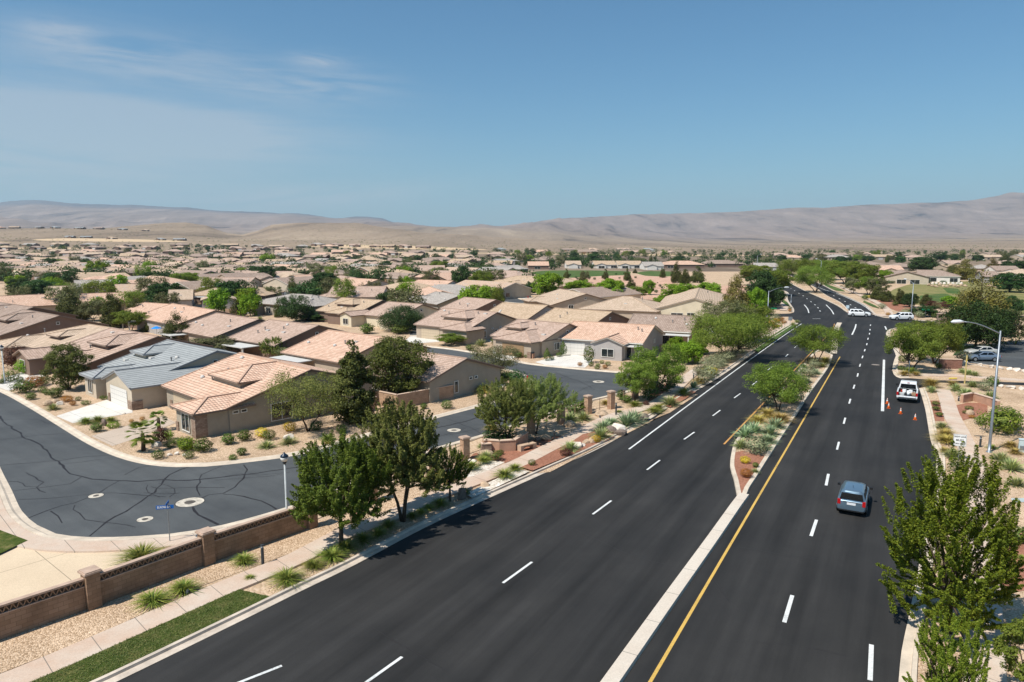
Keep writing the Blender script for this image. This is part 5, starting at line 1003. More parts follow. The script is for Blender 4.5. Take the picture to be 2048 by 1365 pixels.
def clear(x, y, r):
    return all((x - a_) ** 2 + (y - b_) ** 2 > r * r for i in (-1, 0, 1) for j in (-1, 0, 1) for a_, b_ in grid.get((int(x // 20) + i, int(y // 20) + j), ()))
def scatter(zone, n, ya, yb_, xa, xb, kinds, hmin, hmax, rad=9, noz=True):
    got, pts = 0, []
    for _ in range(n * 30):
        if got >= n: break
        Y = math.exp(tr_.uniform(math.log(ya), math.log(yb_))); px = tr_.uniform(xa, xb); X = (px - 1024) / F * Y
        q = PX((X, Y, 0))
        if not clear(X, Y, rad) or (noz and any(inpoly(q, P) for P in NOHOUSE)): continue
        pts.append((X, Y)); got += 1
    for X, Y in sorted(pts):
        h = tr_.uniform(hmin, hmax); k = tr_.choice(kinds); far_tree(zone, X, Y, float(terr(np.array([X]), np.array([Y]))[0]) if Y > 430 else 0, h, h * (tr_.uniform(.8, 1.25) if k != 'pine' else tr_.uniform(.42, .58)), k)
scatter('counted from left among the nearer filled rooftops', 70, 165, 330, -30, 1040, ['broad', 'mesqd', 'olive', 'pine', 'pine', 'pine', 'lime'], 4.8, 7.8, 7.5)
scatter('counted from left among the distant suburb rooftops', 52, 330, 660, -30, 1060, ['broad', 'broad', 'lime', 'olive', 'pine', 'pine'], 5, 9, 7)
scatter('counted from left on the far terraces', 24, 680, 1150, -30, 1060, ['broad', 'mesqd', 'olive', 'pine'], 4.5, 8, 8)
scatter('counted from left behind the fairway houses', 34, 470, 900, 1000, 1560, ['broad', 'broad', 'mesqd', 'olive', 'pine'], 4.5, 9, 9, False)
scatter('counted from left on the right horizon', 24, 560, 900, 1560, 2080, ['broad', 'mesqd', 'olive', 'pine'], 5, 9, 9, False)
# beyond those: the crowns of the many small trees between the far roofs, one object
g = np.random.default_rng(12); PP, NN = [], []
for _ in range(1700):
    Y_ = math.exp(g.uniform(math.log(300), math.log(1250))); px_ = g.uniform(-40, 1080 if Y_ < 450 else (1560 if Y_ < 700 else 2100)); X_ = (px_ - 1024) / F * Y_
    if not clear(X_, Y_, 7) or any(inpoly(PX((X_, Y_, 0)), P) for P in NOHOUSE[:1]) or vnoise(np.array([X_ / 45]), np.array([Y_ / 45]), 9)[0] < .33: continue
    z_ = float(terr(np.array([X_]), np.array([Y_]))[0]) if Y_ > 430 else 0; r_ = g.uniform(1.7, 3.6); k_ = 100; q = g.normal(size=(k_, 3)); q /= np.linalg.norm(q, axis=1, keepdims=True)
    PP.append(np.array([X_, Y_, z_ + r_ * .95]) + q * r_ * g.uniform(.5, 1.05, (k_, 1)) * np.array([1.15, 1.15, .95])); NN.append(q)
structure(leaves_mesh('far_tree_crowns', np.concatenate(PP), np.concatenate(NN), 1.05, LEAF['broad'], None, 4, .7), 'stuff')
# clipped verge grass blades: uncountable
n = 9000; KB, WB = np.array(kb), np.array(wb); uq = g.uniform(0, 1, n); wq = g.uniform(0, 1, (n, 1)); ip = lambda Q: np.stack([np.interp(uq, np.linspace(0, 1, len(Q)), Q[:, i]) for i in (0, 1)], 1); P = np.concatenate([ip(KB) * wq + ip(WB) * (1 - wq), np.zeros((n, 1))], 1); P[:, 2] = .155; structure(leaves_mesh('verge_grass', P, np.tile([.3, 0, .3], (n, 1)), .11, leafmat('turf_blade', (.065, .10, .018), (.12, .15, .035), (.30, .26, .10), .3), None, 6, .18), 'stuff')
# low desert scrub on the slopes: uncountable, one object
g = np.random.default_rng(3); n = 5200
Y = np.exp(g.uniform(math.log(640), math.log(2600), n)); X = (g.uniform(-60, 2110, n) - 1024) / F * Y; keep = vnoise(X / 60, Y / 60, 4) > .42; X, Y = X[keep], Y[keep]; Z = terr(X, Y)
k = 7; P = np.repeat(np.stack([X, Y, Z + .5], 1), k, 0) + g.normal(size=(len(X) * k, 3)) * np.array([.9, .9, .4]); P[:, 2] = np.maximum(P[:, 2], np.repeat(Z, k))
sc_ = leaves_mesh('desert_scrub', P, np.tile([0, 0, 1.0], (len(P), 1)), 1.5, LEAF['shrub'], None, 8, .8); structure(sc_, 'stuff')

# ---------------------------------------------------------------- shrubs, grasses, succulents
SHV = {}
def blade_mesh(name, seed, n, L, w, spread, mat, parent=None, droop=.5, up=.35):
    g = np.random.default_rng(seed); v, f = [], []
    for i in range(n):
        a = g.uniform(0, 6.28); e = up + (1 - up) * g.uniform(0, 1) ** .8; l = L * g.uniform(.65, 1.1)
        d = np.array([math.cos(a) * (1 - e) * spread + math.cos(a) * .12, math.sin(a) * (1 - e) * spread + math.sin(a) * .12, e]); d /= np.linalg.norm(d); s = np.array([-math.sin(a), math.cos(a), 0]) * w
        p0 = np.array([math.cos(a), math.sin(a), 0]) * L * .08; p1 = p0 + d * l * .55; p2 = p0 + d * l + np.array([math.cos(a), math.sin(a), -1]) * l * droop * (1 - e * .6) * .35; k = len(v)
        v += [tuple(p0 - s * .6), tuple(p0 + s * .6), tuple(p1 - s), tuple(p1 + s), tuple(p2)]; f += [(k, k + 1, k + 3, k + 2), (k + 2, k + 3, k + 4)]
    return mesh_obj(name, v, f, mat, parent)
def shrub_mesh(kind, seed):
    g = np.random.default_rng(seed)
    if kind in ('yucca', 'agave', 'spiky'): return blade_mesh('yucca' if kind != 'agave' else 'agave', seed, 210 if kind != 'agave' else 170, .62, .016 if kind != 'agave' else .02, 1.0, LEAF['yucca' if kind != 'agave' else 'agave'], None, .3, .05)
    if kind in ('tussock', 'straw'): return blade_mesh('grass_clump', seed, 420, .74, .010, .85, LEAF[kind], None, 1.2, .25)
    leaf = {'ball': 'shrub', 'gold': 'gold', 'goldball': 'lime', 'rust': 'rust', 'sage': 'sage', 'loose': 'shrub', 'maroon': 'maroon', 'green': 'broad', 'lime': 'lime', 'feath': 'mesquite', 'cone': 'shrub'}[kind]
    n = 900; q = g.normal(size=(n, 3)); q /= np.linalg.norm(q, axis=1, keepdims=True)
    rr_ = .5 * (g.uniform(.5, 1, (n, 1)) ** (.35 if kind in ('ball', 'goldball', 'gold', 'cone') else .8)); lump = 1 + .16 * np.sin(q[:, :1] * 5 + seed) * np.sin(q[:, 1:2] * 6 + seed * 2) + (.16 * np.sin(q[:, 2:3] * 9 + seed) if kind in ('loose', 'sage', 'feath') else 0)
    P = q * rr_ * lump; P[:, 2] = P[:, 2] * .95 + .47; P[:, 2] = np.maximum(P[:, 2], .01)
    if kind == 'cone': t_ = P[:, 2].clip(0, 1); P[:, :2] *= (1.25 * (1 - t_ ** 2.2) + .12)[:, None]
    return leaves_mesh('shrub', P, q, .085 if kind != 'loose' else .1, LEAF[leaf], None, seed, .6)
SCAT = {'yucca': ('yucca', 'yucca'), 'spiky': ('yucca', 'yucca'), 'agave': ('agave', 'agave'), 'tussock': ('grass_clump', 'ornamental grass'), 'straw': ('grass_clump', 'ornamental grass')}
SDESC = {'yucca': 'grey-green spiky yucca', 'spiky': 'grey-green spiky yucca', 'agave': 'blue-green agave', 'tussock': 'green tufted grass', 'straw': 'straw-coloured tufted grass', 'ball': 'clipped green shrub', 'gold': 'bright golden shrub', 'goldball': 'yellow-green round shrub', 'rust': 'rust-coloured shrub', 'sage': 'silvery sage shrub', 'loose': 'loose dark green shrub', 'maroon': 'dark maroon shrub', 'green': 'dense dark green shrub', 'lime': 'lime-green shrub', 'feath': 'feathery green shrub', 'cone': 'clipped cone-shaped shrub'}
def shrub(kind, label, px, by, wpx, hr=.75, group=None, z=0.02):
    w = wpx * pxm(by) * (1.22 if kind in ('agave', 'yucca', 'spiky', 'sage', 'straw') else 1.05); b_ = G(px, by); key = (kind, rnd.randrange(3)); nm, ct = SCAT.get(kind, ('shrub', 'shrub'))
    if key not in SHV:
        o = shrub_mesh(kind, len(SHV) * 7 + 2); SHV[key] = o; o.name = nm
    else: o = SHV[key].copy(); C.objects.link(o)
    o.location = (b_.x, b_.y, z); o.rotation_euler = (0, 0, rnd.uniform(0, 6.28)); o.scale = (w, w, w * hr); tag(o, label, ct, group); return o
def bed(place, items, z=.02):
    """items: (kind, px, base row, width px[, height ratio]); labelled by kind and order from the camera"""
    cnt = {}
    tot = {}
    for it in items: tot[it[0]] = tot.get(it[0], 0) + 1
    for it in sorted(items, key=lambda q: -q[2]):
        k = it[0]; cnt[k] = cnt.get(k, 0) + 1
        pre = '' if tot[k] == 1 else ('nearest ' if cnt[k] == 1 else f'{ordinal(cnt[k])} nearest ')
        shrub(k, f'{pre}{SDESC[k]} {place}', it[1], it[2], it[3], it[4] if len(it) > 4 else .75, 'planting ' + place, z)
bed('along the kerb before the brown wall', [('tussock', 574, 1166, 56, .75), ('tussock', 626, 1137, 38), ('tussock', 663, 1120, 54, .7), ('tussock', 692, 1100, 44), ('tussock', 726, 1085, 40), ('tussock', 757, 1073, 36), ('tussock', 777, 1056, 34), ('tussock', 824, 1037, 26), ('tussock', 842, 1029, 24), ('tussock', 858, 1020, 24), ('tussock', 880, 1013, 34), ('loose', 930, 992, 22)])
bed('on the gravel at the foot of the brown wall', [('tussock', 305, 1208, 60, .6), ('tussock', 367, 1186, 52, .75), ('tussock', 488, 1128, 40, .8), ('tussock', 500, 1160, 20)])
bed('behind the brown wall', [('tussock', 284, 1126, 80, .65), ('straw', 880, 960, 40, .4)])
bed('in the white rocks by the pavement', [('tussock', 1008, 958, 36), ('tussock', 1030, 944, 28), ('tussock', 942, 940, 30), ('tussock', 968, 928, 26), ('yucca', 972, 920, 30), ('loose', 994, 922, 24)], .14)
bed('in the red mulch bed by the kerb', [('ball', 1064, 934, 16), ('spiky', 1140, 903, 34), ('maroon', 1132, 914, 28, .5), ('yucca', 1200, 878, 40), ('gold', 1192, 888, 20)], .14)
bed('beside the monument wall', [('green', 1000, 886, 68, .5), ('green', 985, 884, 40, .6), ('ball', 1001, 910, 14), ('yucca', 963, 896, 18), ('straw', 985, 862, 24)])
bed('between fence pillars and pavement', [('yucca', 1140, 842, 36), ('yucca', 1166, 840, 34), ('loose', 1150, 826, 44, .6), ('loose', 1172, 822, 24, 1.2), ('straw', 1212, 810, 20), ('tussock', 1238, 827, 14), ('tussock', 1270, 814, 26), ('loose', 1253, 806, 22), ('loose', 1242, 800, 20, 1.1), ('green', 1298, 800, 42, .85), ('green', 1328, 786, 40, .85), ('green', 1344, 778, 26, 1.0), ('lime', 1356, 768, 26), ('maroon', 1292, 812, 14)])
bed('along the kerb past the dashed lane', [('agave', 1206, 862, 36, .8), ('agave', 1222, 852, 30), ('agave', 1252, 854, 44, .9), ('agave', 1268, 846, 44), ('tussock', 1308, 828, 30, .6), ('tussock', 1316, 822, 26), ('yucca', 1340, 812, 36), ('tussock', 1366, 792, 28, .9), ('agave', 1387, 778, 22, 1), ('straw', 1398, 770, 24), ('sage', 1408, 770, 30), ('sage', 1420, 761, 30), ('sage', 1398, 752, 24), ('yucca', 1416, 750, 32), ('gold', 1426, 752, 20), ('sage', 1432, 744, 26), ('sage', 1412, 738, 24), ('sage', 1440, 732, 24), ('sage', 1426, 730, 24), ('sage', 1446, 738, 20), ('sage', 1456, 726, 26), ('sage', 1462, 718, 24), ('sage', 1440, 722, 24), ('sage', 1482, 712, 22), ('sage', 1500, 704, 24), ('straw', 1405, 745, 16)], .14)
bed('on the planted median', [('sage', 1512, 910, 46, .7), ('spiky', 1482, 898, 32, .9), ('agave', 1490, 876, 38, .9), ('agave', 1508, 868, 36, .9), ('agave', 1534, 888, 36), ('agave', 1540, 872, 38), ('agave', 1550, 858, 38), ('agave', 1526, 900, 30), ('straw', 1516, 848, 30), ('straw', 1535, 836, 32), ('straw', 1562, 846, 34), ('sage', 1538, 815, 34), ('sage', 1590, 810, 34), ('yucca', 1568, 806, 28), ('agave', 1580, 796, 32), ('agave', 1560, 800, 26), ('yucca', 1584, 782, 26), ('sage', 1600, 772, 26), ('agave', 1612, 768, 24), ('sage', 1620, 756, 26), ('agave', 1630, 750, 24), ('agave', 1608, 748, 22), ('sage', 1628, 738, 22), ('yucca', 1644, 736, 20), ('straw', 1622, 728, 26), ('straw', 1650, 728, 24), ('agave', 1608, 738, 18), ('sage', 1596, 762, 20), ('sage', 1576, 778, 22)], .13)
bed('in the red mulch at the tip of the median', [('gold', 1490, 930, 20), ('rust', 1492, 958, 26), ('loose', 1511, 938, 14), ('yucca', 1510, 948, 16)], .13)
bed('right of the road between kerb and pavement', [('spiky', 1863, 785, 22), ('straw', 1862, 775, 30, .8), ('loose', 1871, 812, 16, .5), ('loose', 1872, 822, 16, .5), ('loose', 1878, 834, 16, .5), ('yucca', 1884, 858, 26), ('straw', 1890, 876, 34, .7), ('straw', 1893, 888, 38, .6), ('yucca', 1906, 916, 34), ('straw', 1890, 908, 22), ('sage', 1914, 944, 26), ('loose', 1872, 1230, 26)], .1)
bed('right of the pavement by the street lamp', [('feath', 2002, 868, 78, .7), ('loose', 2010, 858, 60), ('tussock', 1984, 898, 18), ('straw', 2020, 896, 26), ('yucca', 2002, 922, 36), ('yucca', 2022, 940, 46), ('yucca', 2032, 972, 36), ('straw', 2030, 908, 22), ('feath', 1960, 850, 24), ('loose', 2042, 1085, 44), ('tussock', 2046, 1120, 20), ('lime', 2040, 1270, 30)])
bed('by the drive right of the white truck', [('yucca', 1912, 782, 30), ('yucca', 1932, 792, 32), ('yucca', 1952, 800, 30), ('yucca', 1946, 774, 26), ('yucca', 1980, 796, 28), ('sage', 1970, 782, 26), ('loose', 1984, 772, 26), ('straw', 1905, 772, 20), ('ball', 1938, 820, 16, .5), ('ball', 1932, 828, 14, .5), ('rust', 1944, 837, 14, .5), ('yucca', 1936, 750, 22), ('yucca', 1950, 753, 22), ('yucca', 1924, 746, 18)])
bed('on the corner island', [('sage', 1925, 724, 26), ('ball', 1802, 742, 14), ('ball', 1806, 726, 20), ('straw', 1808, 752, 18), ('straw', 1832, 752, 14), ('tussock', 1820, 748, 26), ('loose', 1876, 738, 14)], .1)
bed('in front of the street-bend house', [('green', 372, 900, 34), ('lime', 374, 902, 40), ('loose', 406, 904, 38), ('ball', 340, 896, 22), ('ball', 356, 890, 20), ('maroon', 322, 888, 30, 1.2), ('ball', 317, 918, 24), ('ball', 378, 918, 22), ('lime', 336, 880, 26), ('loose', 457, 889, 30), ('loose', 489, 882, 30), ('gold', 524, 875, 26), ('ball', 538, 880, 28), ('yucca', 533, 896, 30), ('gold', 580, 863, 26), ('yucca', 577, 888, 32, .7), ('loose', 466, 922, 18), ('loose', 484, 911, 22), ('ball', 683, 866, 24), ('green', 632, 862, 28), ('tussock', 655, 882, 26)])
bed('before the grey slate house', [('loose', 194, 864, 26), ('tussock', 172, 848, 28), ('tussock', 196, 844, 26), ('goldball', 228, 856, 27, .45), ('tussock', 222, 844, 22), ('rust', 263, 846, 10), ('rust', 285, 842, 12), ('ball', 172, 810, 18, .5), ('ball', 157, 802, 12), ('yucca', 106, 820, 26), ('rust', 135, 804, 26, .5), ('loose', 112, 796, 30), ('ball', 86, 786, 18), ('ball', 94, 790, 16), ('loose', 62, 800, 20), ('loose', 48, 786, 44, .6), ('rust', 70, 774, 40, .6), ('ball', 88, 770, 22), ('loose', 130, 780, 22), ('loose', 190, 786, 30, 1.0), ('ball', 206, 800, 12), ('ball', 218, 800, 12), ('rust', 146, 812, 14)])
bed('at the left frame edge', [('maroon', 32, 738, 50, 1.0), ('lime', 48, 748, 34, .9), ('ball', 22, 764, 30, .8), ('agave', 80, 738, 26), ('ball', 40, 764, 14), ('loose', 4, 768, 14)])
bed('before the bay-window house', [('ball', 1178, 726, 22, 1.6), ('ball', 1196, 734, 10), ('ball', 1182, 733, 12), ('ball', 1194, 740, 12), ('ball', 1216, 732, 12), ('ball', 1204, 728, 10), ('rust', 1160, 733, 12), ('rust', 1210, 738, 12), ('ball', 1258, 734, 14), ('ball', 1268, 722, 14), ('cone', 1126, 712, 14, 2.2), ('cone', 1094, 722, 13, 2.0), ('ball', 1104, 720, 10), ('ball', 1118, 714, 12)])
bed('before the brown garage', [('ball', 1056, 704, 12), ('ball', 1072, 705, 16), ('ball', 1054, 716, 14, .5), ('ball', 1062, 712, 14, .5), ('loose', 1036, 716, 18), ('yucca', 962, 692, 26), ('loose', 992, 690, 22), ('ball', 1006, 700, 14), ('loose', 940, 702, 18), ('gold', 1008, 706, 10)])
bed('around the hydrant corner', [('green', 1032, 770, 40, .8), ('loose', 1000, 770, 32, .9), ('straw', 966, 786, 30, .8), ('tussock', 954, 780, 30, 1.0), ('ball', 1036, 786, 18, .5), ('loose', 1016, 760, 22), ('ball', 894, 818, 24), ('loose', 848, 818, 16), ('loose', 780, 830, 30, 1.3), ('straw', 655, 890, 14)])
bed('on the orange-flowered island by the side street', [('rust', 1540, 650, 16, .6), ('rust', 1554, 646, 16, .6), ('rust', 1562, 642, 14, .6), ('rust', 1548, 656, 14, .6), ('rust', 1536, 643, 12, .5), ('rust', 1568, 648, 12, .6), ('gold', 1556, 655, 10, .5), ('sage', 1552, 643, 18, .8), ('goldball', 1524, 633, 10), ('goldball', 1538, 636, 8), ('yucca', 1586, 652, 14), ('yucca', 1594, 646, 12), ('ball', 1530, 640, 8), ('rust', 1545, 651, 12, .6)], .02)
bed('across the side street', [('sage', 1546, 618, 14), ('sage', 1554, 613, 12), ('yucca', 1535, 622, 10), ('sage', 1580, 620, 8), ('rust', 1580, 624, 8), ('straw', 1566, 598, 8, 1.3)])
bed('on the corner before the golf slope', [('sage', 1812, 632, 18), ('sage', 1838, 636, 16), ('loose', 1826, 630, 18), ('loose', 1790, 612, 12), ('rust', 1776, 632, 10), ('sage', 1764, 618, 14), ('loose', 1730, 600, 14), ('ball', 1870, 636, 16), ('gold', 1736, 597, 12, .5), ('loose', 1800, 602, 10)])
bed('on the bare dirt by the fairway', [('green', 1140, 552, 6), ('green', 1152, 557, 6), ('green', 1178, 557, 6), ('green', 1189, 560, 7), ('green', 1232, 550, 5), ('green', 1239, 558, 5), ('green', 1271, 557, 6), ('green', 1248, 549, 5), ('green', 1320, 574, 7), ('green', 1324, 577, 6), ('green', 1325, 583, 8), ('green', 1312, 586, 9), ('green', 1155, 560, 6), ('green', 1315, 567, 3)])
bed('in the back yards', [('gold', 830, 594, 20, 1.3), ('lime', 790, 601, 18), ('loose', 446, 622, 16), ('loose', 455, 626, 12), ('gold', 858, 634, 14), ('loose', 735, 668, 30), ('goldball', 733, 668, 14), ('yucca', 520, 640, 14), ('loose', 800, 668, 40, .5)])
for i, x in enumerate([1778, 1786, 1798, 1808, 1820, 1832, 1844, 1856, 1886]):
    shrub('green', f'round hedge shrub, {ordinal(i + 1)} from left before the gable patio above the golf slope', x, 568, 13, .55, 'hedge shrubs above the golf slope')
# palms
def palm(label, px, by, ty, w):
    b_ = G(px, by); h = height(px, by, ty); root = thing('palm_tree', label, 'palm tree', (b_.x, b_.y, 0)); W_ = w * pxm(by)
    MB().tube([(0, 0, 0), (.02, 0, h * .3), (0, .02, h * .62)], [.2, .16, .15], 8).build('trunk', BARK, root, True)
    g = np.random.default_rng(int(px)); v, f = [], []
    for i in range(44):
        a = g.uniform(0, 6.28); e = g.uniform(-.9, 1.2); d = np.array([math.cos(a) * math.cos(e), math.sin(a) * math.cos(e), math.sin(e)]); l = W_ * .33; c0 = np.array([0, 0, h * .64]); ce = c0 + d * l
        MBs = []
        s0 = np.cross(d, [0, 0, 1.0]); s0 /= np.linalg.norm(s0) + 1e-6; u0 = np.cross(s0, d)
        for j in range(13):
            t_ = (j - 6) / 6 * .85; dd_ = d * math.cos(t_) + s0 * math.sin(t_); tip = ce + dd_ * W_ * .26 + np.array([0, 0, -.12 * W_ * .3]); k = len(v); sw_ = np.cross(dd_, u0) * .06
            v += [tuple(ce - sw_), tuple(ce + sw_), tuple(tip)]; f.append((k, k + 1, k + 2))
        k = len(v); v += [tuple(c0), tuple(c0 + s0 * .03), tuple(ce)]; f.append((k, k + 1, k + 2))
    mesh_obj('fronds', v, f, LEAF['mesquite'], root)
palm('fan palm at the drive corner of the street-bend house', 287, 902, 846, 58)
palm('smaller fan palm beside the garage of the street-bend house', 318, 862, 822, 32)
palm('small palm before the stepped house near the red car', 1020, 584, 562, 14)
# ---------------------------------------------------------------- boulders
def rock_mesh(seed, k=2):
    bm = bmesh.new(); bmesh.ops.create_icosphere(bm, subdivisions=k, radius=.5); r = np.random.default_rng(seed)
    pl = [(Vector(r.normal(size=3)).normalized(), r.uniform(.26, .42)) for _ in range(9)]
    for v in bm.verts:
        for n, d in pl:
            e = v.co.dot(n) - d
            if e > 0: v.co -= n * e * .92
        v.co.z = max(v.co.z, -.2); v.co += Vector(r.normal(size=3)) * .012
    me = bpy.data.meshes.new('boulder'); bm.to_mesh(me); bm.free(); return me
ROCKC = {'tan': M_('tan_rock', (.46, .33, .22), .95, .35, 2.5, bump=.5, bscale=9), 'grey': M_('grey_brown_rock', (.20, .15, .12), .95, .35, 2.5, bump=.5, bscale=9), 'white': M_('pale_rock', (.66, .58, .49), .95, .25, 2.5, bump=.4, bscale=9), 'red': M_('red_rock', (.33, .18, .12), .95, .3, 2.5, bump=.5, bscale=9)}
CT = {'tan': 'tan', 'grey': 'dark grey-brown', 'white': 'pale', 'red': 'reddish'}
RV = {}
def boulder(c, label, px, by, w, hr=.7, rot=None, group=None):
    key = (c, rnd.randrange(3))
    if key not in RV: me = rock_mesh(len(RV) * 5 + 1); me.materials.append(ROCKC[c]); RV[key] = me
    o = bpy.data.objects.new('boulder', RV[key]); C.objects.link(o); s = w * pxm(by); b_ = G(px, by); o.location = (b_.x, b_.y, s * hr * .2 + .02); o.scale = (s * 1.1, s * .85, s * hr * 1.3); o.rotation_euler = (0, 0, rnd.uniform(0, 6.28) if rot is None else rot)
    return tag(o, label, 'boulder', group)
boulder('grey', 'upright dark boulder beside the small young street tree', 922, 998, 26, 1.25)
boulder('tan', 'tan split boulder in the white rocks by the kerb', 970, 974, 26, .6)
boulder('red', 'reddish boulder behind the trunk of the dark green spreading tree', 716, 1035, 28, .6)
def rocks(place, items):
    n = 0
    for it in sorted(items, key=lambda q: -q[2]):
        n += 1; boulder(it[0], f'{"nearest" if n == 1 else ordinal(n) + " nearest"} boulder, {CT[it[0]]}, {place}', it[1], it[2], it[3], it[4] if len(it) > 4 else .6, None, 'boulders ' + place)
rocks('on the mulch bed by the pavement', [('white', 1153, 897, 30), ('white', 1164, 895, 18), ('tan', 1174, 888, 24), ('tan', 1188, 886, 32, .7), ('grey', 1220, 865, 28, .6), ('white', 1236, 862, 34, .6), ('grey', 1240, 870, 30, .5), ('grey', 1288, 840, 26), ('tan', 1142, 852, 30, .45), ('tan', 1202, 830, 34, .4)])
rocks('near the monument wall', [('tan', 972, 910, 34, .45), ('white', 944, 928, 26, .5), ('tan', 1090, 880, 30, .5), ('tan', 1060, 878, 26, .5), ('grey', 1076, 882, 18), ('tan', 955, 932, 18)])
rocks('on the yard gravel by the street bend', [('white', 578, 878, 26, .5), ('white', 340, 912, 12), ('white', 354, 910, 12), ('white', 368, 912, 9), ('grey', 208, 852, 14, 1.2), ('tan', 94, 812, 22), ('tan', 110, 806, 18), ('white', 120, 810, 16), ('white', 312, 894, 22, .7), ('white', 248, 828, 10, .3)])
rocks('around the hydrant corner', [('white', 1004, 776, 16), ('white', 1038, 768, 12), ('tan', 1014, 778, 14), ('grey', 1024, 756, 12)])
rocks('lining the car park', [('white', 1930, 727, 12), ('white', 1960, 732, 12), ('white', 1983, 736, 14), ('white', 2000, 739, 12), ('white', 2018, 741, 14), ('white', 2034, 743, 16), ('white', 2050, 746, 14), ('white', 2002, 775, 12), ('white', 2022, 777, 24, .3), ('white', 2044, 780, 14)])
rocks('right of the pavement by the mulch', [('tan', 1942, 830, 18, .7), ('tan', 1992, 808, 16), ('tan', 1944, 770, 8)])
rocks('in the red tip of the median', [('red', 1494, 911, 22, .3)])
rocks('retaining the slope under the white houses', [('tan', 1858 + i * 7.2, 572 + (i % 3) * 1.6, 9, .7) for i in range(11)] + [('white', 1856 + i * 8.2, 569, 8, .7) for i in range(9)] + [('tan', 1978 + i * 7, 573 + (i % 3) * 1.5, 9, .7) for i in range(6)])
rocks('beside the side street sign', [('tan', 1533 + i * 4, 610 + (i % 2) * 2, 6, .7) for i in range(5)])
# ---------------------------------------------------------------- brown perimeter wall with pierced top band
mBlock = blockwall('brown_block', (.26, .165, .105), (.32, .21, .14), .42, .21); mCap = M_('cap_block', (.46, .33, .25), .9, .2, 2); mBackB = M_('recess_shade_brown', (.12, .08, .052), .95, .2, 3); mPierce = M_('band_brown_block', (.27, .17, .11), .95, .2, 3)  # backing carries recess shade in its colour; band keeps the block brown
wl0 = gl((-480, 1452), (-330, 1395), (186, 1215), (415, 1128), (622, 1055)); hw = height(186, 1215, 1150)
root = thing('perimeter_wall', 'long brown block wall with pierced zigzag band and square pillars', 'wall', (wl0[2].x, wl0[2].y, 0)); o0 = wl0[2]
WH = 1.62
def wpanel(a, b_):
    a, b_ = a - o0, b_ - o0; d = (b_ - a); L = d.length; d.normalize(); n = Vector((-d.y, d.x, 0)); t_ = .1; a2 = a + d * .32; L2 = L - .64
    P = lambda s, o, z: tuple(a2 + d * s + n * o + Vector((0, 0, z)))
    zb, z1 = 1.2, WH - .09
    v, f, uv = [], [], []
    def quad(p, q): v.extend(p); k = len(v); f.append((k - 4, k - 3, k - 2, k - 1)); uv.append(q)
    for s_ in (1, -1): quad([P(0, t_ * s_, 0), P(L2, t_ * s_, 0), P(L2, t_ * s_, zb), P(0, t_ * s_, zb)], [(0, 0), (L2, 0), (L2, zb), (0, zb)])
    quad([P(0, t_, zb), P(L2, t_, zb), P(L2, -t_, zb), P(0, -t_, zb)], [(0, 0), (L2, 0), (L2, .2), (0, .2)])
    mesh_obj('wall_panel', v, f, mBlock, root, uvs=uv)
    mb = MB(); nseg = max(2, int(L2 / .13)); st = L2 / nseg      # zigzag of thin slabs: gaps between show the shade-coloured backing
    for i in range(nseg):
        p = (i * st, zb + .03) if i % 2 == 0 else (i * st, z1 - .03); q = ((i + 1) * st, z1 - .03) if i % 2 == 0 else ((i + 1) * st, zb + .03)
        mb.bar(P(p[0], 0, p[1]), P(q[0], 0, q[1]), .17, .045)
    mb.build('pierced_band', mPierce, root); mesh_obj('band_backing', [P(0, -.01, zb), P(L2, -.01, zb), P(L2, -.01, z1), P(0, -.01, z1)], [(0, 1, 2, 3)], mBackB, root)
    cb = MB(); X = Matrix((( d.x, n.x, 0, a2.x), (d.y, n.y, 0, a2.y), (0, 0, 1, 0), (0, 0, 0, 1))); cb.box(0, L2, -.14, .14, z1, WH, X); cb.box(0, L2, -.12, .12, zb - .02, zb + .03, X); cb.build('coping', mCap, root)
def pillar(par, p, h, w, mat=None, ang=0):
    X = Matrix.Translation(p) @ Matrix.Rotation(ang, 4, 'Z'); v = MB().box(-w / 2, w / 2, -w / 2, w / 2, 0, h - .14, X)
    uv = [[(0, 0), (0, w), (w, w), (w, 0)]] * 2 + [[(0, 0), (w, 0), (w, h), (0, h)], [(0, 0), (0, h), (w, h), (w, 0)]] + [[(0, 0), (0, h), (w, h), (w, 0)], [(0, 0), (w, 0), (w, h), (0, h)]]
    p_ = mesh_obj('pillar', v.v, v.f, mat or mBlock, par, uvs=uv); k = w / 2 + .09
    MB().box(-k, k, -k, k, h - .14, h - .05, X).box(-k + .05, k - .05, -k + .05, k - .05, h - .05, h, X).build('cap', mCap, p_)
wa = math.atan2((wl0[3] - wl0[2]).y, (wl0[3] - wl0[2]).x)
for i in range(4): wpanel(wl0[i], wl0[i + 1])
for p in wl0[1:] if False else (wl0[2], wl0[3], wl0[4]): pillar(root, p - o0, 1.95, .62, None, wa)
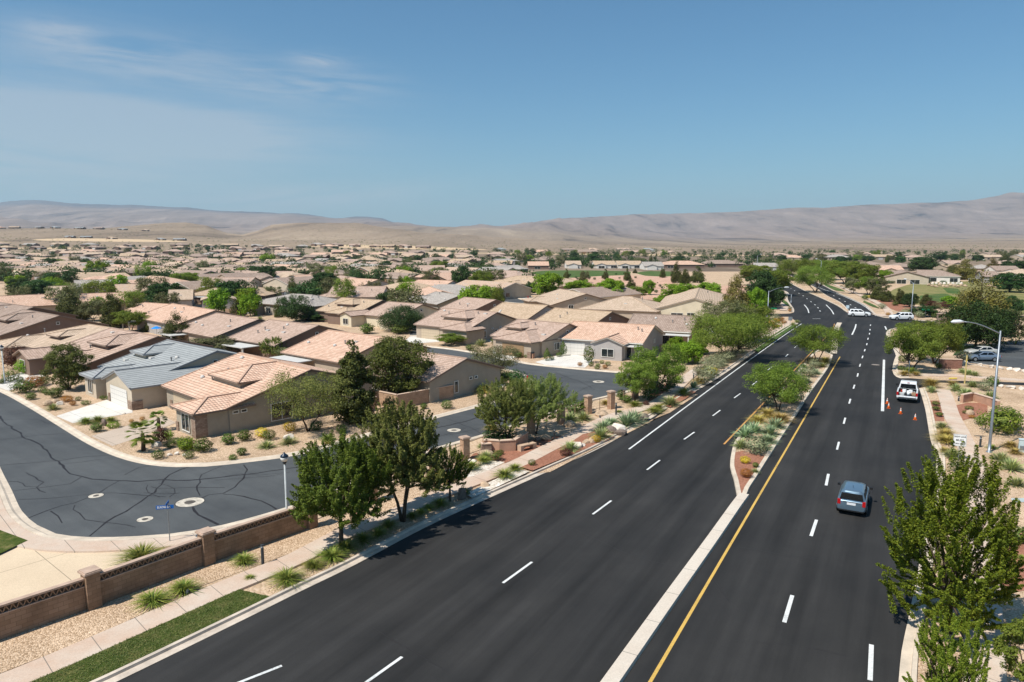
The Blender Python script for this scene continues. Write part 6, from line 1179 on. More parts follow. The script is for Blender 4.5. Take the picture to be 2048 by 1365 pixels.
# iron fence with stone pillars
fp = gl((622, 1055), (745, 1003), (868, 949), (930, 920), (1062, 868), (1122, 848), (1176, 828), (1222, 818), (1270, 796), (1310, 776))
root = thing('iron_fence', 'thin rusty rail fence between stone pillars beside the curved street', 'fence', fp[3]); o0 = fp[3]; mRust = M_('rusty_rail', (.36, .24, .15), .8, .2, 6)
mPil = blockwall('sandstone_pillar', (.42, .26, .17), (.50, .33, .22), .3, .2)
for i, p in enumerate(fp[1:]): pillar(root, p - o0, 1.95, .58, mPil, .6)
for a_, b_ in zip(fp, fp[1:]):
    a_, b_ = a_ - o0, b_ - o0; d = b_ - a_; mb = MB()
    for z in (.35, 1.35): mb.bar(a_ + Vector((0, 0, z)), b_ + Vector((0, 0, z)), .03, .04)
    mb.build('rail', mRust, root)
    n = max(2, int(d.length / 2.4))
    for k_ in range(1, n): q = a_ + d * (k_ / n); MB().box(q.x - .03, q.x + .03, q.y - .03, q.y + .03, 0, 1.42).build('post', mRust, root)
# garden walls
def lowwall(name, label, pts, h, w, mat, cat='wall', capm=None):
    P = [Vector((p.x, p.y, 0)) for p in pts]; o = P[0]; root_ = thing(name, label, cat, o)
    for a_, b_ in zip(P, P[1:]):
        d = (b_ - a_); L = d.length; X = Matrix.Translation(a_ - o) @ Matrix.Rotation(math.atan2(d.y, d.x), 4, 'Z'); v = MB().box(-w * .3, L, -w / 2, w / 2, 0, h, X)
        mesh_obj('wall_panel', v.v, v.f, mat, root_, uvs=[[(q and v.v[j][0] + v.v[j][1], v.v[j][2]) if True else 0 for q, j in zip((1, 1, 1, 1), f_)] for f_ in v.f])
        if capm: MB().box(-w * .3, L, -w / 2 - .05, w / 2 + .05, h, h + .06, X).build('coping', capm, root_)
    return root_
mTanBlock = blockwall('tan_block', (.40, .26, .17), (.46, .31, .21), .4, .2); mStuccoR = M_('rose_stucco', (.46, .27, .18), .95, .25, .9, bump=.2); mCapL = M_('pale_cap', (.60, .44, .33), .9, .1, 2)
lowwall('garden_wall', 'tan block yard wall with square corner in front of the large yard tree', gl((740, 806), (795, 818), (905, 797), (880, 775)), 1.5, .2, mTanBlock, 'wall', mCapL)
lowwall('garden_wall', 'short tan yard wall beside the wall corner near the street-bend house', gl((700, 838), (752, 818)), 1.3, .2, mTanBlock, 'wall', mCapL)
lowwall('monument_wall', 'curved rose stucco entry wall before a clipped hedge', gl((968, 903), (974, 902), (1000, 904), (1028, 902), (1040, 894), (1053, 886)), .95, .32, mStuccoR, 'wall', mCapL)
lowwall('stone_pedestal', 'small stacked-stone pedestal at the left end of the rose entry wall', gl((966, 905), (982, 904)), .75, .5, mStone, 'pedestal', mCapL)
lowwall('monument_wall', 'rose stucco planter wall right of the right pavement', gl((1924, 806), (1945, 802), (1984, 814), (1996, 820)), .9, .3, mStuccoR, 'wall', mCapL)
lowwall('sign_wall', 'low reddish brick entry sign wall before the bright trees', gl((1880, 737), (1922, 738)), 1.3, .5, blockwall('red_brick', (.22, .11, .08), (.30, .16, .12), .25, .09), 'wall', mCapL)
lowwall('block_wall', 'tan block wall behind the brown-walled hip house and stop sign', gl((452, 634), (473, 634), (518, 618), (525, 606)), 1.9, .2, mTanBlock)
lowwall('block_wall', 'tan block wall between the veranda house and the yellow-green tree', gl((1320, 704), (1368, 707), (1376, 700)), 1.2, .2, mTanBlock)
r = thing('gate_pillar', 'square red-brown brick gate pillar beside the side street', 'pillar', G(1881, 655)); pillar(r, Vector((0, 0, 0)), height(1881, 655, 627), 1.2, mStone)
lowwall('gate_wall', 'dark rail wall right of the brick gate pillar', gl((1887, 654), (1925, 652)), 1.5, .25, mStuccoR)
# bench
b0 = G(1054, 900); r = thing('bench', 'tan stone bench block beside the rose entry wall', 'bench', b0, R(38)); mBench = M_('tan_stone_bench', (.50, .35, .24), .9, .2, 3)
MB().box(-.85, .85, -.25, .25, .42, .52).build('seat', mBench, r); MB().box(-.85, -.5, -.25, .25, 0, .42).build('leg', mBench, r); MB().box(.5, .85, -.25, .25, 0, .42).build('leg', mBench, r)
# ---------------------------------------------------------------- bollard lights
mBol = M_('charcoal_paint', (.045, .05, .055), .5, .1, 4)
def bollard(label, px, by, ty):
    h = height(px, by, ty); r_ = thing('bollard', label, 'bollard', G(px, by), .6, 'bollard lights along the pavements')
    MB().lathe([(.085, 0), (.085, h - .16)], 10).build('post', mBol, r_); MB().lathe([(.07, h - .16), (.07, h - .06)], 10).build('light_band', M_('frosted', (.4, .42, .42), .4) if 'frosted' not in bpy.data.materials else bpy.data.materials['frosted'], r_); MB().lathe([(.09, h - .06), (.09, h), (.02, h + .01)], 10).build('cap', mBol, r_)
for q in [('charcoal bollard before the brown wall near the lamp post', 526, 1131, 1090), ('charcoal bollard behind the rose entry wall', 1109, 882, 858), ('charcoal bollard by the fence between two yuccas', 1232, 832, 806), ('charcoal bollard beside the pavement near the sage row', 1387, 762, 747), ('charcoal bollard left of the street lamp at right', 1960, 895, 874), ('charcoal bollard by the planter wall at right', 1917, 803, 793)]: bollard(*q)
def spot(label, px, by):
    r_ = thing('spotlight', label, 'spotlight', G(px, by), 0); MB().lathe([(.02, 0), (.02, .15)], 6).build('stake', mBol, r_); MB().tube([(0, -.1, .16), (0, .14, .26)], [.07, .09], 8).build('head', mBol, r_)
spot('small black spotlight on the gravel near the grass clumps', 375, 1193); spot('small black spotlight between two tan boulders', 1200, 838)
# ---------------------------------------------------------------- lamps
mGlobe = M_('white_globe', (.75, .75, .72), .3, .03, 2); mBlueCap = M_('dark_blue_cap', (.015, .03, .055), .3, .1, 4)
def postlamp(label, px, by, ty):
    h = height(px, by, ty); r_ = thing('lamp_post', label, 'lamp post', G(px, by), 0, 'globe lamp posts')
    MB().lathe([(.12, 0), (.12, .25), (.075, .35), (.06, h - .75)], 10).build('pole', M_('pale_grey_pole', (.42, .44, .44), .5) if 'pale_grey_pole' not in bpy.data.materials else bpy.data.materials['pale_grey_pole'], r_, True)
    hd = MB().lathe([(.06, h - .76), (.14, h - .62), (.15, h - .55)], 12).build('collar', mBol, r_, True); MB().lathe([(.15, h - .55), (.24, h - .42), (.26, h - .32), (.25, h - .26)], 14).build('globe', mGlobe, r_, True)
    MB().lathe([(.27, h - .26), (.22, h - .16), (.08, h - .05), (.05, h), (.01, h + .06)], 14).build('cap', mBlueCap, r_, True)
postlamp('globe lamp post behind the brown wall by the cracked street', 574, 1032, 906); postlamp('globe lamp post by the left frame edge before the tan house', 10, 768, 690)
def cobra(label, px, by, ty, reach, ang):
    h = height(px, by, ty); r_ = thing('street_lamp', label, 'street lamp', G(px, by), 0, 'tall road lamps')
    MB().lathe([(.24, 0), (.24, .06), (.12, .08), (.115, 1), (.07, h)], 10).build('pole', mSteel, r_, True); d = Vector((math.cos(ang), math.sin(ang), 0))
    P = [Vector((0, 0, h - .25)) + d * (reach * k_ / 6) + Vector((0, 0, .95 * math.sin(k_ / 6 * math.pi / 2))) for k_ in range(7)]
    MB().tube(P, [.055, .052, .05, .047, .044, .04, .036], 6).build('arm', mSteel, r_, True); e = P[-1]
    X = Matrix.Translation(e) @ Matrix.Rotation(ang, 4, 'Z'); m_ = MB(); m_.tube([tuple(X @ Vector((-.05, 0, 0))), tuple(X @ Vector((.25, 0, .02))), tuple(X @ Vector((.75, 0, 0))), tuple(X @ Vector((.95, 0, -.03)))], [.06, .15, .15, .05], 8); m_.build('lamp_head', M_('pale_lamp', (.62, .64, .65), .4) if 'pale_lamp' not in bpy.data.materials else bpy.data.materials['pale_lamp'], r_, True)
cobra('tall street lamp beside the right pavement with arm over the road', 1978, 905, 662, 2.9, R(172))
cobra('street lamp by the side street at left with arm to the right', 1534, 655, 582, 3.2, R(0)); cobra('distant street lamp with arm pointing left, at the pavement curve', 1582, 606, 589, 4.0, R(140)); cobra('distant street lamp on the far median bend', 1558, 551, 534, 3.0, R(20)); cobra('slim street lamp before the golf slope', 1822, 634, 566, 2.4, R(100)); cobra('hazy distant street lamp before the round far trees', 1640, 570, 522, 2, R(120)); cobra('hazy street lamp left of the road bend', 1513, 556, 512, 2, R(30))
# ---------------------------------------------------------------- signs, hydrants and other street things
mSignW = M_('sign_white', (.78, .78, .76), .5, .04, 3); mBlack = M_('black_paint', (.012, .012, .012), .6); mBlue = M_('sign_blue', (.012, .12, .42), .4, .06, 3); mGreen = M_('sign_green', (.01, .20, .09), .4, .06, 3); mRedP = M_('red_paint', (.42, .02, .02), .4, .08, 3)
def text(par, s, size, loc, rot, mat, sx=1, bold=False):
    cu = bpy.data.curves.new('lettering', 'FONT'); cu.body = s; cu.size = size; cu.align_x = 'CENTER'; cu.align_y = 'CENTER'; cu.extrude = .002; cu.offset = .004 if bold else 0
    tmp = bpy.data.objects.new('tmp_text', cu); C.objects.link(tmp); dg = bpy.context.evaluated_depsgraph_get(); me = bpy.data.meshes.new_from_object(tmp.evaluated_get(dg)); bpy.data.objects.remove(tmp)
    me.materials.clear(); me.materials.append(mat); o = bpy.data.objects.new('lettering', me); link(o, par); o.location = loc; o.rotation_euler = rot; o.scale = (sx, 1, 1); return o
def face(px, by): b_ = G(px, by); return math.atan2(-b_.x, b_.y) * 1.0   # yaw so that local -y looks back along the view
r = thing('road_sign', 'white RIGHT LANE MUST TURN RIGHT sign beside the right pavement', 'road sign', G(1916, 922), R(-22)); hs_ = height(1916, 922, 869)
MB().box(-.025, .025, -.02, .02, 0, hs_ - .02).build('post', mSteel, r); p_ = MB().box(-.46, .46, -.045, -.025, hs_ - .98, hs_).build('panel', mSignW, r)
text(p_, 'RIGHT LANE', .165, (0, -.05, hs_ - .2), (R(90), 0, 0), mBlack, .85, True); text(p_, 'MUST', .22, (0, -.05, hs_ - .49), (R(90), 0, 0), mBlack, 1, True); text(p_, 'TURN RIGHT', .165, (0, -.05, hs_ - .78), (R(90), 0, 0), mBlack, .85, True)
bd_ = MB()
for q in ((-.44, .44, hs_ - .035, hs_ - .02), (-.44, .44, hs_ - .96, hs_ - .945), (-.44, -.425, hs_ - .945, hs_ - .035), (.425, .44, hs_ - .945, hs_ - .035)): bd_.box(q[0], q[1], -.049, -.046, q[2], q[3])
bd_.build('border', mBlack, p_)
r = thing('street_sign', 'blue ELROSE DR name plate on a thin post before the cracked street', 'street sign', G(340, 1086), R(12)); hs_ = height(340, 1086, 1011)
MB().lathe([(.03, 0), (.025, hs_ + .12)], 8).build('post', mSteel, r); p_ = MB().box(-.62, .34, -.03, -.012, hs_ - .2, hs_ + .02).build('name_plate', mBlue, r)
text(p_, 'ELROSE DR', .17, (-.19, -.036, hs_ - .09), (R(90), 0, 0), mSignW, .86, True); text(p_, '1100', .06, (.26, -.036, hs_ - .04), (R(90), 0, 0), mSignW) if False else None
p2 = MB().box(-.012, .012, -.34, .34, hs_ + .03, hs_ + .2).build('cross_plate', mBlue, r)
def smallsign(label, px, by, ty, col, w, hh, post=True):
    r_ = thing('street_sign' if col is mGreen else 'road_sign', label, 'sign', G(px, by), face(px, by)); h = height(px, by, ty); MB().box(-.03, .03, -.03, .03, 0, h).build('post', mSteel, r_); MB().box(-w / 2, w / 2, -.06, -.035, h - hh, h).build('panel', col, r_)
smallsign('green street name sign at the corner before the golf slope', 1850, 636, 618, mGreen, 1.5, .35); smallsign('green street name sign at the left side street corner', 1547, 626, 616, mGreen, 1.4, .35); smallsign('grey sign back on the orange-flowered island', 1580, 651, 634, mSteel, .8, .8); smallsign('grey sign on a post before the bright corner tree', 1817, 752, 722, mSteel, .12, .5); smallsign('small pale blue keep-right sign on the far median nose', 1695, 622, 611, M_('pale_blue_sign', (.45, .56, .62), .5), .7, .8)
r = thing('stop_sign', 'red stop sign under a blue plate behind the pinkish gable roof', 'stop sign', G(487, 630), face(487, 630)); h = height(487, 630, 613); MB().box(-.03, .03, -.03, .03, 0, h).build('post', mSteel, r)
mesh_obj('panel', [(.42 * math.cos(R(22.5 + 45 * k_)), -.04, h - .75 + .42 * math.sin(R(22.5 + 45 * k_))) for k_ in range(8)], [tuple(range(8))], mRedP, r); MB().box(-.45, .45, -.045, -.03, h - .3, h).build('name_plate', mBlue, r); text(r, 'STOP', .26, (0, -.05, h - .75), (R(90), 0, 0), mSignW, 1, True)
def hydrant(label, px, by, ty):
    h = height(px, by, ty); r_ = thing('fire_hydrant', label, 'fire hydrant', G(px, by)); MB().lathe([(.17, 0), (.17, .06), (.12, .07), (.12, h * .66), (.15, h * .68), (.15, h * .74), (.12, h * .85), (.05, h * .95), (.04, h)], 12).build('barrel', mRedP, r_, True); MB().tube([(-.22, 0, h * .55), (.22, 0, h * .55)], [.055, .055], 8).build('outlet', mRedP, r_); MB().tube([(0, 0, h * .5), (0, -.22, h * .5)], [.075, .075], 8).build('outlet', mRedP, r_)
hydrant('red fire hydrant on the street corner by the silvery olive tree', 1055, 771, 751); hydrant('small red hydrant near the red car', 1056, 599, 592)
mOr = M_('cone_orange', (.72, .13, .015), .6, .08, 4); mReflect = M_('cone_white', (.80, .80, .78), .5, .03, 3); mOrBase = M_('cone_base_orange', (.60, .12, .02), .7, .1, 4)
cone0 = None
for lab, px, by in (('traffic cone closest to the end of the white lane line', 1774, 808), ('traffic cone just right of and below another cone', 1777, 817), ('traffic cone behind the middle of the white truck', 1801, 828), ('traffic cone standing alone nearest the right kerb', 1830, 840)):
    if cone0 is None:
        cone0 = thing('traffic_cone', lab, 'traffic cone', G(px, by), .3, 'orange traffic cones behind the truck'); MB().box(-.19, .19, -.19, .19, 0, .04).build('base', mOrBase, cone0); MB().lathe([(.15, .04), (.095, .34)], 14).build('cone_body', mOr, cone0, True); MB().lathe([(.095, .34), (.068, .50)], 14).build('reflective_band', mReflect, cone0, True); MB().lathe([(.068, .50), (.056, .56)], 14).build('cone_body', mOr, cone0, True); MB().lathe([(.056, .56), (.035, .68)], 14).build('reflective_band', mReflect, cone0, True); MB().lathe([(.035, .68), (.025, .75)], 14).build('cone_tip', mOr, cone0, True); cone0.scale = (.86,) * 3
    else: copy_tree(cone0, G(px, by), rnd.uniform(0, 1.5), lab, 'orange traffic cones behind the truck', .86)
r = thing('utility_box', 'pale blue-grey utility pedestal at the right edge', 'utility box', G(2044, 905), R(-30)); mUt = M_('pale_blue_grey', (.46, .54, .55), .5, .08, 3); MB().box(-.28, .28, -.2, .2, 0, height(2044, 905, 880)).build('cabinet', mUt, r); h = height(2044, 905, 880); MB().box(-.31, .31, -.23, .23, h, h + .06).build('lid', mUt, r); MB().box(-.2, .2, -.225, -.203, .25, .6).build('hatch', mSteel, r)
mWood = M_('pale_wood', (.62, .48, .20), .8, .2, 4)
for lab, px, by, ty in (('yellow wooden survey stake by the drive right of the truck', 1929, 768, 711), ('left yellow pole beside the wide mesquite', 1442, 716, 688), ('right yellow pole beside the wide mesquite', 1450, 712, 683), ('yellow agave stalk before the bay-window house', 1242, 772, 724)):
    h = height(px, by, ty); r = thing('stake', lab, 'stake', G(px, by)); MB().box(-.06, .06, -.05, .05, 0, h).build('shaft', mWood, r); MB().box(-.065, .065, -.055, .055, h * .78, h * .84).build('ring', M_('ring_yellow', (.7, .5, .1), .6) if 'ring_yellow' not in bpy.data.materials else bpy.data.materials['ring_yellow'], r)
# roadside bits
def bin_(label, px, by, w, hh):
    r_ = thing('wheelie_bin', label, 'bin', G(px, by), R(-40)); m_ = M_('grey_bin', (.08, .10, .12), .6, .1, 4); MB().box(-w / 2, w / 2, -.35, .35, .05, hh).build('bin_body', m_, r_); MB().box(-w / 2 - .04, w / 2 + .04, -.4, .4, hh, hh + .08).build('lid', m_, r_)
bin_('pair of dark bins beside the brown garage house wall', 1114, 697, 1.2, 1.15)
r = thing('air_conditioner', 'white air conditioner box at the tan garage house wall', 'air conditioner', G(938, 688), R(-40)); MB().box(-.45, .45, -.4, .4, 0, .85).build('casing', mPatio, r); MB().lathe([(.3, .85), (.3, .88)], 14).build('fan_grille', mBol, r)
r = thing('letterbox', 'small stone pedestal letterbox by the cone-shaped shrub', 'letterbox', G(1065, 717), R(-40)); MB().box(-.25, .25, -.25, .25, 0, .75).build('pedestal', mStone if False else mStuccoR, r); MB().box(-.2, .2, -.3, .25, .75, .98).build('box', mBol, r)
r = thing('parasol', 'bright blue open parasol in the back yard by the dense pine', 'parasol', G(314, 676)); h = 2.1; MB().lathe([(.03, 0), (.03, h)], 6).build('pole', mSteel, r); MB().lathe([(.95, h - .35), (.5, h - .12), (.03, h + .05)], 8).build('canopy', M_('blue_canvas', (.01, .25, .75), .8), r)
# ---------------------------------------------------------------- vehicles
mTyre = M_('tyre_rubber', (.012, .012, .013), .8, .1, 5); mRim = M_('alloy', (.45, .46, .47), .3, .05, 5, metal=.7); mTail = M_('tail_lens', (.42, .008, .010), .2, .1, 4, spec=.6); mLens = M_('head_lens', (.6, .62, .64), .1, .1, 4, spec=.7); mTint = M_('tinted_glass', (.006, .009, .011), .12, .2, 2, spec=.35); mBlackPl = M_('black_plastic', (.015, .015, .016), .6, .1, 5); mPlate = M_('number_plate', (.70, .71, .72), .4, .1, 8)
def paint(n, c, metal=.3):
    m, t, b = newmat(n); b.inputs['Base Color'].default_value = (*c, 1); b.inputs['Metallic'].default_value = metal; b.inputs['Roughness'].default_value = .28; b.inputs['Coat Weight'].default_value = .5; b.inputs['Coat Roughness'].default_value = .08; return m
def loft(name, secs, mat, root, bev=.05, cuts=1):
    """secs: list of (x, [(y, z) ...] half profile bottom to top); mirrored, closed, softened"""
    bm = bmesh.new(); rings = []
    for x, pr in secs:
        ring = [bm.verts.new((x, y, z)) for y, z in pr] + [bm.verts.new((x, -y, z)) for y, z in pr[::-1]]; rings.append(ring)
    k = len(rings[0])
    for a_, b_ in zip(rings, rings[1:]):
        for i in range(k): bm.faces.new((a_[i], a_[(i + 1) % k], b_[(i + 1) % k], b_[i]))
    bm.faces.new(rings[0][::-1]); bm.faces.new(rings[-1]); bmesh.ops.remove_doubles(bm, verts=bm.verts, dist=.001); bmesh.ops.recalc_face_normals(bm, faces=bm.faces)
    if bev: bmesh.ops.bevel(bm, geom=[e for e in bm.edges if len(e.link_faces) == 2 and e.calc_face_angle(0) > .35], offset=bev, segments=2, affect='EDGES', profile=.6)
    me = bpy.data.meshes.new(name); bm.to_mesh(me); bm.free(); me.materials.append(mat); me.polygons.foreach_set('use_smooth', [True] * len(me.polygons)); o = bpy.data.objects.new(name, me); link(o, root); return o
def wheels(root, xs, y, r_):
    for x in xs:
        for s_ in (1, -1):
            w = MB().tube([(x, s_ * (y - .22), r_), (x, s_ * y, r_)], [r_, r_], 20).build('wheel', mTyre, root); MB().tube([(x, s_ * (y - .02), r_), (x, s_ * (y + .012), r_)], [r_ * .66, r_ * .62], 14).build('rim', mRim, w); MB().tube([(x, s_ * (y - .2), r_ + .02), (x, s_ * (y - .015), r_ + .02)], [r_ * 1.16, r_ * 1.16], 20).build('wheel_arch', mBlackPl, root)
def vehicle(label, px, by, heading, kind, mat, cat='car', name='parked_car'):
    root = thing(name, label, cat, G(px, by) + Vector((0, 0, .012)), heading)
    D = {'box': dict(L=4.25, W=1.76, H=1.62, hood=1.0, belt=1.02, xw=(1.15, .35, -1.98, -2.06), wb=(1.32, -1.28), r=.33),
         'suv': dict(L=4.85, W=1.95, H=1.76, hood=1.12, belt=1.12, xw=(1.25, .35, -1.95, -2.3), wb=(1.45, -1.42), r=.38),
         'sedan': dict(L=4.6, W=1.8, H=1.45, hood=.93, belt=.95, xw=(1.2, .2, -1.15, -1.95), wb=(1.38, -1.35), r=.33),
         'jeep': dict(L=4.5, W=1.88, H=1.84, hood=1.2, belt=1.2, xw=(.95, .55, -2.0, -2.12), wb=(1.4, -1.3), r=.42)}[kind]
    L, Wd, H, hood, belt, (w0, w1, r1, r0), wb, rw = (D[q] for q in ('L', 'W', 'H', 'hood', 'belt', 'xw', 'wb', 'r')); h = Wd / 2; f = L / 2; tb = belt + (.06 if kind == 'sedan' else .0)
    def pr(w, zb, zs, zt, k_=.93): return [(w * .82, zb), (w * .97, zb + .1), (w, zs), (w * .985, zt - .13), (w * k_, zt)]
    secs = [(-f, pr(h * .90, .34, .62, tb * .95, .9)), (-f + .10, pr(h * .97, .27, .62, tb)), (-f + .6, pr(h, .24, .6, tb + .02)), (r1 * .4, pr(h, .22, .6, belt + .02)), (w1, pr(h, .22, .6, belt)), (w0 + .1, pr(h, .22, .6, hood)), (f - .5, pr(h * .98, .24, .58, hood - .06)), (f - .1, pr(h * .92, .28, .55, hood - .16)), (f, pr(h * .82, .36, .55, hood - .3, .88))]
    loft('body', secs, mat, root, .05)
    # cabin: frustum on the belt line, roof skin crowned
    hb, hr_ = h * .93, h * .74
    cb = [(r0, [(hb * .96, belt - .05), (hb * .93, belt + .02)])]; zt = H
    base = [(r0, hb * .97), (w0, hb * .95)]; top = [(r1, hr_ * .97), (w1, hr_)]
    secs = []
    bm_pts = {}
    def cabp(fx, fz):  # point on the side: fx 0 rear 1 front, fz 0 belt 1 roof
        x = (base[0][0] * (1 - fx) + base[1][0] * fx) * (1 - fz) + (top[0][0] * (1 - fx) + top[1][0] * fx) * fz; y = (base[0][1] * (1 - fx) + base[1][1] * fx) * (1 - fz) + (top[0][1] * (1 - fx) + top[1][1] * fx) * fz; return Vector((x, y, belt - .03 + (zt - belt + .0) * fz - (.05 * abs(fx - .45) if fz == 1 else 0)))
    bm = bmesh.new(); n = 6; rows = []
    for i in range(n + 1):
        fx = i / n; p0, p1 = cabp(fx, 0), cabp(fx, 1); ring = [(p0.x, p0.y, p0.z), (p1.x, p1.y, p1.z - .03), (p1.x, p1.y * .6, p1.z + .02), (p1.x, -p1.y * .6, p1.z + .02), (p1.x, -p1.y, p1.z - .03), (p0.x, -p0.y, p0.z)]; rows.append([bm.verts.new(q) for q in ring])
    for a_, b_ in zip(rows, rows[1:]):
        for i in range(5): bm.faces.new((a_[i], b_[i], b_[i + 1], a_[i + 1]))
    bm.faces.new(rows[0]); bm.faces.new(rows[-1][::-1]); bmesh.ops.recalc_face_normals(bm, faces=bm.faces); bmesh.ops.bevel(bm, geom=[e for e in bm.edges if len(e.link_faces) == 2 and e.calc_face_angle(0) > .5], offset=.05, segments=2, affect='EDGES')
    me = bpy.data.meshes.new('roof'); bm.to_mesh(me); bm.free(); me.materials.append(mat); me.polygons.foreach_set('use_smooth', [True] * len(me.polygons)); link(bpy.data.objects.new('roof', me), root)
    def pane(nm, q, off): 
        q = [Vector(p) for p in q]; nrm = (q[1] - q[0]).cross(q[3] - q[0]).normalized(); 
        if nrm.dot(sum(q, Vector()) / 4 - Vector((0, 0, belt))) < 0: nrm = -nrm
        MB().poly([p + nrm * off for p in q]).build(nm, mTint, root)
    mir = lambda p: Vector((p.x, -p.y, p.z))
    for nm, fx in (('rear_window', 0), ('windshield', 1)):
        a_, b_ = cabp(fx, .12), cabp(fx, .86); a_, b_ = Vector((a_.x, a_.y * .9, a_.z)), Vector((b_.x, b_.y * .92, b_.z - .03)); pane(nm, [a_, mir(a_), mir(b_), b_], .022)
    for s_ in (1, -1):
        for f0, f1 in (((.07, .30), (.33, .62), (.65, .93)) if kind != 'sedan' else ((.16, .5), (.53, .9))):
            q = [cabp(f0, .14), cabp(f1, .14), cabp(f1 - .02, .82), cabp(f0 + .02, .82)]; q = [Vector((p.x, p.y * s_, p.z)) for p in q]; pane('side_window', q, .018)
    wheels(root, wb, h + .01, rw)
    for s_ in (1, -1):
        z0, z1 = (.72, 1.05) if kind != 'sedan' else (.7, .9)
        MB().box(-f - .012, -f + .14, s_ * h * .72 if s_ > 0 else -h * .93, s_ * h * .93 if s_ > 0 else -h * .72, z0, min(z1, tb + .02)).build('tail_light', mTail, root)
        MB().box(f - .16, f - .02, s_ * h * .5 if s_ > 0 else -h * .82, s_ * h * .82 if s_ > 0 else -h * .5, .56, .72).build('headlight', mLens, root)
        MB().box(w0 - .28, w0 - .1, s_ * (h + .02) if s_ > 0 else -(h + .2), s_ * (h + .2) if s_ > 0 else -(h + .02), belt - .02, belt + .13).build('mirror', mBlackPl, root)
    MB().box(-f - .02, -f + .05, -.26, .26, .74, .89).build('number_plate', mPlate, root)
    MB().box(-f - .03, -f + .1, -.5, .5, .92, .955).build('trim_bar', mRim, root)
    MB().box(-f - .035, -f + .12, -h * .84, h * .84, .33, .40).build('bumper_strip', mBlackPl, root)
    if kind == 'box': MB().tube([(-1.1, 0, H), (-1.45, 0, H + .28)], [.012, .006], 5).build('aerial', mBlackPl, root)
    if kind == 'jeep': MB().tube([(-f - .05, 0, .95), (-f - .25, 0, .95)], [.37, .37], 18).build('spare_wheel', mTyre, root)
    MB().box(f - .03, f + .012, -h * .45, h * .45, .42, .62).build('grille', mBlackPl, root)
    return root
hdg = R(90) - R(29.5)
vehicle('blue-grey boxy hatchback driving away in the right lane', 1706, 1012, hdg, 'box', paint('blue_grey_paint', (.16, .24, .31), .55), name='moving_car')
vehicle('white SUV turning through the junction', 1718, 633.5, R(-22), 'suv', paint('white_paint_a', (.75, .75, .74), .0), name='moving_car')
vehicle('white crossover waiting at the side street by the golf slope', 1802, 640.5, R(180), 'suv', paint('white_paint_b', (.78, .78, .77), .0), name='moving_car')
vehicle('pearl-white sedan parked behind the blue sedan', 1961, 711, R(184), 'sedan', paint('pearl_paint', (.55, .54, .50), .2)); vehicle('steel-blue sedan parked nearest in the car park', 1963, 722, R(176), 'sedan', paint('steel_blue_paint', (.22, .28, .36), .5))
vehicle('red off-road car parked by the lime tree', 1037, 589, R(8), 'jeep', paint('red_paint_car', (.30, .008, .02), .2))
# white pickup with a loaded bed
mWhiteP = paint('white_pickup_paint', (.78, .79, .80), .0); root = thing('pickup_truck', 'white pickup truck parked at the right kerb with gear in its open bed', 'pickup truck', G(1815, 796) + Vector((0, 0, .012)), R(90) - R(31))
def pr(w, zb, zs, zt, k_=.95): return [(w * .85, zb), (w * .98, zb + .1), (w, zs), (w * .99, zt - .12), (w * k_, zt)]
loft('body', [(-.55, pr(.99, .45, .8, 1.16)), (.2, pr(.99, .42, .8, 1.16)), (1.5, pr(.99, .42, .8, 1.16)), (2.3, pr(.98, .45, .8, 1.12)), (2.72, pr(.93, .48, .78, 1.02)), (2.85, pr(.84, .52, .75, .9))], mWhiteP, root, .06)
bed_ = MB(); bed_.box(-2.85, -.56, -1.0, -.86, .55, 1.2).box(-2.85, -.56, .86, 1.0, .55, 1.2); bed_.build('bed_side', mWhiteP, root); MB().box(-2.84, -.57, -.858, -.83, .66, 1.18).box(-2.84, -.57, .83, .858, .66, 1.18).build('bed_liner', mBlackPl, root); MB().box(-2.8, -.56, -.86, .86, .55, .68).build('bed_floor', mBlackPl, root); MB().box(-.64, -.56, -.86, .86, .68, 1.14).build('bed_headboard', mBlackPl, root)
MB().box(-3.35, -2.86, -.84, .84, .66, .73).build('tailgate', mWhiteP, root); MB().box(-3.0, -2.82, -.98, .98, .42, .56).build('rear_bumper', mRim, root)
loft('cab', [(-.5, [(.94, 1.1), (.93, 1.2), (.78, 1.72), (.7, 1.78)]), (-.3, [(.95, 1.1), (.94, 1.2), (.79, 1.8), (.7, 1.86)]), (.8, [(.95, 1.1), (.94, 1.2), (.79, 1.82), (.7, 1.87)]), (1.5, [(.95, 1.1), (.94, 1.14), (.93, 1.16), (.9, 1.18)])], mWhiteP, root, .03)
MB().poly([(-.54, -.80, 1.16), (-.54, .80, 1.16), (-.525, .72, 1.66), (-.525, -.72, 1.66)]).build('rear_window', mTint, root)
MB().poly([(1.47, -.84, 1.24), (1.47, .84, 1.24), (.92, .68, 1.78), (.92, -.68, 1.78)]).build('windshield', mTint, root)
for s_ in (1, -1):
    MB().poly([(-.2, s_ * .965, 1.24), (1.1, s_ * .965, 1.24), (.72, s_ * .83, 1.74), (-.2, s_ * .83, 1.74)]).build('side_window', mTint, root)
    MB().box(-2.9, -2.78, min(s_ * .84, s_ * 1.01), max(s_ * .84, s_ * 1.01), .78, 1.12).build('tail_light', mTail, root); MB().box(.95, 1.15, min(s_ * 1.0, s_ * 1.28), max(s_ * 1.0, s_ * 1.28), 1.14, 1.36).build('mirror', mBlackPl, root)
MB().box(-.54, -.46, -.12, .12, 1.78, 1.84).build('brake_light', mTail, root); MB().box(-3.06, -2.98, -.05, .05, .38, .46).build('tow_ball', mRim, root); wheels(root, (1.75, -1.75), 1.0, .41)
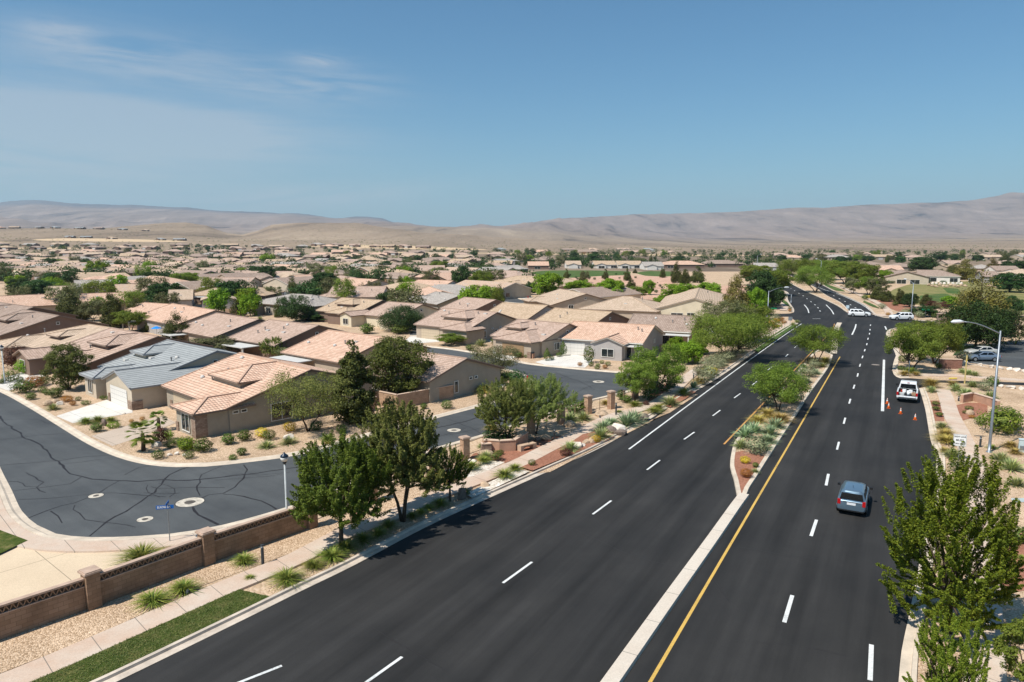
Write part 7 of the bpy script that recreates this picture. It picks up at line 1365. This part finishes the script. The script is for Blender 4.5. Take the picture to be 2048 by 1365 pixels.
fwd = Vector((math.sin(R(31)), math.cos(R(31)), 0)); sd_ = Vector((math.cos(R(31)), -math.sin(R(31)), 0)); tb = G(1815, 796)
def inbed(x, y, z): return tb + fwd * x + sd_ * y + Vector((0, 0, z + .012))
mBucket = M_('white_bucket_plastic', (.76, .77, .76), .4, .05, 3)
for i, (x, y, lab) in enumerate([(-2.3, .12, 'white lidded bucket nearest the tailgate in the truck bed'), (-1.7, -.32, 'white bucket in the left middle of the truck bed'), (-1.75, .3, 'white bucket in the centre of the truck bed')]):
    r = thing('bucket', lab, 'bucket', inbed(x, y, .69), 0, 'buckets in the truck bed'); MB().lathe([(.15, 0), (.19, .48)], 14).build('pail', mBucket, r, True); MB().lathe([(.2, .48), (.2, .53), (.16, .55)], 14).build('lid', mBucket, r)
for x, y, c_, lab in ((-2.4, -.55, (.6, .6, .58), 'pale box on the left of the truck bed'), (-1.9, .6, (.50, .32, .20), 'tan bundle on the right of the truck bed'), (-.95, -.5, (.5, .05, .03), 'red container behind the cab on the left'), (-1.2, .55, (.3, .3, .3), 'grey tool case behind the cab on the right')):
    r = thing('toolbox', lab, 'box', inbed(x, y, .69), R(60) - .2 * x); MB().box(-.22, .22, -.17, .17, 0, .3).build('case', M_('case_' + lab.split()[0], c_, .6, .1, 4), r); MB().bar((-.1, 0, .34), (.1, 0, .34), .03, .03).build('handle', mBlackPl, r)
# ---------------------------------------------------------------- air
hz = MB().box(-17500, 17500, -400, 15600, -2, 900).build('haze', None)
m = bpy.data.materials.new('haze'); m.use_nodes = True; t = m.node_tree; t.nodes.remove(t.nodes['Principled BSDF'])
pv = t.nodes.new('ShaderNodeVolumePrincipled'); pv.inputs['Color'].default_value = (.68, .86, 1, 1); pv.inputs['Density'].default_value = 5.5e-5; pv.inputs['Anisotropy'].default_value = .1
t.links.new(pv.outputs[0], t.nodes['Material Output'].inputs['Volume'])
try: m.cycles.homogeneous_volume = True
except Exception: pass
hz.data.materials.clear(); hz.data.materials.append(m); structure(hz, 'stuff'); hz.display_type = 'WIRE'
